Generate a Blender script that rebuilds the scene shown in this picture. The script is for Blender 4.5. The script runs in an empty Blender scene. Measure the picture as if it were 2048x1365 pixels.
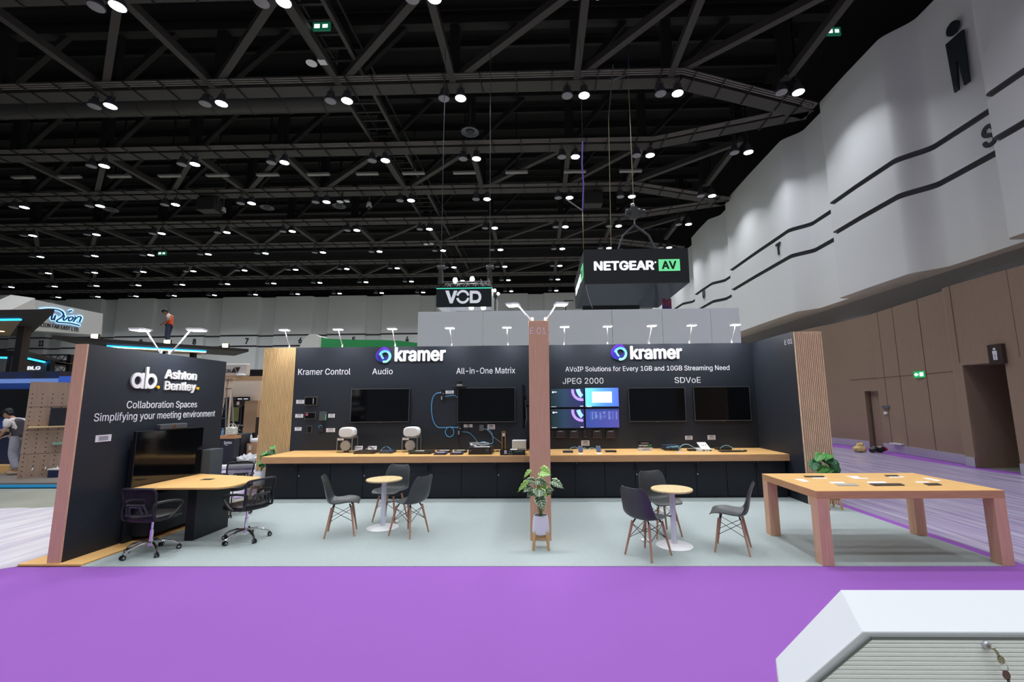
import bpy, bmesh, math, random
from mathutils import Vector, Matrix
from mathutils.geometry import interpolate_bezier, delaunay_2d_cdt
random.seed(7)
SC = bpy.context.scene
COL = SC.collection
PI = math.pi
R = math.radians

# ------------------------------------------------------------------ camera
CAM_H = 1.75
F_PX, PITCH, YAW, ROLL, PPX, PPY = 889.93, 0.136916, 0.0209397, -0.00829555, 1060.99, 682.5
_fw = Vector((-math.sin(YAW) * math.cos(PITCH), math.cos(YAW) * math.cos(PITCH), math.sin(PITCH)))
_rt0 = Vector((math.cos(YAW), math.sin(YAW), 0))
_up0 = _rt0.cross(_fw)
_rt = _rt0 * math.cos(ROLL) + _up0 * math.sin(ROLL)
_up = -_rt0 * math.sin(ROLL) + _up0 * math.cos(ROLL)
cam_data = bpy.data.cameras.new('camera')
cam = bpy.data.objects.new('camera', cam_data)
COL.objects.link(cam)
cam_data.sensor_width = 36
cam_data.lens = 36 * F_PX / 2048
cam_data.shift_x = -(PPX - 1024) / 2048
cam_data.clip_end = 300
cam.matrix_world = Matrix(((_rt.x, _up.x, -_fw.x, 0), (_rt.y, _up.y, -_fw.y, 0), (_rt.z, _up.z, -_fw.z, CAM_H), (0, 0, 0, 1)))
SC.camera = cam

# ------------------------------------------------------------------ light and exposure
LAMP_W = 88.0          # power of one lit high-bay lamp (its beam is about 120 degrees wide)
EXPOSURE = 0.0
SC.view_settings.view_transform = 'Standard'
SC.view_settings.look = 'None'
SC.view_settings.exposure = EXPOSURE
SC.view_settings.gamma = 1
SC.view_settings.use_curve_mapping = False
W = bpy.data.worlds.new('hall_ambient')
SC.world = W
W.use_nodes = True
W.node_tree.nodes['Background'].inputs[0].default_value = (0.80, 0.88, 1.0, 1)
W.node_tree.nodes['Background'].inputs[1].default_value = 0.12
LAMP_XS = [-54.6, -50.0, -45.6, -41.2, -36.6, -31.9, -27.1, -22.35, -17.6, -12.95, -7.75, -3.1, 1.9, 5.65, 10.5]
ROW_Y = [11.93 + 4.53 * k for k in range(9)]
LAMP_Z = 14.0

def hall_lamp_light(x, y, z=LAMP_Z, parent=None):
    d = bpy.data.lights.new('hall_lamp_light', 'AREA')
    d.shape = 'DISK'; d.size = 0.44
    d.energy = LAMP_W; d.spread = R(122)
    d.color = (0.93, 0.97, 1.0)
    o = bpy.data.objects.new('hall_lamp_light', d)
    o.location = (x, y, z)
    COL.objects.link(o)
    o.parent = parent
for y in (7.4, 2.87, -1.66, -6.19, -10.72, -15.25):          # unseen lamp rows over and behind the photographer; rearmost rows added for frontal light
    for x in (-22.35, -17.6, -12.95, -7.75, -3.1, 1.9, 5.65, 10.5):
        hall_lamp_light(x, y)

# ------------------------------------------------------------------ pixel -> point on a real plane
def _ray(px, py):
    return _rt * ((px - PPX) / F_PX) + _up * (-(py - PPY) / F_PX) + _fw
_C = Vector((0, 0, CAM_H))
def az(px, py, z=0.0):
    d = _ray(px, py); return _C + d * ((z - CAM_H) / d.z)
def ay(px, py, y):
    d = _ray(px, py); return _C + d * (y / d.y)
def ax(px, py, x):
    d = _ray(px, py); return _C + d * (x / d.x)

# ------------------------------------------------------------------ materials
def lin(c):
    return tuple((v / 255 / 12.92) if v / 255 <= 0.04045 else ((v / 255 + 0.055) / 1.055) ** 2.4 for v in c[:3]) + (1,)
MATS = {}
def mat(name, rgb=None, rough=0.5, metal=0.0, spec=0.5, var=0.0, vscale=8.0, bump=0.0, bscale=200.0, emit=None, estr=0.0, stretch=None, alpha=1.0, trans=0.0):
    if name in MATS: return MATS[name]
    m = bpy.data.materials.new(name); m.use_nodes = True
    nt = m.node_tree; b = nt.nodes['Principled BSDF']
    b.inputs['Roughness'].default_value = rough
    b.inputs['Metallic'].default_value = metal
    b.inputs['Specular IOR Level'].default_value = spec
    if rgb is not None: b.inputs['Base Color'].default_value = lin(rgb)
    if trans: b.inputs['Transmission Weight'].default_value = trans
    if alpha < 1: b.inputs['Alpha'].default_value = alpha
    if var or bump:
        tc = nt.nodes.new('ShaderNodeTexCoord')
        mp = nt.nodes.new('ShaderNodeMapping')
        nt.links.new(tc.outputs['Object'], mp.inputs[0])
        if stretch: mp.inputs['Scale'].default_value = stretch
    if var:
        n = nt.nodes.new('ShaderNodeTexNoise'); n.inputs['Scale'].default_value = vscale; n.inputs['Detail'].default_value = 5
        nt.links.new(mp.outputs[0], n.inputs['Vector'])
        r = nt.nodes.new('ShaderNodeValToRGB')
        c = lin(rgb)
        r.color_ramp.elements[0].position = 0.3; r.color_ramp.elements[1].position = 0.7
        r.color_ramp.elements[0].color = tuple(max(0, v * (1 - var)) for v in c[:3]) + (1,)
        r.color_ramp.elements[1].color = tuple(min(1, v * (1 + var)) for v in c[:3]) + (1,)
        nt.links.new(n.outputs[0], r.inputs[0]); nt.links.new(r.outputs[0], b.inputs['Base Color'])
    if bump:
        n2 = nt.nodes.new('ShaderNodeTexNoise'); n2.inputs['Scale'].default_value = bscale; n2.inputs['Detail'].default_value = 3
        nt.links.new(mp.outputs[0], n2.inputs['Vector'])
        bp = nt.nodes.new('ShaderNodeBump'); bp.inputs['Strength'].default_value = bump; bp.inputs['Distance'].default_value = 0.01
        nt.links.new(n2.outputs[0], bp.inputs['Height']); nt.links.new(bp.outputs[0], b.inputs['Normal'])
    if emit is not None:
        b.inputs['Emission Color'].default_value = lin(emit)
        b.inputs['Emission Strength'].default_value = estr
    MATS[name] = m
    return m

def wood(name, rgb, var=0.14, stretch=(1.2, 1.2, 14), rough=0.45):
    return mat(name, rgb, rough=rough, var=var, vscale=4.0, stretch=stretch)

def two_tone(name, c1, c2, scale, stretch, lo=0.4, hi=0.6, rough=0.4, detail=6, rot=0.0, bump=0.0):
    m = bpy.data.materials.new(name); m.use_nodes = True
    nt = m.node_tree; b = nt.nodes['Principled BSDF']
    b.inputs['Roughness'].default_value = rough
    tc = nt.nodes.new('ShaderNodeTexCoord'); mp = nt.nodes.new('ShaderNodeMapping')
    mp.inputs['Scale'].default_value = stretch; mp.inputs['Rotation'].default_value = (0, 0, rot)
    nt.links.new(tc.outputs['Object'], mp.inputs[0])
    n = nt.nodes.new('ShaderNodeTexNoise'); n.inputs['Scale'].default_value = scale; n.inputs['Detail'].default_value = detail
    n.inputs['Distortion'].default_value = 0.6
    nt.links.new(mp.outputs[0], n.inputs['Vector'])
    r = nt.nodes.new('ShaderNodeValToRGB')
    r.color_ramp.elements[0].position = lo; r.color_ramp.elements[1].position = hi
    r.color_ramp.elements[0].color = lin(c1); r.color_ramp.elements[1].color = lin(c2)
    nt.links.new(n.outputs[0], r.inputs[0]); nt.links.new(r.outputs[0], b.inputs['Base Color'])
    if bump:
        bp = nt.nodes.new('ShaderNodeBump'); bp.inputs['Strength'].default_value = bump; bp.inputs['Distance'].default_value = 0.02
        nt.links.new(n.outputs[0], bp.inputs['Height']); nt.links.new(bp.outputs[0], b.inputs['Normal'])
    return m

def gradient(name, stops, axis, a, b_, emit=0.0, rough=0.4):
    """colour running along a world axis from a to b_ (print or screen colour)"""
    m = bpy.data.materials.new(name); m.use_nodes = True
    nt = m.node_tree; p = nt.nodes['Principled BSDF']; p.inputs['Roughness'].default_value = rough
    tc = nt.nodes.new('ShaderNodeTexCoord'); sx = nt.nodes.new('ShaderNodeSeparateXYZ')
    nt.links.new(tc.outputs['Object'], sx.inputs[0])
    mr = nt.nodes.new('ShaderNodeMapRange'); mr.inputs['From Min'].default_value = a; mr.inputs['From Max'].default_value = b_
    nt.links.new(sx.outputs[axis], mr.inputs['Value'])
    r = nt.nodes.new('ShaderNodeValToRGB')
    while len(r.color_ramp.elements) < len(stops): r.color_ramp.elements.new(0.5)
    for e, (q, c) in zip(r.color_ramp.elements, stops): e.position = q; e.color = lin(c)
    nt.links.new(mr.outputs[0], r.inputs[0])
    nt.links.new(r.outputs[0], p.inputs['Base Color'])
    if emit:
        nt.links.new(r.outputs[0], p.inputs['Emission Color']); p.inputs['Emission Strength'].default_value = emit
    return m

BLACKWALL = mat('black_panel', (31, 37, 47), rough=0.55, spec=0.4, var=0.06, vscale=2)
BLACKCAB = mat('black_laminate', (22, 26, 34), rough=0.5, spec=0.4, var=0.06, vscale=3)
WOODTOP = wood('beech_top', (240, 190, 122), var=0.08, stretch=(1.0, 12, 12), rough=0.38)
WOODEDGE = wood('beech_edge', (200, 152, 112), var=0.10, stretch=(1.0, 12, 14), rough=0.5)
WOODPOST = wood('beech_post', (216, 170, 142), var=0.08, stretch=(14, 14, 1.0), rough=0.5)
SLATPINE = wood('slat_pine', (206, 172, 124), var=0.14, stretch=(10, 10, 0.8), rough=0.6)
SLATTAN = wood('slat_tan', (226, 194, 164), var=0.14, stretch=(10, 10, 0.8), rough=0.6)
SLATGAP = mat('slat_groove', (96, 72, 50), rough=0.8)
WHITE = mat('white_paint', (236, 237, 240), rough=0.35)
WHITEM = mat('white_satin', (226, 226, 236), rough=0.3)
LETTER = mat('letter_white', (240, 240, 246), rough=0.5, emit=(240, 240, 246), estr=0.0)
DARK = mat('dark_plastic', (20, 21, 24), rough=0.4)
GREYP = mat('grey_plastic', (92, 97, 104), rough=0.45)
SHELL = mat('charcoal_shell', (62, 65, 67), rough=0.38, spec=0.5)
CHROME = mat('chrome', (225, 225, 228), rough=0.12, metal=1.0)
STEEL = mat('brushed_steel', (196, 194, 204), rough=0.32, metal=0.45)
SCREEN = mat('black_glass', (5, 6, 9), rough=0.07, spec=0.55)
BEZEL = mat('bezel', (120, 118, 120), rough=0.35, metal=0.6)
CARD = mat('card_white', (226, 224, 230), rough=0.6)
CARDINK = mat('card_ink', (95, 95, 108), rough=0.6)
INK = mat('ink_black', (24, 32, 40), rough=0.6)
BLUECAB = mat('cable_blue', (76, 158, 214), rough=0.4)
CYANCAB = mat('cable_pale_blue', (128, 176, 196), rough=0.4)
BLACKCABLE = mat('cable_black', (14, 14, 18), rough=0.5)
GREYCABLE = mat('cable_grey', (170, 170, 168), rough=0.5)
LEGWOOD = wood('beech_leg', (182, 138, 116), var=0.12, stretch=(10, 10, 1.5))
OAK = wood('oak_leg', (204, 164, 112), var=0.12, stretch=(10, 10, 1.5))
OAKTOP = wood('oak_top', (226, 200, 150), var=0.10, stretch=(10, 1.2, 10), rough=0.4)
LEDGLOW = mat('led_diffuser', (255, 255, 255), emit=(252, 252, 255), estr=260.0)
LAMPGLOW = mat('lamp_lens_lit', (255, 255, 255), emit=(240, 250, 255), estr=14.0)
LAMPOFF = mat('lamp_lens_unlit', (150, 146, 156), rough=0.35)
HOUSING = mat('lamp_housing', (70, 72, 80), rough=0.5)
TRUSSM = mat('painted_steel_black', (62, 58, 58), rough=0.6)
TRUSSD = mat('painted_steel_dark', (30, 29, 30), rough=0.7)
CEILM = mat('ceiling_black', (20, 20, 21), rough=0.9)
RED = mat('red', (210, 40, 40), rough=0.5)
YELLOW = mat('amber', (238, 186, 36), rough=0.5)
GREENSIGN = mat('exit_green', (10, 150, 80), emit=(10, 160, 90), estr=0.9)
SIGNWHITE = mat('sign_white_lit', (255, 255, 255), emit=(235, 255, 245), estr=1.2)

# ------------------------------------------------------------------ mesh builder
class MB:
    def __init__(s): s.v = []; s.f = []; s.mi = []; s.sm = []
    def add(s, vs, fs, mi=0, smooth=False):
        o = len(s.v); s.v += [Vector(v) for v in vs]
        for f in fs: s.f.append([i + o for i in f]); s.mi.append(mi); s.sm.append(smooth)
        return s
    def box(s, x0, x1, y0, y1, z0, z1, mi=0):
        return s.add([(x0, y0, z0), (x1, y0, z0), (x1, y1, z0), (x0, y1, z0), (x0, y0, z1), (x1, y0, z1), (x1, y1, z1), (x0, y1, z1)],
                     [(3, 2, 1, 0), (4, 5, 6, 7), (0, 1, 5, 4), (1, 2, 6, 5), (2, 3, 7, 6), (3, 0, 4, 7)], mi)
    def obox(s, c, ux, uy, uz, mi=0):
        c, ux, uy, uz = Vector(c), Vector(ux), Vector(uy), Vector(uz)
        vs = [c + a * ux + b * uy + d * uz for d in (-1, 1) for a, b in ((-1, -1), (1, -1), (1, 1), (-1, 1))]
        return s.add(vs, [(3, 2, 1, 0), (4, 5, 6, 7), (0, 1, 5, 4), (1, 2, 6, 5), (2, 3, 7, 6), (3, 0, 4, 7)], mi)
    def bar(s, a, b, w, h, mi=0, up=(0, 0, 1)):
        a, b = Vector(a), Vector(b); d = (b - a); L = d.length; d.normalize()
        u = Vector(up)
        if abs(d.dot(u)) > 0.98: u = Vector((0, 1, 0))
        sx = d.cross(u).normalized(); uz = sx.cross(d)
        return s.obox((a + b) / 2, d * L / 2, sx * w / 2, uz * h / 2, mi)
    def cyl(s, a, b, r0, r1=None, n=12, mi=0, caps=True, smooth=True):
        if r1 is None: r1 = r0
        a, b = Vector(a), Vector(b); d = (b - a).normalized()
        u = Vector((0, 0, 1)) if abs(d.z) < 0.95 else Vector((1, 0, 0))
        x = d.cross(u).normalized(); y = d.cross(x)
        vs = []
        for p, r in ((a, r0), (b, r1)):
            vs += [p + (x * math.cos(2 * PI * i / n) + y * math.sin(2 * PI * i / n)) * r for i in range(n)]
        s.add(vs, [(i, (i + 1) % n, n + (i + 1) % n, n + i) for i in range(n)], mi, smooth)
        if caps:
            s.add(vs[:n], [tuple(reversed(range(n)))], mi); s.add(vs[n:], [tuple(range(n))], mi)
        return s
    def tube(s, pts, r, n=8, mi=0, closed=False):
        pts = [Vector(p) for p in pts]; m = len(pts); rings = []
        rr = r if isinstance(r, (list, tuple)) else [r] * m
        prev = None
        for i, p in enumerate(pts):
            t = (pts[(i + 1) % m] - pts[i - 1]) if closed else (pts[min(i + 1, m - 1)] - pts[max(i - 1, 0)])
            t.normalize()
            if prev is None:
                u = Vector((0, 0, 1)) if abs(t.z) < 0.9 else Vector((1, 0, 0))
                x = t.cross(u).normalized()
            else:
                x = (prev - t * prev.dot(t)).normalized()
            prev = x; y = t.cross(x)
            rings += [p + (x * math.cos(2 * PI * k / n) + y * math.sin(2 * PI * k / n)) * rr[i] for k in range(n)]
        fs = []
        for i in range(m if closed else m - 1):
            j = (i + 1) % m
            fs += [(i * n + k, i * n + (k + 1) % n, j * n + (k + 1) % n, j * n + k) for k in range(n)]
        s.add(rings, fs, mi, True)
        if not closed:
            s.add(rings[:n], [tuple(reversed(range(n)))], mi); s.add(rings[-n:], [tuple(range(n))], mi)
        return s
    def lathe(s, prof, c=(0, 0, 0), n=24, mi=0, axis='z', smooth=True):
        c = Vector(c); vs = []
        for r, h in prof:
            for k in range(n):
                a = 2 * PI * k / n; p = (r * math.cos(a), r * math.sin(a), h)
                if axis == 'y': p = (p[0], p[2], p[1])
                if axis == 'x': p = (p[2], p[0], p[1])
                vs.append(c + Vector(p))
        fs = []
        for i in range(len(prof) - 1):
            fs += [(i * n + k, i * n + (k + 1) % n, (i + 1) * n + (k + 1) % n, (i + 1) * n + k) for k in range(n)]
        s.add(vs, fs, mi, smooth)
        if prof[0][0] > 1e-4: s.add(vs[:n], [tuple(reversed(range(n)))], mi)
        if prof[-1][0] > 1e-4: s.add(vs[-n:], [tuple(range(n))], mi)
        return s
    def prism(s, poly, origin, u, v, w, mi=0, smooth=False):
        """2-D polygon in the (u,v) frame at origin, extruded by the vector w"""
        o, u, v, w = Vector(origin), Vector(u), Vector(v), Vector(w); n = len(poly)
        a = [o + u * p[0] + v * p[1] for p in poly]; b = [p + w for p in a]
        s.add(a, [tuple(reversed(range(n)))], mi); s.add(b, [tuple(range(n))], mi)
        s.add(a + b, [(i, (i + 1) % n, n + (i + 1) % n, n + i) for i in range(n)], mi, smooth)
        return s
    def ball(s, c, rx, ry=None, rz=None, n=16, m=10, mi=0, rot=None, e=1.0):
        ry = ry or rx; rz = rz or rx; c = Vector(c); vs = []
        sg = lambda t: math.copysign(abs(t) ** e, t)
        for i in range(m + 1):
            th = PI * i / m
            for k in range(n):
                a = 2 * PI * k / n
                p = Vector((rx * sg(math.sin(th)) * sg(math.cos(a)), ry * sg(math.sin(th)) * sg(math.sin(a)), -rz * sg(math.cos(th))))
                if rot is not None: p = rot @ p
                vs.append(c + p)
        fs = []
        for i in range(m): fs += [(i * n + k, i * n + (k + 1) % n, (i + 1) * n + (k + 1) % n, (i + 1) * n + k) for k in range(n)]
        return s.add(vs, fs, mi, True)
    def build(s, name, mats, parent=None, bevel=0.0, seg=2, subsurf=0, solid=0.0, local=False):
        if not isinstance(mats, (list, tuple)): mats = [mats]
        off = Vector((0, 0, 0))
        if parent is not None and not local:
            p = parent
            while p is not None: off = off + p.location; p = p.parent
        me = bpy.data.meshes.new(name)
        me.from_pydata([v - off for v in s.v], [], s.f)
        for i, p in enumerate(me.polygons): p.material_index = s.mi[i]; p.use_smooth = s.sm[i]
        for m in mats: me.materials.append(m)
        bm = bmesh.new(); bm.from_mesh(me)
        bmesh.ops.remove_doubles(bm, verts=bm.verts, dist=1e-5)
        bmesh.ops.recalc_face_normals(bm, faces=bm.faces)
        for e in bm.edges:
            if len(e.link_faces) == 2 and e.calc_face_angle(0) > R(38): e.smooth = False
        bm.to_mesh(me); bm.free()
        o = bpy.data.objects.new(name, me); COL.objects.link(o)
        if parent is not None: o.parent = parent
        if solid:
            q = o.modifiers.new('solid', 'SOLIDIFY'); q.thickness = solid; q.offset = 0
        if bevel:
            q = o.modifiers.new('bevel', 'BEVEL'); q.width = bevel; q.segments = seg; q.limit_method = 'ANGLE'; q.angle_limit = R(40)
        if subsurf:
            q = o.modifiers.new('sub', 'SUBSURF'); q.levels = subsurf; q.render_levels = subsurf
        return o

def tag(o, label, cat, group=None, kind=None):
    o['label'] = label; o['category'] = cat
    if group: o['group'] = group
    if kind: o['kind'] = kind
    return o
def thing(name, label, cat, loc=(0, 0, 0), rz=0.0, group=None):
    o = bpy.data.objects.new(name, None); COL.objects.link(o)
    o.empty_display_size = 0.1
    o.location = loc; o.rotation_euler = (0, 0, rz)
    return tag(o, label, cat, group)
def struct(o, kind='structure'):
    o['kind'] = kind; return o
def dup(root, loc=None, rz=None, label=None, group=None):
    def cp(o, parent):
        c = o.copy(); COL.objects.link(c); c.parent = parent
        for ch in list(o.children): cp(ch, c)
        return c
    r = cp(root, None)
    if loc is not None: r.location = loc
    if rz is not None: r.rotation_euler = (0, 0, rz)
    if label: r['label'] = label
    if group: r['group'] = group
    return r
def B(name, m, parent, *boxes, bevel=0.0, seg=2, local=False):
    mb = MB()
    for b in boxes: mb.box(*b)
    return mb.build(name, m, parent, bevel=bevel, seg=seg, local=local)

# ------------------------------------------------------------------ lettering
FONT = None
try:                                   # the sans that ships with Blender; the built-in face otherwise
    import os
    _fp = os.path.join(bpy.utils.resource_path('LOCAL'), 'datafiles', 'fonts', 'Inter.woff2')
    if os.path.exists(_fp): FONT = bpy.data.fonts.load(_fp)
except Exception:
    FONT = None
def glyphs(s, bold=0.0, spacing=1.0):
    cu = bpy.data.curves.new('t', 'FONT'); cu.body = s; cu.size = 1.0; cu.space_character = spacing
    if FONT: cu.font = FONT
    cu.resolution_u = 4; cu.fill_mode = 'FRONT'
    o = bpy.data.objects.new('t', cu); COL.objects.link(o)
    dg = bpy.context.evaluated_depsgraph_get(); dg.update()
    tmp = o.to_curve(dg, apply_modifiers=False)
    loops = []
    for sp in tmp.splines:
        bp_ = sp.bezier_points; pts = []
        for a, b in zip(bp_, list(bp_[1:]) + [bp_[0]]):
            straight = (a.handle_right - a.co).length < 1e-5 and (b.handle_left - b.co).length < 1e-5
            pts += [a.co.copy()] if straight else interpolate_bezier(a.co, a.handle_right, b.handle_left, b.co, 6)[:-1]
        q = [p for k, p in enumerate(pts) if (p - pts[k - 1]).length > 1e-5]
        if len(q) > 2: loops.append(q)
    o.to_curve_clear(); bpy.data.objects.remove(o); bpy.data.curves.remove(cu)
    # each letter: constrained triangulation of its outlines, keeping what a non-zero winding encloses
    loops.sort(key=lambda L: min(p.x for p in L)); cl = []
    for L in loops:
        x0, x1 = min(p.x for p in L), max(p.x for p in L)
        if cl and x0 < cl[-1][0] - 1e-4: cl[-1][1].append(L); cl[-1][0] = max(cl[-1][0], x1)
        else: cl.append([x1, [L]])
    vs, fs, edges = [], [], []
    for _, grp in cl:
        pts, ed = [], []
        for L in grp:
            m = len(pts); pts += [p.to_2d() for p in L]; ed += [(m + i, m + (i + 1) % len(L)) for i in range(len(L))]
        V2, E2, F2 = delaunay_2d_cdt(pts, ed, [], 0, 1e-6)[:3]
        segs = [(pts[a], pts[b]) for a, b in ed]; n = len(vs); cnt = {}
        for f in F2:
            c = (V2[f[0]] + V2[f[1]] + V2[f[2]]) / 3; w = 0
            for a, b in segs:
                if (a.y <= c.y) != (b.y <= c.y) and (b.x - a.x) * (c.y - a.y) / (b.y - a.y) + a.x > c.x: w += 1 if b.y > a.y else -1
            if w:
                fs.append(tuple(i + n for i in f))
                for a, b in zip(f, f[1:] + f[:1]): cnt.setdefault((min(a, b), max(a, b)), []).append((a, b))
        edges += [(q[0][0] + n, q[0][1] + n) for q in cnt.values() if len(q) == 1]
        vs += [Vector((p.x, p.y, 0)) for p in V2]
    if bold:                           # heavier stroke: the outline repeated a little to each side
        v0, f0, e0 = vs, fs, edges; vs, fs, edges = [], [], []
        for q, (dx, dy) in enumerate(((0, 0), (-1, 0), (1, 0), (0, 1), (0, -1), (-.7, -.7), (.7, -.7), (-.7, .7), (.7, .7))):
            n = len(vs); vs += [Vector((v.x + dx * bold, v.y + dy * bold * .8, q + v.z)) for v in v0]; fs += [tuple(i + n for i in f) for f in f0]; edges += [(a + n, b + n) for a, b in e0]
    return vs, fs, edges
_v = glyphs('H')[0]; CAP1 = max(v.y for v in _v)
def letters(s, p0, p1, cap, m, parent, thick=0.004, bold=0.0, name='lettering', up=(0, 0, 1), shear=0.0, spacing=1.0):
    """text whose baseline runs from p0 to p1 on a flat face; normal = baseline x up"""
    vs, fs, edges = glyphs(s, bold, spacing)
    p0, p1 = Vector(p0), Vector(p1); ux = (p1 - p0); Wd = ux.length; ux.normalize(); uy = Vector(up)
    uy = (uy - ux * uy.dot(ux)).normalized(); nz = ux.cross(uy)
    x0 = min(v.x for v in vs); x1 = max(v.x for v in vs); k = cap / CAP1; kx = Wd / (x1 - x0)
    mb = MB(); n = len(vs)
    P = [p0 + ux * ((v.x - x0) * kx + v.y * k * shear) + uy * (v.y * k) for v in vs]
    fr = [p + nz * (thick - min(.0004, thick * .06) * v.z) for p, v in zip(P, vs)]
    mb.add(fr, fs)
    # rim so that letters stand off the wall
    rim = [(b, a, a + n, b + n) for a, b in edges]
    mb.add(P + fr, rim)
    return mb.build(name, m, parent)

# ================================================================== THE HALL
CONCRETE = mat('concrete', (150, 150, 138), rough=0.45, var=0.12, vscale=1.2)
fl = struct(B('floor', CONCRETE, None, (-88, 16, -19, 56, -0.3, -0.012)))
cl = struct(B('ceiling', CEILM, None, (-88, 16, -19, 56, 18.6, 18.8)))

WALLWHITE = mat('wall_white', (238, 238, 241), rough=0.6)
GROOVE = mat('wall_groove', (104, 104, 110), rough=0.7)
RIGHTPLAN = []
def arc(cx, cy, r, a0, a1, n=6):
    return [(cx + r * math.cos(R(a0 + (a1 - a0) * i / n)), cy + r * math.sin(R(a0 + (a1 - a0) * i / n))) for i in range(n + 1)]
def scurve(x0, y0, x1, y1, n=10):
    out = []
    for i in range(n + 1):
        t = i / n; out.append((x0 + (x1 - x0) * (3 * t * t - 2 * t ** 3), y0 + (y1 - y0) * t))
    return out
def module(xr, xb, y0, y1, y2, xr2):
    """recess from y0 to y1, swelling to the bulge that ends in a rounded corner at y2"""
    return [(xr, y0)] + scurve(xr, y1 - 0.95, xb, y1 + .1) + [(xb - 0.03, (y1 + y2) / 2)] + arc(xb + 0.22, y2 - 0.22, 0.22, 180, 90, 5) + [(xr2, y2)]
plan = [(12.55, -19), (12.55, 4)] + arc(12.8, 11.6, 0.22, 180, 90, 5) + [(13.28, 11.82)]
plan += module(13.28, 12.64, 11.82, 15.05, 18.72, 13.12)
plan += module(13.12, 12.46, 18.72, 21.5, 28.6, 13.05)
plan += module(13.05, 12.46, 28.6, 31.5, 35.3, 13.05)
plan += module(13.05, 12.46, 35.3, 38.2, 41.9, 13.05)
plan += module(13.05, 12.46, 41.9, 44.8, 48.5, 13.05) + [(13.05, 53.6)]
GZ = [(6.0, 0, 0), (8.70, 0, 0), (8.70, 1, .16), (8.90, 1, .16), (8.90, 0, 0), (10.02, 0, 0), (10.02, 1, .16), (10.22, 1, .16), (10.22, 0, 0), (14.95, 0, 0)]
def wavy_wall(name, plan, out, soff):
    """plan polyline extruded upward, with two dark shadow grooves; soff = depth of the top and underside"""
    mb = MB(); n = len(plan); o = Vector(out)
    for i in range(len(GZ) - 1):
        z0, _, d0 = GZ[i]; z1, _, d1 = GZ[i + 1]
        mi = 1 if (d0 or d1) else 0
        a = [Vector((x, y, z0)) + o * d0 for x, y in plan]; b = [Vector((x, y, z1)) + o * d1 for x, y in plan]
        mb.add(a + b, [(k, k + 1, n + k + 1, n + k) for k in range(n - 1)], mi, mi == 0)
    for z in (6.0, 14.95):
        a = [Vector((x, y, z)) for x, y in plan]
        b = [Vector((soff if out[0] else x, soff if out[1] else y, z)) for x, y in plan]
        mb.add(a + b, [(k, k + 1, n + k + 1, n + k) for k in range(n - 1)], 0)
    return struct(mb.build(name, [WALLWHITE, GROOVE]))
wr = wavy_wall('wall_right', plan, (1, 0, 0), 14.4)
for p in wr.data.polygons: pass
fp = [(-88, 53.0)]
x = -87.72
while x < 12:
    fp += [(x, 53.0)] + [(x + .12, 53.05), (x + .2, 53.5), (x + 1.7, 53.5)] + [(x + 1.9 + .3 * t, 53.5 - .5 * (3 * t * t - 2 * t ** 3)) for t in (0, .25, .5, .75, 1)]
    x += 6.63
fp = [q for q in fp if q[0] < 13.4] + [(13.6, 53.0)]
wavy_wall('wall_back', fp, (0, 1, 0), 54.2)
B('wall_back_lower', mat('wall_grey', (158, 158, 164), rough=0.7), None, (-88, 14, 53.9, 54.2, 0, 6.2)); struct(bpy.data.objects['wall_back_lower'])
struct(B('wall_back_upper', CEILM, None, (-88, 14.4, 54.0, 54.2, 14.95, 18.7)))
struct(B('wall_right_upper', CEILM, None, (14.1, 14.4, -19, 54, 14.95, 18.7)))
GREYW = mat('wall_grey_recess', (150, 150, 156), rough=0.8)
struct(B('wall_right_recess', GREYW, None, (13.75, 14.2, -19, 53.5, 4.5, 6.1)))
BROWN = mat('brown_fabric_wall', (150, 128, 110), rough=0.85, var=0.05, vscale=40, stretch=(1, 1, 0.1), spec=0.2)
BROWN2 = mat('brown_joint', (92, 75, 62), rough=0.9)
# brown lower wall: plan polyline, pieces above the doors added separately
def strip(mb, pl, z0, z1, mi=0, smooth=True):
    n = len(pl)
    mb.add([(x, y, z0) for x, y in pl] + [(x, y, z1) for x, y in pl], [(k, k + 1, n + k + 1, n + k) for k in range(n - 1)], mi, smooth)
BTOP = 4.78
mb = MB()
near = [(11.4, -19), (11.15, 9.0), (11.1, 10.85)]
strip(mb, near, 0, BTOP, 0, False)
mid = [(11.12, 11.95), (11.13, 12.2), (11.2, 12.32), (11.42, 12.5), (11.91, 16.06)]
strip(mb, mid, 0, BTOP, 0, False)
strip(mb, [(11.1, 10.85), (11.12, 11.95)], 2.62, BTOP, 0, False)               # over the opening
pier = [(11.91, 16.72), (11.9, 17.4), (11.84, 17.75), (11.74, 18.1), (11.62, 18.5), (11.54, 19.0), (11.5, 19.8), (11.5, 22.5), (11.56, 23.3), (11.7, 24), (11.9, 24.6), (11.9, 32), (11.6, 33), (11.5, 36), (11.5, 53.8)]
strip(mb, pier, 0, BTOP, 0, True)
strip(mb, [(11.91, 16.06), (11.91, 16.72)], 2.05, BTOP, 0, False)
allp = near + mid + pier
n = len(allp)
mb.add([(x, y, BTOP) for x, y in allp] + [(14.2, y, BTOP) for x, y in allp], [(k, k + 1, n + k + 1, n + k) for k in range(n - 1)], 0)
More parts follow.
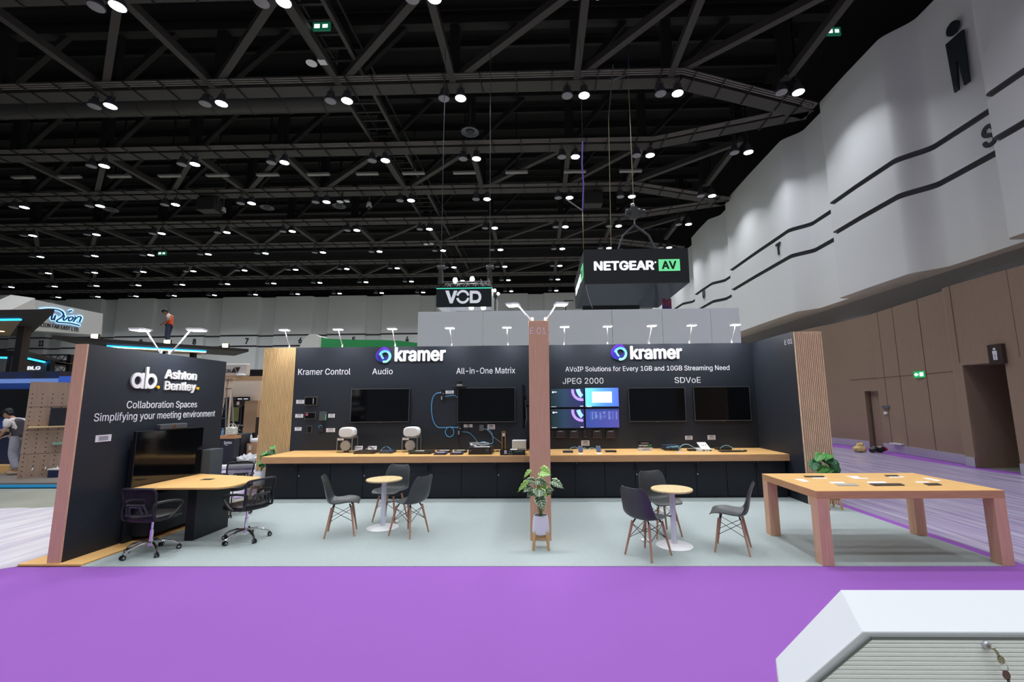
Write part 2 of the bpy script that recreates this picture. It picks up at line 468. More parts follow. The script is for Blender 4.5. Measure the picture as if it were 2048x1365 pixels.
# door recess reveals, opening reveals
strip(mb, [(11.91, 16.06), (12.15, 16.06)], 0, 2.05, 0, False); strip(mb, [(11.91, 16.72), (12.15, 16.72)], 0, 2.05, 0, False)
mb.add([(11.91, 16.06, 2.05), (11.91, 16.72, 2.05), (12.15, 16.72, 2.05), (12.15, 16.06, 2.05)], [(0, 1, 2, 3)])
for a in [(11.1, 10.85), (11.12, 11.95)]: strip(mb, [a, (13.1, a[1])], 0, 2.62, 0, False)
mb.add([(11.1, 10.85, 2.62), (11.12, 11.95, 2.62), (13.1, 11.95, 2.62), (13.1, 10.85, 2.62)], [(0, 1, 2, 3)])
# panel joints
def joint(p, q, w=.009):
    mb.bar(p, q, w, w, 1)
def along(pl, s):
    return pl
for y_, x_ in ((13.6, 11.57), (14.8, 11.737), (15.6, 11.847)): joint((x_ - .004, y_, 0.25), (x_ - .004, y_, BTOP))
joint((11.42 - .004, 12.5, 2.5), (11.91 - .004, 16.06, 2.5)); joint((11.91 - .004, 16.06, 2.5), (11.9 - .004, 17.4, 2.5))
for y_ in (9.0, 10.5, 12.0): joint((11.11 + (0.0 if y_ > 10 else .03), y_, 2.7), (11.11 + (0.0 if y_ > 10 else .03), y_, BTOP))
struct(mb.build('wall_right_lower', [BROWN, BROWN2]))
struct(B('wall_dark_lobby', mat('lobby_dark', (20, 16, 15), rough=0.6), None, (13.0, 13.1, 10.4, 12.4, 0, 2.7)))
# steel skirting
mb = MB()
def off(pl, d): return [(x - d, y) for x, y in pl]
for pl in (mid, pier, near):
    strip(mb, off(pl, .02), 0, .25, 0, False)
    a = off(pl, .02); m_ = len(pl)
    mb.add([(x, y, .25) for x, y in a] + [(x, y, .25) for x, y in pl], [(k, k + 1, m_ + k + 1, m_ + k) for k in range(m_ - 1)], 0)
struct(mb.build('baseboard_right', STEEL))
d1 = struct(B('door_1', BROWN, None, (12.08, 12.14, 16.07, 16.71, 0, 2.04)))
B('door_frame', BROWN2, d1, (12.05, 12.10, 16.06, 16.11, 0, 2.05), (12.05, 12.10, 16.67, 16.72, 0, 2.05))
B('door_handle', STEEL, d1, (12.02, 12.08, 16.13, 16.22, .98, 1.0))

# room letters and numbers on the bands
def band_text(s, c, ux, w, cap, nm='wall_letter'):
    c = Vector(c); ux = Vector(ux)
    o = letters(s, c - ux * w / 2, c + ux * w / 2, cap, INK, None, thick=.03, bold=.03, name=nm)
    return o
p = ax(1982, 291, 13.28); o = band_text('S', p, (0, -1, 0), .42, .62); tag(o, 'black letter S on the wavy white wall, beside a large figure sign', 'letter')
p = ax(1558, 509, 12.42); o = band_text('T', p, (0, -1, 0), .46, .58); tag(o, 'black letter T on the wavy white wall band', 'letter')
p = ax(1408, 596, 12.40); o = band_text('U', p, (0, -1, 0), .42, .6); tag(o, 'black letter U on the white wall band above a hanging box sign', 'letter')
NUMW = {'11': 'eleven', '9': 'nine', '8': 'eight', '7': 'seven', '6': 'six', '5': 'five', '4': 'four'}
for s, px in (('11', 82), ('9', 281), ('8', 388), ('7', 493), ('6', 600), ('5', 707), ('4', 814)):
    p = ay(px, 690 - (2 if px > 500 else 0), 52.96)
    o = band_text(s, (p.x, 52.97, 9.1), (1, 0, 0), .62 if len(s) > 1 else .42, .66, 'wall_number')
    tag(o, f'black number {NUMW[s]} on the band of the far white wall', 'number')
# restroom figure on the wavy wall
def figure_on_wall(px, py_top, py_bot, X):
    c0 = ax(px, py_top, X); c1 = ax(px, py_bot, X)
    H = c0.z - c1.z; y = c0.y
    t = thing('restroom_figure', 'large black standing figure sign high on the wavy white wall', 'sign', (X, y, c1.z))
    mb = MB(); mb.lathe([(0, -.03), (H * .095, -.03), (H * .095, .03), (0, .03)], (X - .03, y, c0.z - H * .1), 28, axis='x', smooth=False)
    mb.build('figure_head', INK, t)
    w = H * .14
    body = [(-w * .9, H * .76), (w * .95, H * .76), (w * .95, H * .72), (w * .8, 0), (w * .28, 0), (.02, H * .4), (-w * .1, H * .4), (-w * .3, 0), (-w * .75, 0)]
    MB().prism(body, (X, y, c1.z), (0, -1, 0), (0, 0, 1), (-.06, 0, 0)).build('figure_body', INK, t)
figure_on_wall(1906, 44, 190, 13.20)
# small restroom sign on the brown pier
sx = 11.02
s = thing('restroom_sign', 'dark brown square restroom sign with pale figure over the doorway', 'sign', (11.05, 11.3, 3.0))
p0 = ax(1975, 691, 11.02); p1 = ax(2009, 727, 11.02)
B('sign_plate', mat('sign_brown', (52, 38, 30), rough=.5), s, (11.0, 11.1, p1.y, p0.y, p1.z, p0.z))
cy = (p0.y + p1.y) / 2; hz = p0.z - p1.z
mb = MB(); mb.lathe([(0, -.004), (hz * .06, -.004), (hz * .06, .004), (0, .004)], (10.995, cy, p0.z - hz * .24), 16, axis='x', smooth=False)
mb.box(10.99, 11.0, cy - .05, cy + .05, p1.z + hz * .48, p0.z - hz * .33)
mb.box(10.99, 11.0, cy - .045, cy - .008, p1.z + hz * .2, p1.z + hz * .5); mb.box(10.99, 11.0, cy + .008, cy + .045, p1.z + hz * .2, p1.z + hz * .5)
mb.build('sign_figure', WHITEM, s)
# exit sign by the door
p0 = ax(1829, 744, 11.6); p1 = ax(1852, 755, 11.6)
s = thing('exit_sign', 'lit green running-figure exit sign on the brown wall', 'sign', (11.6, (p0.y + p1.y) / 2, p1.z))
B('sign_box', GREENSIGN, s, (11.56, 11.6, p1.y, p0.y, p1.z, p0.z), (11.58, 11.75, p1.y - .02, p1.y + .06, p1.z + .03, p0.z - .03))
mb = MB(); yy = p0.y; w = p0.y - p1.y; h = p0.z - p1.z; zc = (p0.z + p1.z) / 2
mb.prism([(.06, 0), (.3, h * .3), (.3, h * .12), (.48, h * .12), (.48, -h * .12), (.3, -h * .12), (.3, -h * .3)], (11.555, yy, zc), (0, -w, 0), (0, 0, 1), (-.004, 0, 0))
mb.prism([(.6, -h * .3), (.92, -h * .3), (.92, h * .3), (.6, h * .3)], (11.555, yy, zc), (0, -w, 0), (0, 0, 1), (-.004, 0, 0))
mb.build('sign_arrow', SIGNWHITE, s)
# door plate and card reader
for py0, py1, px0, px1, nm, lb, c, m_ in ((812, 818, 1766, 1781, 'door_closer_light', 'narrow grey wall plate beside the brown door', 'wall plate', GREYP), (824, 829, 1770, 1776, 'card_reader', 'small card reader with white light beside the brown door', 'card reader', WHITE)):
    a = ax(px0, py0, 11.85); b = ax(px1, py1, 11.85)
    tag(B(nm, m_, None, (11.80, 11.93, b.y, a.y, b.z, a.z)), lb, c)
# socket plates by the skirting
a = ax(1782, 886, 11.72); b = ax(1806, 891, 11.72)
tag(B('socket_plate', WHITEM, None, (11.66, 11.9, b.y, a.y, b.z, a.z)), 'long white socket plate low on the brown wall', 'socket')

# ------------------------------------------------------------------ roof steel
def beam(name, m, a, b, w, h):
    return struct(MB().bar(a, b, w, h).build(name, m))
BZ = 14.76
def row_pts(k):
    y = ROW_Y[k]
    bend = {0: -1, 1: 1}[k % 2] * 2.26
    return [(-80, y), (5.75, y), (12.3, y + bend)]
for k in range(9):
    pts = row_pts(k)
    for (xa, ya), (xb, yb) in zip(pts, pts[1:]):
        beam('ceiling_beam', TRUSSM, (xa, ya + .2, BZ), (xb, yb + .2, BZ), .62, .34)
        # conduits under and in front of the beam
        mb = MB()
        for dy in (-.3, -.42, -.54): mb.bar((xa, ya + dy, BZ - .12), (xb, yb + dy, BZ - .12), .05, .05)
        n = int(abs(xb - xa) / 1.45)
        for i in range(n + 1):
            t = (i + .4) / (n + 1); xx = xa + (xb - xa) * t; xx += .38 if min(abs(xx - q) for q in LAMP_XS) < .3 else 0; yc = ya + (yb - ya) * t
            mb.bar((xx, yc - .72, BZ - .205), (xx, yc - .28, BZ - .205), .05, .05, 1); mb.bar((xx, yc - .2, BZ - .2), (xx, yc + .5, BZ - .2), .04, .05, 1)
        struct(mb.build('ceiling_beam_conduits', [mat('conduit', (116, 110, 108), rough=.5), TRUSSD]))
    beam('ceiling_beam', TRUSSD, (-80, ROW_Y[k] + .2, 17.6), (12, ROW_Y[k] + .2, 17.6), .4, .35)
colx = [-59.2] + LAMP_XS + [14.0]
vis = lambda x, y: x > -1.28 * y - 4
pb = MB(); pb.bar((0, 0, BZ), (0, 4.53, BZ), .26, .3); proto_y = struct(pb.build('ceiling_beam', TRUSSM)); proto_y.location = (-12.95 - .3, ROW_Y[0], 0)
pz = MB(); pz.box(-.19, .19, .06, .44, BZ, 17.6); proto_p = struct(pz.build('roof_strut', TRUSSD)); proto_p['kind'] = 'structure'; proto_p.location = (-12.95 - .3, ROW_Y[0], 0)
for k in range(8):
    ya, yb = ROW_Y[k], ROW_Y[k + 1]
    for i, x in enumerate(colx[:-1]):
        if not vis(x, ya): continue
        if k % 2 == 0:
            if (k, x) != (0, -12.95):
                o = proto_y.copy(); COL.objects.link(o); o.location = (x - .3, ya, 0)
            x2 = colx[i + 1]
            if x2 < 11: beam('ceiling_brace', TRUSSM, (x - .3, yb, BZ + .05), (x2 - .3, ya + .3, BZ + .05), .24, .28)
        if (k, x) != (0, -12.95) and k < 5:
            o = proto_p.copy(); COL.objects.link(o); o.location = (x - .3, ya, 0)
        if k < 5 and i % 1 == 0 and colx[i + 1] < 11:
            beam('roof_strut', TRUSSD, (x - .3, ya + .25, BZ), ((x + colx[i + 1]) / 2, ya + .25, 17.6), .22, .22)
# purlins close under the roof
for j in range(20):
    y = 9 + j * 1.6
    if y < 42: beam('ceiling_purlin', TRUSSD, (-60, y, 18.3), (12, y, 18.3), .16, .3)
# catwalk running away over the stand
mb = MB()
for x in (-8.35, -7.0):
    mb.bar((x, 6, 15.0), (x, 51, 15.0), .14, .26, 0); mb.bar((x, 6, 15.9), (x, 51, 15.9), .06, .06, 0)
y = 6.2
while y < 51:
    mb.bar((-8.35, y, 15.0), (-7.0, y, 15.0), .1, .06, 1); y += .62
struct(mb.build('ceiling_catwalk', [TRUSSM, TRUSSD]))
# round air duct between two beam rows
mb = MB()
mb.cyl((-60, 19.0, 15.9), (-8.6, 19.0, 15.9), .5, n=20, caps=True)
xx = -59
while xx < -8.8: mb.cyl((xx, 19.0, 15.9), (xx + .09, 19.0, 15.9), .53, n=20); xx += 1.75
tag(mb.build('air_duct', mat('duct_black', (66, 63, 62), rough=.55)), 'round black air duct running crosswise among the roof beams', 'duct')

# ------------------------------------------------------------------ hall lamps in pairs, one lit and one dark
ORD = ['first', 'second', 'third', 'fourth', 'fifth', 'sixth', 'seventh', 'eighth', 'ninth', 'tenth', 'eleventh', 'twelfth', 'thirteenth', 'fourteenth', 'fifteenth']
def lamp_proto(lit):
    t = thing('high_bay_lamp', '', 'lamp')
    MB().lathe([(.0, .42), (.09, .42), (.12, .3), (.2, .16), (.235, .03), (.235, 0), (.215, 0)], n=18).build('lamp_housing', HOUSING, t, local=True)
    MB().lathe([(0, -.03), (.1, -.022), (.215, -.004)], n=18).build('lamp_lens', LAMPGLOW if lit else LAMPOFF, t, local=True)
    mb = MB(); mb.tube([(-.15, 0, .2), (-.14, 0, .42), (0, 0, .54), (.14, 0, .42), (.15, 0, .2)], .016, 6); mb.cyl((0, 0, .52), (0, 0, .585), .03, n=8)
    mb.build('lamp_bracket', TRUSSM, t, local=True)
    if lit: hall_lamp_light(0, 0, -.036, t)
    return t
plit, pdark = lamp_proto(True), lamp_proto(False)
first = {True: plit, False: pdark}; used = {True: False, False: False}
for k in range(9):
    y = ROW_Y[k]
    xs = [x for x in LAMP_XS if x > -1.24 * y - .6]
    if k == 0: xs = [x for x in xs if x > -13.5 and x < 4]
    for j, x in enumerate(reversed(xs)):
        for lit in (True, False):
            if k == 1 and j == 0 and not lit: pass
            lx = x + (.0 if lit else -.68)
            pos = (lx, y + .02 + (row_pts(k)[2][1] - y) * max(0, lx - 5.75) / 6.55 * .06, LAMP_Z)
            if lx > 6: struct(B('ceiling_hanger', TRUSSD, None, (lx - .03, lx + .03, pos[1] - .03, pos[1] + .06, LAMP_Z + .58, 17.5)))
            lb = f"{'lit' if lit else 'unlit'} round high-bay lamp, {ORD[j]} from the wavy white wall, {ORD[k]} lamp row back"
            if used[lit]: dup(first[lit], pos, label=lb, group='high-bay lamps under the roof')
            else:
                used[lit] = True; t = first[lit]; t.location = pos; t['label'] = lb; t['group'] = 'high-bay lamps under the roof'

# slim grey strip fittings between the third and fourth rows
for i, px in enumerate((42, 135, 235, 336, 432, 533, 635, 733, 826, 928, 1033, 1150, 1262)):
    p = az(px, 355 - .0105 * px, 14.5)
    o = B('strip_fitting', mat('strip_grey', (150, 146, 146), rough=.5), None, (p.x - .62, p.x + .62, p.y, p.y + .22, 14.5, 14.6))
    tag(o, f'slim pale strip fitting under the dark roof, {ORD[i]} along its line', 'ceiling fitting', 'strip fittings in one line')
    struct(B('ceiling_hanger', TRUSSD, None, (p.x - .03, p.x + .03, p.y + .08, p.y + .14, 14.6, 18.4)))
# round ceiling speakers / vents
def disc_vent(px, py, i, lb):
    p = az(px, py, 14.6)
    t = thing('ceiling_vent', lb, 'vent', p)
    MB().lathe([(.26, .1), (.42, .04), (.42, 0), (.36, 0), (.34, .05)], n=24).build('vent_ring', GREYP, t, local=True)
    MB().lathe([(0, .03), (.2, .0), (.22, .06)], n=20).build('vent_core', DARK, t, local=True)
    MB().cyl((0, 0, .04), (0, 0, 3.9), .05, n=6).build('vent_stem', TRUSSD, t, local=True)
disc_vent(940, 265, 0, 'round grey air vent under the roof beyond the second lamp row')
disc_vent(534, 416, 1, 'round grey air vent under the roof, above the slatted pine panel')
disc_vent(678, 413, 2, 'round grey air vent under the roof beside two small white discs')
disc_vent(221, 420, 3, 'round grey air vent under the roof, above the man in the orange vest')
def dome_cam(px, py, lb):
    p = az(px, py, 13.9)
    t = thing('dome_camera', lb, 'camera', p)
    MB().lathe([(0, .3), (.1, .3), (.15, .2), (.16, 0)], n=16).build('camera_body', WHITEM, t, local=True)
    MB().ball((0, 0, 0), .12, n=14, m=8).build('camera_dome', DARK, t, local=True)
    MB().cyl((0, 0, .28), (0, 0, 4.65), .03, n=6).build('camera_stem', TRUSSM, t, local=True)
dome_cam(446, 424, 'small white dome camera hanging beside a black loudspeaker box')
dome_cam(738, 414, 'white dome camera hanging near the catwalk')
def speaker_box(px, py, w, lb):
    p = az(px, py, 14.0)
    t = thing('hanging_loudspeaker', lb, 'loudspeaker', p)
    B('speaker_body', mat('speaker_black', (48, 46, 46), rough=.6), t, (-w / 2, w / 2, 0, .7, -.35, .45), bevel=.03, local=True)
    B('speaker_bracket', TRUSSM, t, (-w / 2 - .05, -w / 2, .2, .4, 0, .7), (w / 2, w / 2 + .05, .2, .4, 0, .7), local=True)
speaker_box(410, 408, 1.1, 'black loudspeaker box hanging under the third beam row beside a dome camera')
speaker_box(1187, 396, 1.1, 'black loudspeaker box under the roof near the hanging purple sling')
def wifi(px, py, z, lb):
    p = az(px, py, z)
    t = thing('ceiling_sensor', lb, 'sensor', p)
    MB().lathe([(0, .03), (.16, .03), (.2, 0), (0, -.02)], n=16).build('sensor_disc', WHITE, t, local=True)
    B('sensor_box', WHITE, t, (.3, .58, -.16, .1, 0, .05), local=True)
    B('sensor_mount', TRUSSD, t, (-.05, .4, -.05, .05, .03, .1), (.1, .16, -.03, .03, .05, 1.0), local=True)
wifi(623, 127, 14.6, 'white disc and square plate pair under the catwalk')
wifi(680, 404, 14.0, 'two small white plates under the roof beside a round vent')
wifi(852, 489, 14.0, 'two small white plates at the far end of the catwalk')
# green exit signs in the roof
def roof_exit(px, py, z, w, lb):
    p = az(px, py, z)
    t = thing('exit_sign', lb, 'sign', p)
    B('sign_box', mat('exit_green_dim', (12, 60, 44), emit=(30, 150, 110), estr=.25), t, (-w / 2, w / 2, 0, .06, -.16, .16), local=True)
    B('sign_arrow', SIGNWHITE, t, (-w * .42, -w * .1, -.005, 0, -.08, .08), (w * .06, w * .36, -.005, 0, -.07, .07), local=True)
    B('sign_hanger', TRUSSD, t, (-.02, .02, .02, .05, .16, 3.0), local=True)
roof_exit(643, 52, 15.0, .62, 'small lit exit sign high in the roof beside the catwalk')
roof_exit(1668, 62, 15.2, .5, 'lit green exit sign high in the roof near the wavy wall top')
roof_exit(324, 507, 14.0, .7, 'tiny lit exit sign under the far roof, above the orange-vested man')

# ================================================================== THE STAND
PURPLE = mat('purple_carpet', (147, 93, 178), rough=0.95, var=0.07, vscale=260, bump=0.25, bscale=500, spec=0.1)
GREYC = mat('grey_carpet', (168, 178, 178), rough=0.97, var=0.16, vscale=130, bump=0.35, bscale=420, spec=0.1)
FILM_R = two_tone('film_over_purple', (150, 136, 176), (198, 190, 213), 1.0, (9, .55, 1), .34, .74, rough=.25, rot=0, bump=.2)
FILM_L = two_tone('film_over_lilac', (204, 194, 214), (238, 234, 238), .8, (8, .7, 1), .28, .66, rough=.25, rot=R(8), bump=.3)
YB, XL, XR = 9.48, -5.35, 4.5
o = B('carpet_aisle', PURPLE, None, (-18, 16, 2.05, 5.062, -.012, .0)); tag(o, 'bright purple carpet filling the aisle before the stand', 'carpet')
o = B('carpet_strip', PURPLE, None, (4.955, 5.105, 5.062, 9.6, -.012, .002)); tag(o, 'narrow purple carpet strip beside the grey stand carpet', 'carpet')
mb = MB(); mb.box(-5.065, 4.955, 5.062, 9.6, -.012, .006)
tag(mb.build('carpet_stand', GREYC), 'pale grey speckled carpet covering the stand floor', 'carpet')
# carpet seams of the aisle
# protective film on the hall floor
def ragged(x0, y0, x1, y1, n, amp):
    return [(x0 + (x1 - x0) * i / n + random.uniform(-amp, amp), y0 + (y1 - y0) * i / n + random.uniform(-amp, amp)) for i in range(n + 1)]
poly = [(5.106, 5.064), (15, 5.064), (12.2, 8.2), (10.86, 11.2), (10.9, 14), (11.15, 15.8), (10.9, 17.5), (10.6, 19.5), (5.106, 19.5)]
tag(MB().prism(poly, (0, 0, -.012), (1, 0, 0), (0, 1, 0), (0, 0, .010)).build('floor_film', FILM_R), 'crinkled plastic film over purple carpet beside the brown wall', 'floor film')
poly = [(-5.8, 5.064), (-5.8, 8.6), (-6.2, 8.5)] + ragged(-6.6, 8.3, -12.5, 7.2, 14, .09) + [(-13, 3.0)] + ragged(-9, 4.2, -5.95, 5.0, 10, .04)
tag(MB().prism(poly, (0, 0, -.010), (1, 0, 0), (0, 1, 0), (0, 0, .014)).build('floor_film', FILM_L), 'white wrinkled plastic film on the floor outside the lettered side panel', 'floor film')
poly = [(-5.75, 8.62), (-5.0, 9.62)] + [(-5.0, 11.5), (-8, 13.5)] + ragged(-8.3, 13.2, -9.4, 11.6, 6, .1) + ragged(-9.2, 10.4, -6.4, 8.8, 6, .08)
tag(MB().prism(poly, (0, 0, -.010), (1, 0, 0), (0, 1, 0), (0, 0, .012)).build('floor_film', two_tone('film_purple_white', (150, 112, 190), (232, 230, 238), 1.6, (1.2, 5, 1), .36, .6, rough=.25, rot=R(-20))), 'purple and white film on the floor behind the meeting table', 'floor film')
mb = MB(); mb.prism([(9.6, 5.07), (12.6, 5.07), (11.3, 12), (11.9, 16), (12.2, 19.5), (10.0, 19.5)], (0, 0, -.0118), (1, 0, 0), (0, 1, 0), (0, 0, .004)); tag(mb.build('carpet_strip', PURPLE), 'bright purple carpet edge along the foot of the brown wall', 'carpet')

# ---- side panel with the meeting lettering
PY0, PY1, PH = 5.104, 7.458, 2.478
t = thing('display_board', 'tall black side panel with white collaboration lettering and beech front edge', 'panel', (XL, PY0, 0))
B('panel_face', BLACKWALL, t, (XL - .13, XL, PY0 + .02, PY1, .022, PH))
B('edge_board', WOODPOST, t, (-5.494, XL, PY0, PY0 + .02, .022, PH))
B('base_board', WOODTOP, t, (-5.80, -5.07, PY0 - .02, PY1, .0, .022), bevel=.002)
def on_left(s, x0, x1, y0, y1, cap_px, name='lettering', m=LETTER, bold=0.0, thick=.004, spacing=1.0):
    a = ax(x0, y0, XL); b = ax(x1, y1, XL); c = ax(x0, y0 - cap_px, XL)
    b.z = a.z = (a.z + b.z) / 2
    return letters(s, a, b, c.z - a.z, m, t, thick=thick, bold=bold, name=name, spacing=spacing)
LOGOW = mat('logo_silver_white', (226, 226, 226), rough=.4)
on_left('Ashton', 328, 391.5, 757.2, 760.6, 17.6, 'logo_lettering', LOGOW, .025, .02)
on_left('Bentley', 326.4, 389.5, 779.8, 782, 16.8, 'logo_lettering', LOGOW, .025, .02)
on_left('Collaboration Spaces', 252.6, 393.4, 817.3, 815.0, 14.6)
on_left('Simplifying your meeting environment', 187.2, 429.2, 842.9, 833.6, 15.4)
# round-letter mark "ab." built of rings and stems
def P3(px, py): return ax(px, py, XL)
a0 = ax(258.4, 777, XL); a1 = ax(310, 777, XL); zt = ax(300, 735, XL).z; z0 = a0.z
W_ = a1.y - a0.y; bowl = (ax(258.4, 744.5, XL).z - z0) / 2
mb = MB()
def ring(mb, cx, cy, r, w, X, th, n=32, a0=0, a1=360, ry=None):
    k = (ry or r) / r; pts = []
    for i in range(n + 1):
        a = R(a0 + (a1 - a0) * i / n); pts.append((math.cos(a), math.sin(a)))
    vs = []
    for c, s_ in pts:
        for rr, xx in ((r, X), (r, X + th), (r - w, X + th), (r - w, X)): vs.append((xx, cx + c * rr, cy + s_ * rr * k))
    fs = []
    for i in range(n):
        for j in range(4): fs.append((i * 4 + j, i * 4 + (j + 1) % 4, (i + 1) * 4 + (j + 1) % 4, (i + 1) * 4 + j))
    mb.add(vs, fs)
rx = W_ * .237; sw = W_ * .105
ca, cb = a0.y + rx, a0.y + W_ - rx
ring(mb, ca, z0 + bowl, rx, sw, XL, .022, ry=bowl); mb.box(XL, XL + .0228, ca + rx - sw, ca + rx, z0, z0 + 2 * bowl)
ring(mb, cb, z0 + bowl, rx, sw, XL, .022, ry=bowl); mb.box(XL, XL + .0228, cb - rx, cb - rx + sw, z0, zt)
mb.build('logo_mark', LOGOW, t)
mb = MB()
for px, py in ((314.3, 775), (394, 777.5)):
    p = P3(px, py); mb.lathe([(0, 0), (.021, 0), (.021, .022), (0, .022)], (XL, p.y, p.z), 16, axis='x', smooth=False)
mb.build('logo_dots', YELLOW, t)
# information card on the side panel
def card(name, p0, p1, n, lb, lines=3, cat='card', th=.006):
    """p0 top-left, p1 bottom-right on a face with normal n ('-y' or '+x')"""
    mb = MB()
    if n == '-y':
        mb.box(p0.x, p1.x, p0.y - th, p0.y, p1.z, p0.z)
        w, h = p1.x - p0.x, p0.z - p1.z
        for i in range(lines):
            z = p0.z - h * (.22 + .62 * i / max(1, lines - 1)); k = (.26 if i == 0 else .36); hh = .10 if i == 0 else .045
            mb.box(p0.x + w * (.5 - k), p0.x + w * (.5 + k), p0.y - th - .0008, p0.y - th, z - h * hh, z + h * hh * .6, 1)
    else:
        mb.box(p0.x, p0.x + th, p0.y, p1.y, p1.z, p0.z)
        w, h = p1.y - p0.y, p0.z - p1.z
        for i in range(lines):
            z = p0.z - h * (.25 + .5 * i / max(1, lines - 1)); k = .3
            mb.box(p0.x + th, p0.x + th + .0008, p0.y + w * (.5 - k), p0.y + w * (.5 + k), z - h * .05, z + h * .05, 1)
    return tag(mb.build(name, [CARD, CARDINK]), lb, cat)
card('info_card', ax(191, 871.5, XL), ax(221, 882.5, XL), '+x', 'white information card on the lettered side panel above the meeting table', 4)

# ---- the back panels of both bays
WH = 2.965
t = thing('display_board', 'black back panel with blue cable loop and two wide screens', 'panel', (-2.7, YB, 0))
B('panel_face', BLACKWALL, t, (-5.283, .09, YB, YB + .08, .007, WH))
def on_back(s, x0, x1, y, cap_px, m=LETTER, bold=0.0, thick=.004, name='lettering', slope=-.0095, spacing=1.0):
    a = ay(x0, y, YB); b = ay(x1, y + slope * (x1 - x0), YB); b.z = a.z
    c = ay(x0, y - cap_px, YB)
    return letters(s, a, b, c.z - a.z, m, t, thick=thick, bold=bold, name=name, spacing=spacing)
on_back('Kramer Control', 596.3, 700.7, 750.4, 12.0)
on_back('Audio', 744.5, 785.3, 749.2, 11.6)
on_back('All-in-One Matrix', 912.7, 1030.3, 748.2, 11.6)
WORDW = mat('logo_white', (246, 246, 250), rough=.35)
RING1 = None
def brand(x0, x1, base, top, rx0, rx1, ry0, ry1, tag_):
    on_back('kramer', x0, x1, base, (base - top) * .97, WORDW, .03, .03, 'logo_lettering', -.008)
    a = ay(rx0, ry1, YB); b = ay(rx1, ry0, YB); w = b.x - a.x; h = b.z - a.z
    def band(cx, cz, r, wdt, th, m, nm, a0=0, a1=360, y1=YB, ell=1.0, rot=0.0):
        mb = MB(); vs = []; n = 40
        for i in range(n + 1):
            q = R(a0 + (a1 - a0) * i / n)
            for rr, yy in ((r, y1), (r, y1 - th), (r - wdt, y1 - th), (r - wdt, y1)):
                ex, ez = math.cos(q) * rr, math.sin(q) * rr * ell
                vs.append((cx + ex * math.cos(rot) - ez * math.sin(rot), yy, cz + ex * math.sin(rot) + ez * math.cos(rot)))
        fs = [(i * 4 + j, i * 4 + (j + 1) % 4, (i + 1) * 4 + (j + 1) % 4, (i + 1) * 4 + j) for i in range(n) for j in range(4)]
        mb.add(vs, fs); mb.build(nm, m, t)
    cx, cz = (a.x + b.x) / 2 - t.location.x, 0
    g1 = gradient('logo_indigo_' + tag_, [(0, (44, 52, 160)), (.5, (60, 34, 150)), (1, (92, 40, 170))], 2, a.z, b.z)
    g2 = gradient('logo_aqua_' + tag_, [(0, (160, 240, 210)), (.45, (130, 225, 232)), (.8, (90, 170, 235)), (1, (70, 90, 210))], 2, a.z, b.z)
    band(a.x + w * .53, a.z + h * .60, w * .40, w * .13, .022, g1, 'logo_ring', ell=1.05)
    band(a.x + w * .40, a.z + h * .46, w * .40, w * .15, .030, g1, 'logo_ring', 100, 300, ell=1.0)
    band(a.x + w * .60, a.z + h * .42, w * .40, w * .14, .034, g2, 'logo_ring', -110, 165, ell=1.05)
    band(a.x + w * .74, a.z + h * .60, w * .44, w * .10, .026, g2, 'logo_ring', 165, 235, ell=1.05)
brand(789.8, 891.5, 722.4, 695.6, 751.5, 783.5, 695.0, 727.2, 'one')
# slatted pine panel at the end
t2 = thing('slatted_board', 'pale pine vertical-slat panel beside the control lettering', 'panel', (-5.63, YB, 0))
B('panel_board', SLATGAP, t2, (-5.985, -5.287, YB + .02, YB + .08, .007, WH))
for i in range(24):
    x = -5.985 + .698 * i / 24
    B('slat', SLATPINE, t2, (x + .003, x + .0225, YB - .005, YB + .02, .007, WH))
# divider fin with the beech post
t3 = thing('divider_board', 'deep divider between the two bays, ending in a tall beech post', 'panel', (-.013, 5.95, 0))
B('post', WOODPOST, t3, (-.148, .122, 5.95, 6.19, .007, 2.848), bevel=.002)
B('fin', BLACKWALL, t3, (-.10, .075, 6.19, YB - .002, .007, 2.84))
a = ay(1060.3, 668.6, 5.95); b = ay(1091.6, 668.3, 5.95); b.z = a.z
letters('E 01', a, b, ay(1060, 656, 5.95).z - a.z, mat('letter_lilac', (236, 226, 240), rough=.5), t3, thick=.003)
# right bay
t = thing('display_board', 'black back panel with the four-screen video wall', 'panel', (2.2, YB, 0))
B('panel_face', BLACKWALL, t, (.10, XR, YB, YB + .08, .007, WH))
brand(1260.6, 1364.2, 718.2, 693.0, 1221.5, 1253.0, 689.2, 721.8, 'two')
on_back('AVoIP Solutions for Every 1GB and 10GB Streaming Need', 1131, 1459, 743.6, 9.4, slope=-.0092)
on_back('JPEG 2000', 1125.5, 1207, 768.4, 11.4)
on_back('SDVoE', 1349.5, 1401.5, 766.5, 11.4)
# side panel of the right bay with the tan slat end
t4 = thing('display_board', 'black return panel at the bay end, with pale tan slats on its edge', 'panel', (XR, 7.894, 0))
B('panel_face', BLACKWALL, t4, (XR, XR + .06, 7.92, YB + .08, .007, WH))
B('slat_backing', SLATGAP, t4, (XR + .002, 4.992, 7.925, 7.99, .007, 2.953))
for i in range(15):
    x = XR + .49 * i / 15
    B('slat', SLATTAN, t4, (x + .004, x + .0245, 7.894, 7.925, .007, 2.953))
a = ax(1569.6, 690.2, XR); b = ax(1584.6, 687.2, XR); a.z = b.z = (a.z + b.z) / 2
letters('E 01', a, b, .085, LETTER, t4, thick=.003)

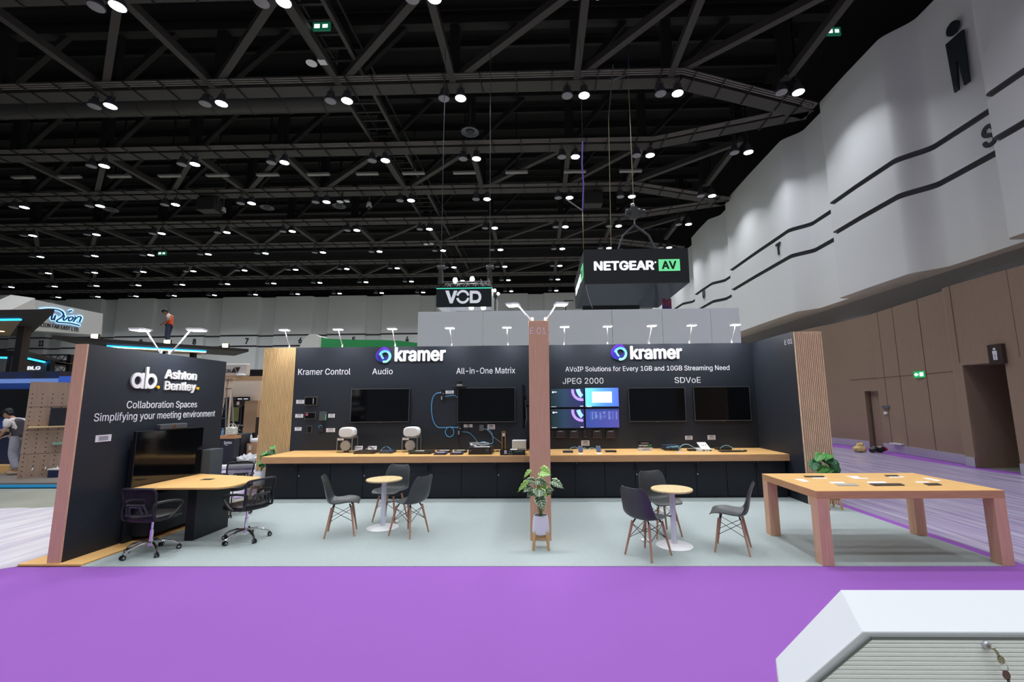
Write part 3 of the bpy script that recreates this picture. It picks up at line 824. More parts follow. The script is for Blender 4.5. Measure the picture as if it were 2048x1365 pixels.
# ---- counters and cabinets
YC, CZ, CT = 8.36, .782, .118
def worktop(x0, x1, lb):
    t = thing('counter_top', lb, 'counter', ((x0 + x1) / 2, YC, CZ - CT))
    B('top_board', WOODTOP, t, (x0, x1, YC, YB - .004, CZ - .006, CZ))
    B('front_fascia', WOODEDGE, t, (x0, x1, YC, YC + .03, CZ - CT, CZ - .006))
    B('carcass', WOODEDGE, t, (x0, x1, YC + .03, YB - .002, CZ - CT, CZ - .006))
worktop(-5.19, -.102, 'long beech counter top under the audio and matrix lettering')
worktop(.077, 4.495, 'long beech counter top under the video wall and SDVoE lettering')
def cabinet(x0, x1, lb, lock=True):
    t = thing('base_cabinet', lb, 'cabinet', ((x0 + x1) / 2, 8.45, .006), group='black cabinets under the counters')
    top = CZ - CT - .002; mid = (x0 + x1) / 2
    B('body', BLACKCAB, t, (x0 + .001, x1 - .001, 8.47, YB - .03, .006, top))
    for s, (a, b) in ((-1, (x0, mid)), (1, (mid, x1))):
        d = B('door', BLACKCAB, t, (a + .004, b - .004, 8.45, 8.469, .035, top - .012), bevel=.0015)
        hx = mid + s * .026
        h = MB().tube([(hx, 8.448, top - .02), (hx, 8.425, top - .035), (hx, 8.425, top - .135), (hx, 8.448, top - .15)], .005, 6).build('handle', DARK, d)
        MB().lathe([(0, -.004), (.005, -.004), (.005, 0)], (hx, 8.424, top - .03), 8, axis='y').build('handle_screw', STEEL, d)
        if s > 0 and lock: MB().lathe([(0, -.012), (.011, -.012), (.012, 0)], (mid + .026, 8.449, top - .235), 12, axis='y').build('lock', STEEL, d)
XA = [-5.15, -3.92, -2.695, -1.475, -.15]
for i in range(4): cabinet(XA[i], XA[i + 1], f'black two-door cabinet, {ORD[i]} from the pine slats, under the audio bay counter')
XB_ = [.08, 1.166, 2.278, 3.384, 4.46]
for i in range(4): cabinet(XB_[i], XB_[i + 1], f'black two-door cabinet, {ORD[i]} from the beech post, under the video wall counter', lock=i in (1, 2))

# ---- LED arm lights
def arm_light(base, head, w, lb, grp, yawdir=None, d=.075, lens_up=False):
    base, head = Vector(base), Vector(head)
    t = thing('arm_light', lb, 'light', base, group=grp)
    MB().cyl(base, base + Vector((0, 0, .07)), .016, n=10).build('clamp', WHITE, t)
    mb = MB(); mb.tube([base + Vector((0, 0, .05)), base.lerp(head, .5), head], .009, 6); mb.build('arm', WHITE, t)
    mb = MB(); mb.box(head.x - w / 2, head.x + w / 2, head.y - d, head.y + d * .6, head.z, head.z + .022)
    hd = mb.build('head', WHITE, t, bevel=.006)
    B('diffuser', LEDGLOW, hd, (head.x - w / 2 + .012, head.x + w / 2 - .012, head.y - d + .008, head.y + d * .6 - .02, head.z - .004, head.z + .001))
hx = [-5.339, -4.206, -3.069, -1.864, -.676, .516, 1.403, 2.308, 3.126, 4.014]
bx = [-5.46, -4.295, -3.136, -1.907, -.685, .521, 1.453, 2.338, 3.199, 4.1]
for i in range(10):
    where = 'the slatted pine panel' if i < 5 else 'the beech post'
    arm_light((bx[i], YB + .03, WH), (hx[i], 9.1, 3.285), .19, f"white LED arm light, {ORD[i % 5]} from {where}, on the {'audio' if i < 5 else 'video wall'} bay", 'LED arm lights along the back panels')
def arm_light2(base, head, yaw, lb, w=.18):
    base, head = Vector(base), Vector(head)
    t = thing('arm_light', lb, 'light', base)
    MB().cyl(base, base + Vector((0, 0, .06)), .018, n=10).build('clamp', WHITE, t)
    MB().tube([base, head], .010, 6).build('arm', WHITE, t)
    u = Vector((math.cos(yaw), math.sin(yaw), 0)); v = Vector((-math.sin(yaw), math.cos(yaw), .0)); c = head + u * w * .42
    hd = MB().obox(c + Vector((0, 0, .012)), u * w / 2, v * .085, (0, 0, .012)).build('head', WHITE, t, bevel=.008)
    MB().obox(c - Vector((0, 0, .002)), u * (w / 2 - .02), v * .066, (0, 0, .003)).build('diffuser', LEDGLOW, hd)
arm_light2((-5.42, 6.21, PH), (-5.70, 6.25, 2.83), PI, 'LED arm light leaning outward over the lettered side panel', .22)
arm_light2((-5.40, 6.34, PH), (-5.10, 6.30, 2.83), .15, 'LED arm light leaning over the meeting table from the side panel', .22)
arm_light2((-.10, 6.05, 2.85), (-.29, 6.0, 3.075), PI - .2, 'LED arm light on the beech post, leaning over the audio bay')
arm_light2((.08, 6.05, 2.85), (.225, 6.0, 3.075), .2, 'LED arm light on the beech post, leaning over the video wall bay')

# ================================================================== FURNITURE
FZ = .006      # top of the stand carpet
def smooth01(t): return 3 * t * t - 2 * t ** 3
def catmull(pts, n):
    out = []; m = len(pts)
    for i in range(n + 1):
        t = i / n * (m - 1); k = min(int(t), m - 2); u = t - k
        p = [Vector(pts[max(0, min(m - 1, k + d))]) for d in (-1, 0, 1, 2)]
        out.append(.5 * ((2 * p[1]) + (p[2] - p[0]) * u + (2 * p[0] - 5 * p[1] + 4 * p[2] - p[3]) * u * u + (3 * p[1] - p[0] - 3 * p[2] + p[3]) * u ** 3))
    return out
# moulded shell side chair, front = +x
def make_shell_chair():
    t = thing('shell_chair', '', 'chair', (0, 0, 0), group='moulded shell chairs at the round tables')
    prof = catmull([(.222, 0, .410), (.20, 0, .423), (.12, 0, .424), (.0, 0, .410), (-.10, 0, .408), (-.165, 0, .428), (-.195, 0, .485), (-.213, 0, .57), (-.232, 0, .66), (-.256, 0, .735), (-.276, 0, .775)], 26)
    wid = catmull([(0, .175, 0), (0, .205, 0), (0, .222, 0), (0, .228, 0), (0, .230, 0), (0, .231, 0), (0, .226, 0), (0, .216, 0), (0, .204, 0), (0, .184, 0), (0, .142, 0)], 26)
    mb = MB(); nu = 14; vs = []
    for i, p in enumerate(prof):
        v = i / 26; hw = wid[i].y
        d = prof[min(i + 1, 26)] - prof[max(i - 1, 0)]; d.normalize()
        nrm = Vector((d.z, 0, -d.x))
        if nrm.z < 0 and v < .35: nrm = -nrm
        if nrm.x < 0 and v > .5: nrm = -nrm
        if .3 < v < .62: nrm = Vector((.6, 0, .8)).lerp(Vector((.98, 0, .2)), (v - .3) / .32).normalized()
        lift = (.004 + .058 * smooth01(min(1, v / .4))) if v < .45 else .062 * (1 - .66 * smooth01((v - .45) / .5) if v < .95 else .34)
        for k in range(nu + 1):
            u = -1 + 2 * k / nu
            vs.append(p + Vector((0, u * hw, 0)) + nrm * lift * abs(u) ** 2.6)
    fs = [(i * (nu + 1) + k, i * (nu + 1) + k + 1, (i + 1) * (nu + 1) + k + 1, (i + 1) * (nu + 1) + k) for i in range(26) for k in range(nu)]
    mb.add(vs, fs, 0, True)
    mb.build('shell', SHELL, t, solid=.009, subsurf=1, local=True)
    tops = [(.125, .115), (.125, -.115), (-.115, .115), (-.115, -.115)]
    for x, y in tops:
        fx, fy = math.copysign(.185, x), math.copysign(.185, y)
        MB().cyl((fx, fy, 0), (x, y, .372), .0105, .0165, n=10).build('leg', LEGWOOD, t, local=True)
    mb = MB(); rr = .0035
    def pt(i, k):
        x, y = tops[i]; fx, fy = math.copysign(.185, x), math.copysign(.185, y)
        return Vector((fx + (x - fx) * k, fy + (y - fy) * k, .372 * k))
    for a, b in ((0, 1), (2, 3), (0, 2), (1, 3)):
        mb.cyl(pt(a, .92), pt(b, .50), rr, n=6); mb.cyl(pt(b, .92), pt(a, .50), rr, n=6)
    for i in range(4):
        mb.cyl(pt(i, .9), Vector((tops[i][0] * .8, tops[i][1] * .75, .402)), .009, n=8)
    mb.build('wire_brace', DARK, t, local=True)
    return t
c0 = make_shell_chair()
chairs = [(-2.72, 6.265, 18, 'black shell chair in profile, its back toward the office chairs, at the round table by the beech post side'),
          (-2.30, 7.0, -101, 'black shell chair behind the round table under the audio bay, facing the aisle'),
          (-1.79, 6.25, 154, 'black shell chair turned away, nearest the beech post, at the audio bay round table'),
          (1.215, 5.41, 40, 'black shell chair with its back to the aisle at the video wall round table'),
          (1.59, 6.22, -74, 'black shell chair behind the round table before the video wall, facing the aisle'),
          (2.255, 5.585, 154, 'black shell chair in profile between the round table and the large beech table')]
chairs[0] = chairs[0][:3] + ('black shell chair in profile, at the round table beside the office chairs',)
for i, (x, y, a, lb) in enumerate(chairs):
    if i == 0: c0.location = (x, y, FZ); c0.rotation_euler = (0, 0, R(a)); c0['label'] = lb
    else: dup(c0, (x, y, FZ), R(a), lb)
# round pedestal tables
def round_table(x, y, lb):
    t = thing('round_table', lb, 'table', (x, y, FZ), group='small round pedestal tables')
    MB().lathe([(0, .650), (.243, .650), (.250, .656), (.250, .668), (.246, .673), (0, .673)], n=48).build('table_top', OAKTOP, t, local=True)
    MB().cyl((0, 0, .02), (0, 0, .65), .034, n=24).build('pedestal', mat('pedestal_white', (222, 222, 238), rough=.35), t, local=True)
    MB().lathe([(0, 0), (.215, 0), (.22, .004), (.21, .009), (.06, .022), (.036, .026), (.034, .04)], n=48).build('table_base', WHITE, t, local=True)
tb = []
round_table(-2.255, 6.56, 'round oak-topped table on a white pedestal, before the audio bay')
round_table(1.612, 5.745, 'round oak-topped table on a white pedestal, before the video wall')
# white floor outlet boxes by the tables
for x, y, lb in ((-2.17, 6.86, 'small white floor outlet box behind the audio bay round table'), (1.30, 5.93, 'small white floor outlet box beside the video wall round table')):
    o = B('floor_outlet', WHITE, None, (x - .05, x + .05, y - .05, y + .05, FZ, FZ + .018), bevel=.004); tag(o, lb, 'outlet box')

# big beech table with square legs
t = thing('display_table', 'large square beech table with thick legs and papers on top', 'table', (3.96, 5.66, FZ))
TX0, TX1, TY0, TY1, TZ = 2.972, 4.965, 5.06, 6.25, .772
B('table_top', WOODTOP, t, (TX0, TX1, TY0, TY1, TZ - .006, TZ))
B('apron', WOODEDGE, t, (TX0, TX1, TY0, TY1, TZ - .082, TZ - .006))
LW = .125
for x, y in ((TX0, TY0), (TX1 - LW, TY0), (TX0, TY1 - LW), (TX1 - LW, TY1 - LW)):
    B('leg', WOODPOST, t, (x, x + LW, y, y + LW, FZ, TZ - .082))
def flat_card(poly_px, m, name, lb, cat, z=TZ, th=.003, grp=None):
    pts = [az(px, py, z) for px, py in poly_px]
    mb = MB(); mb.prism([(p.x, p.y) for p in pts], (0, 0, z), (1, 0, 0), (0, 1, 0), (0, 0, th))
    return tag(mb.build(name, m), lb, cat, grp)
Z8 = lambda *ps: [(1580 + a / 4.376, 930 + b / 4.376) for a, b in ps]
PAPER = mat('paper', (242, 236, 232), rough=.6); SLATE = mat('slate_cover', (62, 54, 50), rough=.45); SILV = mat('silver_cover', (186, 180, 172), rough=.4)
flat_card(Z8((118, 102), (290, 102), (304, 111), (136, 112)), SLATE, 'folder', 'dark folder at the far edge of the beech table, nearest the tan slats', 'folder', th=.008)
flat_card(Z8((190, 115), (316, 115), (332, 123), (206, 124)), PAPER, 'paper_sheet', 'white sheet just before the dark folder near the tan slats', 'paper')
flat_card(Z8((38, 127), (112, 126), (172, 150), (118, 152)), PAPER, 'paper_sheet', 'white sheet lying slanted nearest the slatted end of the beech table', 'paper')
flat_card(Z8((490, 101), (590, 101), (612, 116), (560, 122)), PAPER, 'paper_sheet', 'white leaflet with grey picture, midway at the far table edge', 'paper')
flat_card(Z8((550, 120), (680, 119), (692, 127), (566, 128)), PAPER, 'paper_sheet', 'white sheet just before the leaflet with grey picture', 'paper', th=.005)
flat_card(Z8((825, 95), (938, 95), (955, 104), (846, 105)), SLATE, 'folder', 'small dark folder at the far table edge beside a white sheet', 'folder', th=.008)
flat_card(Z8((862, 106), (990, 105), (1004, 113), (880, 114)), PAPER, 'paper_sheet', 'white sheet just before the small far dark folder', 'paper')
flat_card(Z8((340, 153), (466, 152), (486, 165), (362, 166)), PAPER, 'paper_sheet', 'white sheet touching the silver-grey folder', 'paper')
flat_card(Z8((392, 171), (570, 170), (604, 187), (424, 188)), SILV, 'folder', 'silver-grey folder near the front edge of the beech table', 'folder', th=.008)
flat_card(Z8((664, 150), (826, 149), (852, 163), (690, 164)), PAPER, 'paper_sheet', 'white sheet just behind the widest dark folder', 'paper')
flat_card(Z8((694, 171), (966, 169), (1006, 185), (742, 188)), SLATE, 'folder', 'widest dark folder in the middle of the beech table', 'folder', th=.009)
flat_card(Z8((1090, 149), (1208, 149), (1228, 159), (1112, 160)), PAPER, 'paper_sheet', 'white sheet beside the dark folder nearest the brown wall', 'paper')
flat_card(Z8((1150, 119), (1220, 118), (1330, 142), (1290, 146)), PAPER, 'paper_sheet', 'long white sheet lying slanted along the table edge by the brown wall', 'paper')
flat_card(Z8((1168, 168), (1290, 166), (1332, 182), (1212, 184)), SLATE, 'folder', 'small dark folder nearest the table end by the brown wall', 'folder', th=.008)

# ---- meeting table, screen and speaker by the side panel
t = thing('meeting_table', 'beech meeting table with black slab leg before a large screen', 'table', (-4.6, 6.3, FZ))
MZ = .70
def rounded(poly, r, n=5):
    out = []; m = len(poly)
    for i in range(m):
        p = Vector(poly[i]); a = (Vector(poly[i - 1]) - p).normalized(); b = (Vector(poly[(i + 1) % m]) - p).normalized()
        rr = r[i] if isinstance(r, (list, tuple)) else r
        if rr <= 0: out.append(tuple(p)); continue
        for k in range(n + 1):
            q = k / n; out.append(tuple((p + a * rr) * (1 - q) ** 2 + p * 2 * q * (1 - q) + (p + b * rr) * q * q))
    return out
tp = rounded([(-5.26, 5.80), (-4.02, 5.80), (-4.02, 6.62), (-5.26, 6.96)], [0, .18, .2, 0])
MB().prism(tp, (0, 0, MZ - .018), (1, 0, 0), (0, 1, 0), (0, 0, .018)).build('table_top', WOODTOP, t)
tb = MB().prism([(p[0], p[1]) for p in tp], (0, 0, MZ - .022), (1, 0, 0), (0, 1, 0), (0, 0, .004)).build('table_edge', WOODEDGE, t)
B('slab_leg', BLACKCAB, t, (-4.645, -4.525, 5.97, 6.62, FZ, MZ - .022), bevel=.004)
g = az(415, 959.5, MZ)
B('cable_grommet', DARK, t, (g.x - .075, g.x + .075, g.y - .05, g.y + .05, MZ, MZ + .003))
B('cable_duct', WHITEM, t, (-4.78, -4.74, 6.2, 6.26, .36, MZ - .022))
s = thing('screen_stand', 'black floor-standing screen stand behind the meeting table', 'stand', (-5.22, 6.35, .022))
B('stand_back', BLACKCAB, s, (-5.330, -5.285, 5.80, 6.90, .022, 1.30), bevel=.003)
B('stand_box', BLACKCAB, s, (-5.285, -5.09, 5.9, 6.8, .08, .60), bevel=.004)
B('indicator', mat('led_red', (255, 30, 40), emit=(255, 20, 40), estr=4), s, (-5.089, -5.084, 6.18, 6.2, .33, .35))
def screen(name, lb, X, y0, y1, z0, z1):
    pass
s = thing('flat_screen', 'large dark screen standing on the meeting table before the lettered side panel', 'screen', (-5.25, 6.36, MZ))
B('screen_case', DARK, s, (-5.284, -5.242, 5.77, 6.94, MZ + .002, 1.415), bevel=.003)
B('screen_glass', SCREEN, s, (-5.243, -5.240, 5.782, 6.928, MZ + .02, 1.404))
s = thing('video_bar', 'grey conference video bar on top of the meeting screen', 'video bar', (-5.25, 6.35, 1.416))
B('bar_body', mat('bar_grey', (66, 70, 78), rough=.6), s, (-5.29, -5.22, 6.10, 6.58, 1.416, 1.49), bevel=.012)
MB().lathe([(0, .0), (.022, .0), (.026, -.02)], (-5.214, 6.34, 1.455), 16, axis='x').build('camera_lens', mat('lens_copper', (150, 100, 60), rough=.25, metal=.6), s)
FELT = mat('felt_grey', (70, 76, 84), rough=.95, var=.25, vscale=160)
tag(B('felt_speaker', FELT, None, (-5.284, -5.12, 6.965, 7.24, .62, 1.06), bevel=.006), 'grey felt loudspeaker box beside the meeting screen', 'loudspeaker')
tag(B('speaker_foot', DARK, None, (-5.334, -5.1, 6.965, 7.24, .022, .62)), 'black foot box under the grey felt loudspeaker', 'speaker foot')

# ---- mesh office chairs, front = +x
MESHM = mat('chair_mesh', (22, 23, 27), rough=.8, alpha=.72)
CHBLK = mat('chair_black', (30, 31, 34), rough=.42)
CHSEAT = mat('chair_leather', (18, 18, 20), rough=.38)
def make_office_chair():
    t = thing('office_chair', '', 'chair', (0, 0, 0), group='mesh-back office chairs round the meeting table')
    # five-star base
    mb = MB()
    for k in range(5):
        a = R(72 * k + 20); d = Vector((math.cos(a), math.sin(a), 0))
        mb.tube([d * .02 + Vector((0, 0, .125)), d * .12 + Vector((0, 0, .125)), d * .22 + Vector((0, 0, .095)), d * .27 + Vector((0, 0, .06))], [.019, .017, .014, .012], 8)
    mb.cyl((0, 0, .085), (0, 0, .16), .03, .024, n=14)
    mb.build('star_base', CHROME, t, local=True)
    for k in range(5):
        a = R(72 * k + 20); c = Vector((math.cos(a), math.sin(a), 0)) * .275; n = Vector((-math.sin(a), math.cos(a), 0))
        mb = MB()
        for sg in (-1, 1): mb.cyl(c + n * sg * .008 + Vector((0, 0, .027)), c + n * sg * .022 + Vector((0, 0, .027)), .026, n=14, mi=0)
        for sg in (-1, 1): mb.cyl(c + n * sg * .0221 + Vector((0, 0, .027)), c + n * sg * .0235 + Vector((0, 0, .027)), .012, n=10, mi=1)
        mb.cyl(c + Vector((0, 0, .03)), c + Vector((0, 0, .062)), .010, n=8)
        mb.build('caster', [DARK, GREYCABLE], t, local=True)
    mb = MB(); mb.cyl((0, 0, .15), (0, 0, .27), .021, n=14); mb.cyl((0, 0, .27), (0, 0, .385), .013, n=12); mb.build('gas_column', CHROME, t, local=True)
    B('tilt_plate', DARK, t, (-.11, .11, -.07, .07, .38, .40), local=True)
    # seat cushion
    mb = MB(); mb.ball((.02, 0, .425), .235, .225, .042, n=28, m=10, e=.55); mb.build('seat', CHSEAT, t, local=True)
    # back frame loop, leaning back
    def bp(y, z): return Vector((-.20 - (z - .42) * .26 + .06 * (y / .2) ** 2, y, z))
    loop = [(-.17, .46), (-.185, .56), (-.20, .68), (-.195, .765), (-.12, .785), (0, .79), (.12, .785), (.195, .765), (.20, .68), (.185, .56), (.17, .46), (.08, .445), (-.08, .445)]
    lp = catmull([bp(*q) for q in loop] + [bp(*loop[0])], 60)[:-1]
    mb = MB(); mb.tube(lp, .0135, 8, closed=True); mb.build('back_frame', CHBLK, t, local=True)
    # mesh panel
    vs = []; nu, nv = 8, 10
    for j in range(nv + 1):
        z = .452 + (.783 - .452) * j / nv; hw = .165 + .035 * math.sin(min(1, j / nv * 1.25) * PI / 2) - (.03 if j == nv else 0)
        for i in range(nu + 1): vs.append(bp(-hw + 2 * hw * i / nu, z) + Vector((.004, 0, 0)))
    mb = MB(); mb.add(vs, [(j * (nu + 1) + i, j * (nu + 1) + i + 1, (j + 1) * (nu + 1) + i + 1, (j + 1) * (nu + 1) + i) for j in range(nv) for i in range(nu)], 0, True)
    mb.build('back_mesh', MESHM, t, local=True)
    # lumbar support: nested trapezoid bars
    mb = MB()
    for s_, zz in ((1, 0), (.62, .0)):
        q = [(-.13 * s_, .48), (-.10 * s_, .60 - (1 - s_) * .06), (.10 * s_, .60 - (1 - s_) * .06), (.13 * s_, .48)]
        mb.tube([bp(y, z) - Vector((.022, 0, 0)) for y, z in q], .012, 6)
    mb.tube([bp(-.165, .475) - Vector((.018, 0, 0)), bp(0, .47) - Vector((.03, 0, 0)), bp(.165, .475) - Vector((.018, 0, 0))], .016, 6)
    mb.build('lumbar_support', mat('lumbar_grey', (52, 54, 58), rough=.5), t, local=True)
    for sg in (-1, 1):
        y = sg * .235
        mb = MB()
        mb.tube(catmull([(-.205, sg * .18, .60), (-.12, y, .615), (.02, y * 1.04, .60), (.11, y * 1.04, .575), (.125, y * 1.02, .54), (.06, y, .47), (-.02, y * .95, .415), (-.06, y * .7, .405)], 26), [.017] * 27, 8)
        mb.tube([(-.205, sg * .18, .60), (-.215, sg * .19, .52), (-.19, sg * .2, .43), (-.1, sg * .18, .40)], .016, 8)
        mb.build('armrest', CHBLK, t, local=True)
    return t
c1 = make_office_chair()
offs = [(-4.68, 5.50, 88, 'black mesh office chair with its back to the aisle, before the meeting table'),
        (-3.87, 6.02, 160, 'black mesh office chair at the free end of the meeting table'),
        (-4.98, 7.34, -78, 'black mesh office chair behind the meeting table, beside the felt loudspeaker')]
for i, (x, y, a, lb) in enumerate(offs):
    if i == 0: c1.location = (x, y, FZ); c1.rotation_euler = (0, 0, R(a)); c1['label'] = lb
    else: dup(c1, (x, y, FZ), R(a), lb)

# ---- plants
def leaf_mat(name, dark, light, w=.10, bands=5.5, vein=.16):
    m = bpy.data.materials.new(name); m.use_nodes = True; nt = m.node_tree; b = nt.nodes['Principled BSDF']; b.inputs['Roughness'].default_value = .35
    uv = nt.nodes.new('ShaderNodeUVMap'); sp = nt.nodes.new('ShaderNodeSeparateXYZ'); nt.links.new(uv.outputs[0], sp.inputs[0])
    def math_(op, a, b_=None):
        n = nt.nodes.new('ShaderNodeMath'); n.operation = op
        for i, q in enumerate((a, b_)):
            if q is None: continue
            if isinstance(q, (int, float)): n.inputs[i].default_value = q
            else: nt.links.new(q, n.inputs[i])
        return n.outputs[0]
    ab = math_('ABSOLUTE', math_('SUBTRACT', sp.outputs[0], .5))
    mid = math_('LESS_THAN', ab, .022)
    edge = math_('GREATER_THAN', ab, .5 - w * .5)
    ph = math_('FRACT', math_('SUBTRACT', math_('MULTIPLY', sp.outputs[1], bands), math_('MULTIPLY', ab, 2.6)))
    side = math_('LESS_THAN', ph, vein)
    mx = math_('MAXIMUM', math_('MAXIMUM', mid, edge), side)
    r = nt.nodes.new('ShaderNodeMix'); r.data_type = 'RGBA'; nt.links.new(mx, r.inputs[0]); r.inputs[6].default_value = lin(dark); r.inputs[7].default_value = lin(light)
    nt.links.new(r.outputs[2], b.inputs['Base Color']); return m
ALOC = leaf_mat('leaf_alocasia', (38, 84, 52), (206, 218, 176))
ALOC2 = leaf_mat('leaf_alocasia_young', (92, 146, 44), (190, 214, 120))
GREENL = leaf_mat('leaf_green', (74, 140, 66), (128, 186, 110), w=.02, vein=.08)
GREENL2 = leaf_mat('leaf_deep_green', (32, 92, 50), (72, 136, 84), w=.02, vein=.08)
STEM = mat('stem_green', (110, 140, 70), rough=.5)
def leaf(parent, root, base, tip, width, up, m, fold=.25, droop=.1, heart=True):
    """leaf blade from base to tip, with its stalk from root"""
    root, base, tip, up = Vector(root), Vector(base), Vector(tip), Vector(up).normalized()
    d = tip - base; L = d.length; d.normalize(); sx = d.cross(up).normalized(); n = sx.cross(d).normalized()
    mb = MB(); nv, nu = 10, 6; vs = []; uvs = []
    for j in range(nv + 1):
        v = j / nv
        hw = width / 2 * (math.sin(PI * min(1, (v + .10) ** .62)) ** .8 if heart else math.sin(PI * v ** .8)) if j < nv else 0.0
        if j == 0: hw = width * .22
        for i in range(nu + 1):
            u = -1 + 2 * i / nu
            back = -.13 * L * abs(u) ** 1.5 * max(0, 1 - v * 3.2) if heart else 0
            p = base + d * (v * L + back) + sx * u * hw + n * (abs(u) * hw * fold - droop * L * v * v + .012 * math.sin(v * 26 + abs(u) * 3) * abs(u))
            vs.append(p); uvs.append((.5 + u * .5, v))
    fs = [(j * (nu + 1) + i, j * (nu + 1) + i + 1, (j + 1) * (nu + 1) + i + 1, (j + 1) * (nu + 1) + i) for j in range(nv) for i in range(nu)]
    off = parent.location
    me = bpy.data.meshes.new('leaf'); me.from_pydata([v - off for v in vs], [], fs); me.materials.append(m)
    ul = me.uv_layers.new(name='UVMap')
    for lp in me.loops: ul.data[lp.index].uv = uvs[lp.vertex_index]
    for p in me.polygons: p.use_smooth = True
    o = bpy.data.objects.new('leaf', me); COL.objects.link(o); o.parent = parent
    md = o.modifiers.new('solid', 'SOLIDIFY'); md.thickness = .0015
    midp = root.lerp(base, .55) + Vector((0, 0, .05))
    st = MB().tube(catmull([root, midp, base], 8), .0035, 5).build('stalk', STEM, parent)
    return o
def pot_stand(x, y, z, k, lb, name='potted_plant'):
    t = thing(name, lb, 'plant', (x, y, z))
    mb = MB(); mb.lathe([(.0, .148), (.06, .150), (.090, .165), (.100, .19), (.098, .25), (.088, .33), (.080, .366), (.074, .366), (.078, .33), (.07, .32), (0, .32)], n=36); 
    for v in mb.v: v *= k
    mb.build('pot', WHITEM, t, local=True)
    MB().lathe([(0, .335 * k), (.076 * k, .335 * k)], n=20).build('soil', mat('soil', (50, 40, 32), rough=1), t, local=True)
    for a in (45, 135, 225, 315):
        d = Vector((math.cos(R(a)), math.sin(R(a)), 0)); s_ = d.cross(Vector((0, 0, 1)))
        A = d * .125 * k; Bv = d * .088 * k + Vector((0, 0, .20 * k))
        MB().bar(A, Bv, .018 * k, .026 * k, up=d).build('leg', OAK, t, local=True)
    mb = MB()
    mb.bar((-.07 * k, -.07 * k, .128 * k), (.07 * k, .07 * k, .128 * k), .018 * k, .03 * k); mb.bar((-.07 * k, .07 * k, .128 * k), (.07 * k, -.07 * k, .128 * k), .018 * k, .03 * k)
    mb.build('stand_cross', OAK, t, local=True)
    return t
# variegated plant in front of the beech post
yp = 5.66
c = az(1081, 1077, FZ)
t = pot_stand(-.012, yp, FZ, 1.05, 'variegated plant in a white pot on wooden legs before the beech post')
rt = Vector((-.012, yp, FZ + .36))
Zp = lambda px, py, dy=0.0: ay(980 + px / 6.825, 900 + py / 6.825, yp + dy)
NL = [((545, 285), (452, 392), .055, ALOC2, 0), ((690, 300), (845, 340), .17, ALOC2, .0), ((600, 440), (488, 396), .10, ALOC, -.05), ((640, 430), (805, 470), .11, ALOC, .02),
      ((515, 430), (362, 588), .07, ALOC2, 0), ((850, 430), (1020, 530), .11, ALOC, 0), ((560, 510), (445, 578), .09, ALOC, -.04), ((675, 525), (640, 505), .1, ALOC2, .08),
      ((600, 575), (495, 648), .10, ALOC, -.02), ((672, 550), (670, 660), .155, ALOC, -.10), ((780, 560), (880, 545), .09, ALOC, .03), ((700, 580), (852, 600), .13, ALOC2, .04), ((672, 655), (742, 832), .145, ALOC, -.12), ((700, 520), (760, 560), .16, ALOC2, .05)]
for (bx_, by_), (tx_, ty_), w_, m_, dy in NL:
    b_ = Zp(bx_, by_, dy * .6); e_ = Zp(tx_, ty_, dy - .05)
    leaf(t, rt + Vector((random.uniform(-.02, .02), random.uniform(-.02, .02), 0)), b_, e_, w_, (random.uniform(-.15, .15), -.75, .65), m_, fold=.22, droop=.08)
# green plant before the tan slats
c = az(1655, 1022, FZ)
t = pot_stand(4.70, 7.62, FZ, 1.18, 'green leafy plant in a wooden-legged pot before the tan slats, behind the beech table')
rt = Vector((4.70, 7.62, FZ + .40))
Zp = lambda px, py, dy=0.0: ay(1380 + px / 5.689, 840 + py / 5.689, 7.55 + dy)
for (bx_, by_), (tx_, ty_), w_, m_ in [((1500, 400), (1425, 470), .16, GREENL), ((1590, 400), (1520, 455), .16, GREENL), ((1420, 490), (1400, 590), .18, GREENL2), ((1600, 480), (1715, 600), .19, GREENL2), ((1560, 460), (1690, 500), .16, GREENL2), ((1540, 540), (1450, 610), .16, GREENL), ((1570, 545), (1560, 620), .17, GREENL), ((1640, 560), (1690, 640), .17, GREENL2), ((1500, 530), (1470, 640), .16, GREENL), ((1530, 430), (1600, 520), .17, GREENL2), ((1450, 470), (1380, 560), .15, GREENL2), ((1620, 600), (1640, 680), .17, GREENL)]:
    dy = random.uniform(-.12, .05)
    leaf(t, rt, Zp(bx_, by_, dy * .5), Zp(tx_, ty_, dy - .06), w_, (random.uniform(-.3, .3), -.5, .8), m_, fold=.2, droop=.12)
# plant half hidden behind the counter end
t = pot_stand(-5.42, 8.75, FZ, 1.3, 'green plant half hidden behind the counter end, before the pine slats')
rt = Vector((-5.42, 8.75, FZ + .45))
Zp = lambda px, py, dy=0.0: ay(420 + px / 5.689, 720 + py / 5.689, 8.7 + dy)
for (bx_, by_), (tx_, ty_), w_, m_ in [((740, 1000), (655, 1005), .12, GREENL), ((650, 1060), (560, 1090), .13, GREENL), ((680, 1045), (745, 1070), .14, GREENL2), ((610, 1095), (575, 1150), .12, GREENL2), ((600, 1160), (520, 1195), .12, GREENL), ((590, 1180), (560, 1230), .12, GREENL2), ((640, 1070), (690, 1100), .16, GREENL), ((640, 1150), (600, 1240), .14, GREENL2)]:
    leaf(t, rt, Zp(bx_, by_), Zp(tx_, ty_, -.05), w_, (random.uniform(-.3, .3), -.5, .8), m_, fold=.2, droop=.1)

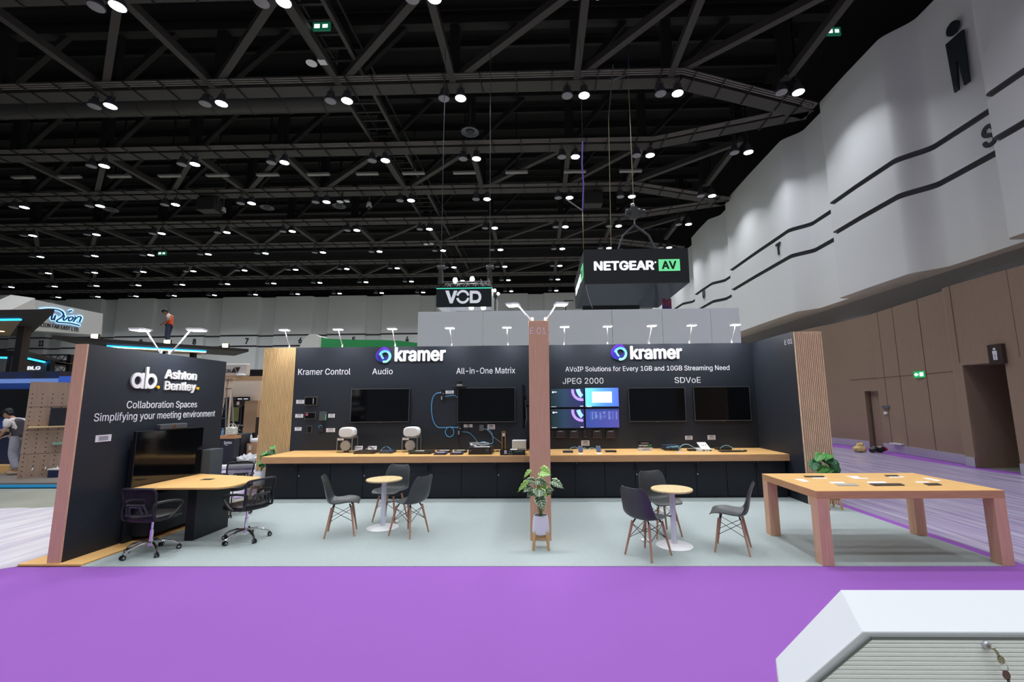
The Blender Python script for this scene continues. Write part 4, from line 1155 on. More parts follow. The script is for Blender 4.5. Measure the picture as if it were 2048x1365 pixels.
# ---- white tambour cabinet in front of the photographer
CTZ = 1.02
A = az(1681.4, 1180, CTZ); Bp = az(1724.8, 1263.6, CTZ)
D0 = ay(1608.4, 1365, Bp.y)
_n = (Bp - A).cross(D0 - Bp); _r = _ray(1550.8, 1318); Cc = _C + _r * ((A - _C).dot(_n) / _r.dot(_n))
k = (Cc.z - CTZ) / (D0.z - CTZ); Dd = Bp + (D0 - Bp) * k
RX = Bp.x + 1.15
t = thing('tambour_cabinet', 'white tambour-front cabinet with hanging keys, nearest the camera', 'cabinet', (Bp.x + .5, Bp.y, 0))
mb = MB(); yb, yf = A.y, Bp.y
V = [(A.x, yb, CTZ), (RX, yb, CTZ), (RX, yf, CTZ), (Bp.x, yf, CTZ), (Cc.x, Cc.y, Cc.z), (Dd.x, yf, Dd.z), (Cc.x, Cc.y, 0), (Dd.x, yf, 0), (RX, yb, 0), (RX, yf, 0)]
mb.add(V, [(0, 3, 2, 1), (0, 4, 5, 3), (4, 6, 7, 5), (3, 5, 7, 9, 2), (0, 1, 8), (0, 8, 6), (0, 6, 4), (1, 2, 9, 8), (6, 8, 9, 7)])
mb.build('cabinet_body', mat('cabinet_white', (216, 219, 224), rough=.5), t, bevel=.004)
ux = (Dd - Bp).normalized()
E0 = ay(1741, 1277, yf); E1 = ay(1635, 1365, yf); E1 = E0 + (E1 - E0) * 2.2
mb = MB(); z = E0.z; m_ = 0
fr = mat('tambour_dark', (120, 126, 122), rough=.6); sl = mat('tambour_slat', (246, 249, 247), rough=.5)
mb.add([(E0.x - .004, yf - .0035, E0.z + .004), (RX, yf - .0035, E0.z + .004), (RX, yf - .0035, E1.z), (E1.x - .004, yf - .0035, E1.z)], [(0, 1, 2, 3)], 0)
mb.build('tambour_frame', fr, t)
mb = MB(); pitch_ = .0128
while z > E1.z + .02:
    xa = E0.x + (E1.x - E0.x) * (E0.z - z) / (E0.z - E1.z); xb = E0.x + (E1.x - E0.x) * (E0.z - z + pitch_) / (E0.z - E1.z)
    zb = z - pitch_ + .0012
    mb.add([(xa, yf - .004, z), (RX - .02, yf - .004, z), (RX - .02, yf - .0075, z - .002), (xa - .001, yf - .0075, z - .002), (RX - .02, yf - .0075, zb + .001), (xb, yf - .0075, zb + .001), (RX - .02, yf - .004, zb), (xb, yf - .004, zb)],
           [(0, 1, 2, 3), (3, 2, 4, 5), (5, 4, 6, 7)], 0)
    z -= pitch_
mb.build('tambour_slats', sl, t)
MB().bar((E0.x - .003, yf - .006, E0.z + .003), (E1.x - .003, yf - .006, E1.z), .009, .004, up=(0, 1, 0)).bar((E0.x - .004, yf - .006, E0.z + .003), (RX, yf - .006, E0.z + .003), .009, .004, up=(0, 1, 0)).build('tambour_trim', mat('trim_grey', (112, 116, 114), rough=.5), t)
kp = ay(1966, 1287, yf)
MB().lathe([(0, -.012), (.010, -.012), (.012, -.006), (.012, .0)], (kp.x, yf - .006, kp.z), 18, axis='y').build('lock', STEEL, t)
BRASS = mat('key_steel', (168, 160, 140), rough=.35, metal=.8); OLDKEY = mat('key_bronze', (120, 96, 92), rough=.4, metal=.7)
t = thing('key_ring', 'two small keys hanging on a ring from the white cabinet lock', 'keys', (kp.x, yf - .03, kp.z))
def key(bow, tip, r, m):
    bow, tip = Vector(bow), Vector(tip); d = (tip - bow).normalized(); n = Vector((0, -1, 0)); s_ = d.cross(n).normalized(); mb = MB()
    poly = [(math.cos(2 * PI * i / 16) * r, math.sin(2 * PI * i / 16) * r * .8) for i in range(16)]
    mb.prism(poly, bow, d, s_, (0, -.002, 0)); 
    mb.prism([(r * .8, -r * .28), ((tip - bow).length, -r * .22), ((tip - bow).length + r * .2, 0), ((tip - bow).length, r * .3), (r * 1.8, r * .38), (r * .8, r * .3)], bow, d, s_, (0, -.002, 0))
    return mb.build('key', m, t)
key((kp.x + .016, yf - .034, kp.z - .030), (kp.x + .003, yf - .034, kp.z - .004), .013, BRASS)
mb = MB(); mb.cyl((kp.x, yf - .019, kp.z), (kp.x, yf - .036, kp.z), .004, n=8); mb.build('key_shank', BRASS, t)
rc = Vector((kp.x + .021, yf - .035, kp.z - .050))
MB().tube([rc + Vector((math.cos(2 * PI * i / 20) * .012, .002 * math.sin(4 * PI * i / 20), math.sin(2 * PI * i / 20) * .013)) for i in range(20)], .0012, 6, closed=True).build('ring', CHROME, t)
key((kp.x + .024, yf - .036, kp.z - .072), (kp.x + .034, yf - .036, kp.z - .112), .014, OLDKEY)

# ================================================================== SCREENS AND DEVICES
def wall_tv(x0, x1, y0, y1, lb, name='wall_screen', tilt=0.0, group=None):
    a = ay(x0, y0, YB - .06); b = ay(x1, y1, YB - .06)
    t = thing(name, lb, 'screen', ((a.x + b.x) / 2, YB - .06, b.z), group=group)
    B('screen_case', DARK, t, (a.x, b.x, YB - .058, YB - .018, b.z, a.z), bevel=.004)
    B('wall_mount', DARK, t, (a.x + .3, b.x - .3, YB - .018, YB - .001, b.z + .12, a.z - .12))
    mb = MB(); w = .008
    mb.box(a.x, b.x, YB - .062, YB - .0585, a.z - w, a.z); mb.box(a.x, b.x, YB - .062, YB - .0585, b.z, b.z + w * 1.3)
    mb.box(a.x, a.x + w, YB - .062, YB - .0585, b.z, a.z); mb.box(b.x - w, b.x, YB - .062, YB - .0585, b.z, a.z)
    mb.build('bezel', BEZEL, t)
    B('screen_glass', SCREEN, t, (a.x + w, b.x - w, YB - .060, YB - .0585, b.z + w * 1.3, a.z - w))
    c = (a.x + b.x) / 2
    B('badge', BEZEL, t, (c - .03, c + .03, YB - .0615, YB - .058, b.z - .008, b.z + .002))
    return t, a, b
wall_tv(703, 817.6, 778.5, 844.6, 'wide dark wall screen between the Audio lettering and the pair of white loudspeakers')
wall_tv(915.5, 1030.5, 776.5, 844.6, 'wide dark wall screen under a small camera shelf, beside the blue cable loop')
wall_tv(1256.5, 1373, 776.5, 843.4, 'wide dark wall screen beside the four-screen video wall')
wall_tv(1386.5, 1503.5, 774.5, 841.5, 'wide dark wall screen in the corner beside the black return board')
# screen on a swing arm, seen edge-on beside the beech post
t = thing('swing_arm_screen', 'thin dark screen on a swing arm, seen edge-on beside the beech post', 'screen', (-.17, 8.1, 1.3))
e0 = ay(1043, 768, 7.55); e1 = ay(1048, 859, 7.55)
xs = e0.x
B('screen_case', DARK, t, (xs, xs + .03, 7.55, 8.62, e1.z, e0.z), bevel=.006)
B('screen_glass', SCREEN, t, (xs - .003, xs + .001, 7.56, 8.61, e1.z + .01, e0.z - .01))
B('rear_box', DARK, t, (xs + .03, xs + .05, 7.8, 8.4, e1.z + .15, e0.z - .2), bevel=.004)
zc = (e0.z + e1.z) / 2
mb = MB(); mb.bar((xs + .04, 8.05, zc), (-.108, 8.2, zc), .05, .03); mb.bar((xs + .05, 7.9, zc + .12), (xs + .05, 7.9, zc - .2), .02, .02); mb.box(-.118, -.101, 8.1, 8.3, zc - .12, zc + .12)
mb.build('swing_arm', mat('arm_black', (40, 40, 44), rough=.4), t)
mb = MB(); mb.tube(catmull([(xs + .05, 7.75, zc + .1), (xs + .075, 7.72, zc - .15), (xs + .05, 7.8, zc - .33), (xs + .08, 7.95, zc - .2)], 14), .005, 6); mb.build('cable', GREYCABLE, t)

# four-screen video wall
def lit_screen(name, lb, x0, y0, x1, y1, m, deco):
    a = ay(x0, y0, YB - .05); b = ay(x1, y1, YB - .05)
    t = thing('video_wall_screen', lb, 'screen', ((a.x + b.x) / 2, YB - .05, b.z), group='the four screens of the video wall')
    B('screen_case', DARK, t, (a.x, b.x, YB - .048, YB - .001, b.z, a.z), bevel=.003)
    w = .007
    B('lit_panel', m, t, (a.x + w, b.x - w, YB - .0505, YB - .047, b.z + w * 1.4, a.z - w))
    deco(t, a, b, YB - .0507)
    return t
def arc_band(mb, cx, cz, r0, r1, a0, a1, y, clip, n=30, mi=0):
    """ring sector clipped to the rectangle clip=(x0,x1,z0,z1)"""
    def cl(p): return p
    for i in range(n):
        q0, q1 = R(a0 + (a1 - a0) * i / n), R(a0 + (a1 - a0) * (i + 1) / n)
        P = [(cx + r0 * math.cos(q0), cz + r0 * math.sin(q0)), (cx + r1 * math.cos(q0), cz + r1 * math.sin(q0)), (cx + r1 * math.cos(q1), cz + r1 * math.sin(q1)), (cx + r0 * math.cos(q1), cz + r0 * math.sin(q1))]
        if all(clip[0] <= p[0] <= clip[1] and clip[2] <= p[1] <= clip[3] for p in P):
            mb.add([(p[0], y, p[1]) for p in P], [(0, 1, 2, 3)], mi)
PUR = mat('screen_lilac', (180, 150, 240), emit=(182, 146, 240), estr=.75); CYA = mat('screen_ice', (160, 210, 250), emit=(160, 212, 250), estr=.75)
WHT = mat('screen_white', (255, 255, 255), emit=(255, 255, 255), estr=.9)
def deco_logo(t, a, b, y):
    w, h = b.x - a.x, a.z - b.z; clip = (a.x + .008, b.x - .008, b.z + .01, a.z - .008)
    mb = MB(); arc_band(mb, a.x + w * .93, a.z - h * .12, h * .40, h * .54, 150, 330, y, clip, 44); mb.build('screen_ring', PUR, t)
    mb = MB(); arc_band(mb, a.x + w * 1.16, a.z + h * .05, w * .28, w * .40, 175, 290, y - .0003, clip, 44); mb.build('screen_ring', CYA, t)
    letters('kramer', (a.x + w * .12, y, a.z - h * .2), (a.x + w * .20, y, a.z - h * .2), h * .055, WHT, t, thick=.0006, bold=.03, name='screen_lettering')
    mb = MB(); mb.lathe([(.012, -.0006), (.019, -.0006), (.019, 0)], (a.x + w * .085, y, a.z - h * .185), 14, axis='y', smooth=False); mb.build('screen_mark', WHT, t)
    mb = MB(); mb.box(a.x + w * .03, a.x + w * .18, y - .0005, y, b.z + h * .04, b.z + h * .055); mb.box(b.x - w * .12, b.x - w * .03, y - .0005, y, b.z + h * .055, b.z + h * .085); mb.build('screen_caption', WHT, t)
def deco_window(t, a, b, y):
    w, h = b.x - a.x, a.z - b.z
    B('screen_window', mat('screen_window', (255, 255, 255), emit=(255, 250, 248), estr=1.0), t, (a.x + w * .21, a.x + w * .79, y - .0006, y, b.z + h * .24, a.z - h * .21))
    B('screen_taskbar', mat('screen_taskbar', (40, 70, 110), emit=(50, 90, 140), estr=.5), t, (a.x + w * .02, b.x - w * .02, y - .0006, y, b.z + h * .025, b.z + h * .06))
    B('screen_taskbar_icons', WHT, t, (a.x + w * .05, a.x + w * .19, y - .0009, y, b.z + h * .03, b.z + h * .055))
def deco_table(t, a, b, y):
    w, h = b.x - a.x, a.z - b.z; mb = MB(); random.seed(3)
    TXT = mat('screen_text', (150, 180, 225), emit=(150, 180, 225), estr=.6)
    for c, wd in ((.15, .01), (.19, .05), (.28, .09), (.42, .06), (.52, .1), (.68, .07), (.8, .03), (.9, .04)):
        for r_ in range(10):
            if c in (.28, .42, .52) and random.random() < .3: continue
            z = a.z - h * (.17 + .042 * r_); L = wd * random.uniform(.5, 1)
            mb.box(a.x + w * c, a.x + w * (c + L), y - .0005, y, z - h * .008, z + h * .008)
    mb.build('screen_text', TXT, t)
    B('screen_header', mat('screen_header', (40, 66, 130), emit=(36, 60, 130), estr=.6), t, (a.x + w * .02, b.x - w * .02, y - .0004, y, a.z - h * .10, a.z - h * .03))
g1 = gradient('screen_navy_a', [(0, (26, 48, 52)), (.4, (40, 66, 92)), (.68, (44, 52, 92)), (1, (40, 48, 104))], 0, -.33, .33, emit=.55)
g2 = gradient('screen_azure', [(0, (110, 214, 246)), (.5, (84, 150, 246)), (1, (78, 106, 232))], 0, -.33, .33, emit=.85)
g3 = gradient('screen_indigo', [(0, (52, 78, 160)), (1, (76, 76, 164))], 0, -.33, .33, emit=.6)
lit_screen('a', 'upper video wall screen with lilac ring logo, beside the beech post', 1100, 778, 1168.5, 815.5, g1, deco_logo)
lit_screen('b', 'bright blue upper video wall screen with a white window', 1169.5, 776, 1238.5, 815, g2, deco_window)
lit_screen('c', 'lower video wall screen with lilac ring logo, beside the beech post', 1101, 818.5, 1169.3, 857.5, g1, deco_logo)
lit_screen('d', 'lower video wall screen showing rows of text on blue', 1170.3, 818, 1239.5, 856.5, g3, deco_table)

# devices fixed to the back boards
def wall_box(name, x0, x1, y0, y1, th, m, lb, cat, face=None, inset=.012, extra=None):
    a = ay(x0, y0, YB); b = ay(x1, y1, YB)
    t = thing(name, lb, cat, ((a.x + b.x) / 2, YB, b.z))
    B('device_body', m, t, (a.x, b.x, YB - th, YB - .0005, b.z, a.z), bevel=.003)
    if face: B('device_face', face, t, (a.x + inset, b.x - inset, YB - th - .0015, YB - th + .001, b.z + inset, a.z - inset))
    if extra: extra(t, a, b, YB - th)
    return t
CHAMP = mat('champagne_metal', (150, 140, 128), rough=.3, metal=.7)
def keys_strip(t, a, b, y): B('panel_keys', GREYCABLE, t, (a.x + (b.x - a.x) * .68, a.x + (b.x - a.x) * .74, y - .003, y, b.z + .03, a.z - .03))
wall_box('touch_panel', 611, 634.5, 794.5, 811, .025, CHAMP, 'largest wall touch panel, topmost under the Control lettering', 'touch panel', SCREEN, .009, keys_strip)
def pic(t, a, b, y): MB().lathe([(0, -.002), (.03, -.002), (.03, 0)], (a.x + .05, y, a.z - .045), 16, axis='y', smooth=False).build('panel_picture', mat('panel_picture', (150, 60, 90), emit=(150, 60, 90), estr=.2), t)
wall_box('touch_panel', 610.5, 631.5, 825.5, 838.5, .022, CHAMP, 'middle wall touch panel with a small coloured picture', 'touch panel', SCREEN, .008, pic)
wall_box('touch_panel', 615.5, 624, 852.5, 866.5, .02, CHAMP, 'small upright wall touch panel, lowest under the Control lettering', 'touch panel', SCREEN, .006)
def leds(t, a, b, y):
    mb = MB()
    for i in range(5): mb.box(b.x - .012, b.x - .002, y - .002, y, b.z + .015 + .025 * i, b.z + .028 + .025 * i)
    mb.build('indicator', mat('led_green', (60, 220, 110), emit=(60, 220, 110), estr=1.2), t)
wall_box('control_box', 640.5, 653.5, 823.5, 841.5, .035, mat('box_slate', (72, 78, 82), rough=.5), 'grey control box with green lights beside the middle touch panel', 'control box', None, .01, leds)
def hook(t, a, b, y):
    MB().tube([(a.x + .015, y - .01, a.z - .05), (a.x + .02, y - .02, a.z), (a.x + .05, y - .02, a.z + .015), (a.x + .075, y - .01, a.z - .01)], .006, 6).build('cable', BLUECAB, t)
wall_box('control_box', 639.5, 648, 852, 864, .05, mat('box_black', (30, 32, 38), rough=.5), 'small black device with a blue cable, lowest of the control display', 'control box', None, .01, hook)
def wcard(x0, y0, x1, y1, lb, n=3): card('info_card', ay(x0, y0, YB), ay(x1, y1, YB), '-y', lb, n)
wcard(593, 800.5, 608.3, 808, 'white card beside the largest touch panel'); wcard(591, 828.8, 606.3, 836, 'white card beside the middle touch panel')
wcard(590, 855, 602.8, 862, 'white card beside the small upright touch panel'); wcard(657, 828.3, 669.5, 836, 'white card beside the grey control box')
wcard(652.8, 857, 670, 864.8, 'white card beside the small black blue-cabled device')
wcard(891.3, 782, 907.5, 788, 'white card beside the upper wall transmitter'); wcard(927.7, 849.3, 945, 855.3, 'white card beside the lower wall transmitter, crossed by a black cable')
wcard(975, 849.3, 990, 859, 'white card beside the grey wall socket under the camera screen', 5)
wcard(1162.5, 881.7, 1179, 892, 'white card on the board under the video wall', 5); wcard(1370, 872.3, 1385, 880, 'white card on the board below the screen beside the video wall', 4)
wcard(1414.8, 871, 1431, 880, 'white card on the board below the corner screen', 4)
def plug(t, a, b, y): B('plug', GREYCABLE, t, (a.x + .01, a.x + .028, y - .02, y, b.z - .0, b.z + .075)); B('socket', STEEL, t, (a.x - .01, a.x + .005, y - .012, y, a.z - .07, a.z - .05), (b.x - .03, b.x - .01, y - .008, y, a.z - .1, a.z - .08))
wall_box('transmitter', 883, 889, 779.5, 800, .05, DARK, 'upper black wall transmitter at the top of the blue cable loop', 'transmitter', None, .01, plug)
wall_box('transmitter', 917, 923, 848.5, 869, .05, DARK, 'lower black wall transmitter at the foot of the blue cable loop', 'transmitter', None, .01, plug)
wall_box('wall_socket', 959, 967.5, 850, 862.5, .03, GREYP, 'grey wall socket box under the camera screen', 'socket')
CW = lambda px, py, d=.02: ay(px, py, YB - d)
def cable(pts, r, m, lb, name='cable', n=40, z=None):
    o = MB().tube(catmull(pts, n), r, 6).build(name, m)
    return tag(o, lb, 'cable')
ZC = lambda x, y: CW(850 + x / 8.027, 760 + y / 8.027, .022)
cable([ZC(262, 215), ZC(200, 215), ZC(140, 260), ZC(110, 360), ZC(104, 480), ZC(118, 600), ZC(150, 700), ZC(210, 765), ZC(300, 770), ZC(395, 762)] + [ZC(395 + 68 * math.sin(R(q)), 840 - 78 * math.cos(R(q))) for q in range(20, 360, 34)] + [ZC(395, 762), ZC(470, 768), ZC(545, 775)], .0085, BLUECAB, 'blue cable looping down the audio board between the two transmitters', n=120)
cable([ZC(318, 268), ZC(400, 258), ZC(460, 250), ZC(500, 268), ZC(520, 288)], .007, BLUECAB, 'short blue cable from the upper transmitter to the camera screen', n=20)
cable([ZC(590, 838), ZC(660, 842), ZC(720, 860), ZC(790, 930), ZC(840, 1000), CW(956, 889, .12)], .006, BLUECAB, 'thin blue cable from the lower transmitter to the big amplifier', n=30)
cable([ZC(690, 690), ZC(700, 760), ZC(740, 860), ZC(830, 1000), CW(958, 890, .14)], .007, BLACKCABLE, 'black cable hanging from the camera screen across a white card', n=30)
cable([ZC(945, 790), ZC(1010, 805), ZC(1070, 860), ZC(1090, 940), ZC(1080, 1020), CW(970, 890, .15)], .0085, BLUECAB, 'blue cable from the grey wall socket down to the big amplifier', n=30)
cable([ZC(985, 795), ZC(1050, 860), ZC(1100, 920), ZC(1180, 980), ZC(1235, 1020)], .004, GREYCABLE, 'thin pale cable from the grey wall socket to the golden stand', n=30)
cable([ZC(535, 875), ZC(528, 960), ZC(530, 1030), ZC(560, 1090), ZC(580, 1130)], .006, BLACKCABLE, 'black cable hanging below the lower transmitter', n=20)
# pan-tilt camera on a small shelf
a = ay(908, 773, YB - .08); b = ay(931, 775.5, YB - .08)
tag(B('camera_shelf', mat('shelf_black', (44, 46, 40), rough=.5), None, (a.x, b.x, YB - .2, YB - .001, a.z - .02, a.z), bevel=.003), 'small black wall shelf holding the camera', 'shelf')
cx = (a.x + b.x) / 2
t = thing('ptz_camera', 'small black video camera on a little shelf above the screen', 'camera', (cx, YB - .11, a.z))
B('camera_base', mat('camera_grey', (150, 150, 140), rough=.5), t, (cx - .05, cx + .05, YB - .16, YB - .06, a.z, a.z + .04), bevel=.006)
MB().box(cx - .045, cx - .03, YB - .14, YB - .08, a.z + .03, a.z + .12).box(cx + .03, cx + .045, YB - .14, YB - .08, a.z + .03, a.z + .12).build('camera_yoke', DARK, t)
MB().ball((cx, YB - .11, a.z + .085), .034, .055, .04, n=16, m=10).cyl((cx, YB - .17, a.z + .085), (cx, YB - .13, a.z + .085), .022, n=14).build('camera_head', DARK, t)
# boxes under the video wall
for i, (x0, x1) in enumerate(((1111, 1130.3), (1138, 1157.3), (1184, 1203), (1211, 1230.3))):
    def face(t, a, b, y):
        B('name_strip', GREYCABLE, t, (a.x + .05, b.x - .05, y - .002, y, a.z - .02, a.z - .008)); B('front_edge', mat('box_edge', (110, 80, 66), rough=.4), t, (a.x, b.x, y - .003, y, b.z - .004, b.z + .006))
        MB().cyl((b.x - .03, y + .03, a.z), (b.x - .03, y + .03, a.z + .02), .004, n=6).build('aerial', GREYCABLE, t)
    wall_box('encoder_box', x0, x1, 861.5, 875.3, .06, DARK, f'small black encoder box, {ORD[i]} from the beech post, under the video wall', 'encoder', mat('encoder_face', (36, 32, 38), rough=.5), .014, face)
def led2(t, a, b, y): B('name_strip', GREYP, t, (a.x + .01, b.x - .01, y - .002, y, b.z + .012, b.z + .024)); B('indicator', WHITE, t, (a.x + .012, a.x + .02, y - .002, y, a.z - .045, a.z - .037))
wall_box('wall_remote', 1166.5, 1174, 860, 876, .05, DARK, 'narrow black device between the encoder boxes, with a thin cable', 'wall device', None, .01, led2)
cable([CW(1168.5, 858), CW(1168, 866), CW(1168, 868)], .004, CYANCAB, 'short cable above the narrow black device', n=8)

# ---- things on the counters (front edge given, resting on the counter top)
def X_at(px, Y, z=CZ): return ay(px, 900, Y).x
AMPB = mat('amp_black', (30, 28, 28), rough=.45); NAVY = mat('device_navy', (44, 46, 78), rough=.5); NAVY2 = mat('device_slate', (50, 62, 82), rough=.5)
def box_dev(name, x0, x1, Y, h, d, m, lb, cat, extra=None, edge=None):
    xa, xb = X_at(x0, Y), X_at(x1, Y)
    t = thing(name, lb, cat, ((xa + xb) / 2, Y, CZ))
    B('device_body', m, t, (xa, xb, Y, Y + d, CZ + .004, CZ + h), bevel=.003)
    B('device_foot', DARK, t, (xa + .01, xa + .03, Y + .01, Y + .03, CZ, CZ + .004), (xb - .03, xb - .01, Y + .01, Y + .03, CZ, CZ + .004), (xa + .01, xa + .03, Y + d - .03, Y + d - .01, CZ, CZ + .004), (xb - .03, xb - .01, Y + d - .03, Y + d - .01, CZ, CZ + .004))
    if extra: extra(t, xa, xb, Y, CZ + h, d)
    return t
def rack_face(t, xa, xb, Y, zt, d):
    MB().lathe([(0, -.003), (.006, -.003), (.006, 0)], (xa + .02, Y, zt - .02), 10, axis='y').build('power_button', CARD, t)
    B('front_marks', mat('mark_gold', (130, 110, 80), rough=.4), t, (xa + .06, xb - .06, Y - .0012, Y, zt - .022, zt - .016))
CABM = [BLACKCABLE, CYANCAB, GREYCABLE]
box_dev('rack_device', 706.5, 748.5, 8.78, .048, .34, AMPB, 'slim black rack unit by the first acrylic box, cables behind it', 'rack unit', rack_face)
box_dev('rack_device', 757.5, 783, 8.82, .045, .3, NAVY2, 'small slate-blue box with a looped blue cable behind it', 'box', rack_face)
box_dev('rack_device', 817, 862, 8.68, .045, .34, AMPB, 'slim black rack unit by the second acrylic box, white strip on top', 'rack unit', rack_face)
def lab(xa, xb, Y, zt, d, lb, m=PAPER): tag(B('label_card', m, None, (xa, xb, Y, Y + d, zt, zt + .003)), lb, 'card')
xa, xb = X_at(830, 8.8), X_at(848, 8.8); lab(xa, xb, 8.8, CZ + .045, .07, 'white strip lying on the slim black unit by the second acrylic box')
for (x0, x1, Y, m, lb, m2, cl) in ((874, 901.5, 8.86, AMPB, 'rear small black box beside the red-tagged corner', PAPER, 'rear red-tagged'), (908, 932, 8.86, AMPB, 'rear small black box beside the big amplifier', mat('paper_cream', (226, 220, 196), rough=.6), 'rear'),
                                   (867.5, 892, 8.52, NAVY, 'front small navy box nearer the second acrylic box', mat('paper_lilac', (214, 206, 232), rough=.6), 'front'), (900, 924.5, 8.52, NAVY, 'front small navy box nearer the big amplifier', mat('paper_lilac', (214, 206, 232), rough=.6), 'front')):
    box_dev('desktop_box', x0, x1, Y, .045, .18, m, lb, 'box', rack_face)
    xa, xb = X_at(x0 + 4, Y), X_at(x1 - 4, Y); lab(xa, xb, Y + .02, CZ + .045, .09, 'pale card on the ' + lb, m2)
xa = X_at(874, 9.0); B('red_tag', RED, None, (xa, xa + .06, 8.99, 9.03, CZ, CZ + .04)); tag(bpy.data.objects['red_tag'], 'small red tag between the small boxes on the counter', 'tag')
def bigamp(t, xa, xb, Y, zt, d):
    w = xb - xa
    B('amp_display', mat('amp_display', (44, 40, 36), rough=.3), t, (xa + .05 * w + .03, xa + w * .55, Y - .002, Y, CZ + .06, zt - .03))
    mb = MB()
    for i in range(3):
        for j in range(3): mb.box(xa + w * (.74 + .05 * i), xa + w * (.775 + .05 * i), Y - .002, Y, zt - .075 + .018 * j, zt - .062 + .018 * j)
    for i in range(2): mb.box(xa + w * (.74 + .09 * i), xa + w * (.76 + .09 * i), Y - .002, Y, CZ + .03, CZ + .04)
    mb.build('amp_buttons', GREYP, t)
    MB().lathe([(0, -.004), (.009, -.004), (.009, 0)], (xa + .035, Y, zt - .06), 12, axis='y').build('power_button', CARD, t)
box_dev('amplifier', 937, 983, 8.55, .135, .45, AMPB, 'large black amplifier under the camera screen, cables and paper on top', 'amplifier', bigamp)
xa, xb = X_at(948, 8.6), X_at(979, 8.6); lab(xa, xb, 8.58, CZ + .135, .12, 'white sheet on the large black amplifier')
def tangle(cx, cy, z, rx, ry, n, m, lb, seed, r=.006, h=.05):
    random.seed(seed); pts = []
    for i in range(n): pts.append((cx + random.uniform(-rx, rx), cy + random.uniform(-ry, ry), z + r + random.uniform(0, h)))
    cable(pts, r, m, lb, n=n * 7)
xc = X_at(958, 8.85)
tangle(xc, 8.85, CZ + .138, .2, .08, 16, GREYCABLE, 'pale cable coil heaped on the large amplifier', 5, .007, .05)
cable([(xc - .02, 8.95, CZ + .14), (xc + .02, 8.95, CZ + .19), (xc + .1, 8.95, CZ + .20), (xc + .17, 8.95, CZ + .145)], .009, BLUECAB, 'blue cable arch on top of the large amplifier', n=16)
xp = X_at(943, 8.7); tag(MB().ball((xp, 8.72, CZ + .165), .03, .03, .025, n=12, m=8).cyl((xp + .02, 8.72, CZ + .155), (xp + .09, 8.74, CZ + .15), .014, n=8).build('desk_microphone', CARD), 'white rounded plug piece on the corner of the large amplifier', 'plug')
def amp2(t, xa, xb, Y, zt, d):
    w = xb - xa; mb = MB()
    for i in range(3):
        for j in range(4): mb.box(xa + w * (.17 + .035 * i), xa + w * (.198 + .035 * i), Y - .002, Y, CZ + .028 + .016 * j, CZ + .04 + .016 * j)
    for i in range(3): mb.box(xa + w * (.32 + .07 * i), xa + w * (.345 + .07 * i), Y - .002, Y, CZ + .022, CZ + .034)
    for i in range(2): mb.box(xa + w * (.36 + .08 * i), xa + w * (.385 + .08 * i), Y - .002, Y, zt - .03, zt - .018)
    mb.build('amp_buttons', CARD, t)
    B('amp_display', mat('amp_lit', (30, 60, 44), emit=(60, 120, 80), estr=.35), t, (xa + w * .58, xa + w * .9, Y - .002, Y, zt - .035, zt - .02))
box_dev('amplifier', 1000, 1050, 8.42, .092, .3, mat('amp_glossy', (16, 16, 20), rough=.2), 'glossy black amplifier with keypad beside the beech post', 'amplifier', amp2)
xa, xb = X_at(1020, 8.5), X_at(1034, 8.5); lab(xa, xb, 8.48, CZ + .092, .14, 'white leaflet on the glossy black amplifier')
# golden upright stand
GOLD = mat('gold_frame', (190, 150, 96), rough=.35, metal=.5)
xa, xb = X_at(1003.5, 9.1), X_at(1011, 9.1); z1 = ay(1007, 864.5, 9.1).z
t = thing('visualiser_stand', 'tall golden-framed upright device behind the glossy amplifier', 'device', ((xa + xb) / 2, 9.1, CZ))
B('frame', GOLD, t, (xa, xa + .012, 9.08, 9.13, CZ, z1), (xb - .012, xb, 9.08, 9.13, CZ, z1), (xa, xb, 9.08, 9.13, z1, z1 + .012))
B('front_panel', mat('panel_brown', (40, 26, 18), rough=.3), t, (xa + .012, xb - .012, 9.09, 9.12, CZ, z1))
B('head_display', CARD, t, (xa + .015, xb - .015, 9.085, 9.09, z1 - .085, z1 - .02))
# white square loudspeaker
xa, xb = X_at(1024, 9.2), X_at(1052.5, 9.2); z1 = ay(1038, 881.5, 9.2).z
t = thing('cube_speaker', 'white box loudspeaker on the counter beside the beech post', 'loudspeaker', ((xa + xb) / 2, 9.2, CZ))
B('speaker_body', WHITE, t, (xa, xb, 9.2, 9.42, CZ, z1), bevel=.008); B('speaker_grille', mat('grille_white', (206, 210, 212), rough=.6), t, (xa + .008, xb - .008, 9.196, 9.2, CZ + .01, z1 - .01)); B('badge', GREYP, t, (xb - .05, xb - .03, 9.194, 9.197, CZ + .08, CZ + .09))
tangle(X_at(993, 9.0), 9.0, CZ, .1, .06, 8, BLACKCABLE, 'black cables lying between the two amplifiers', 9, .005, .03)
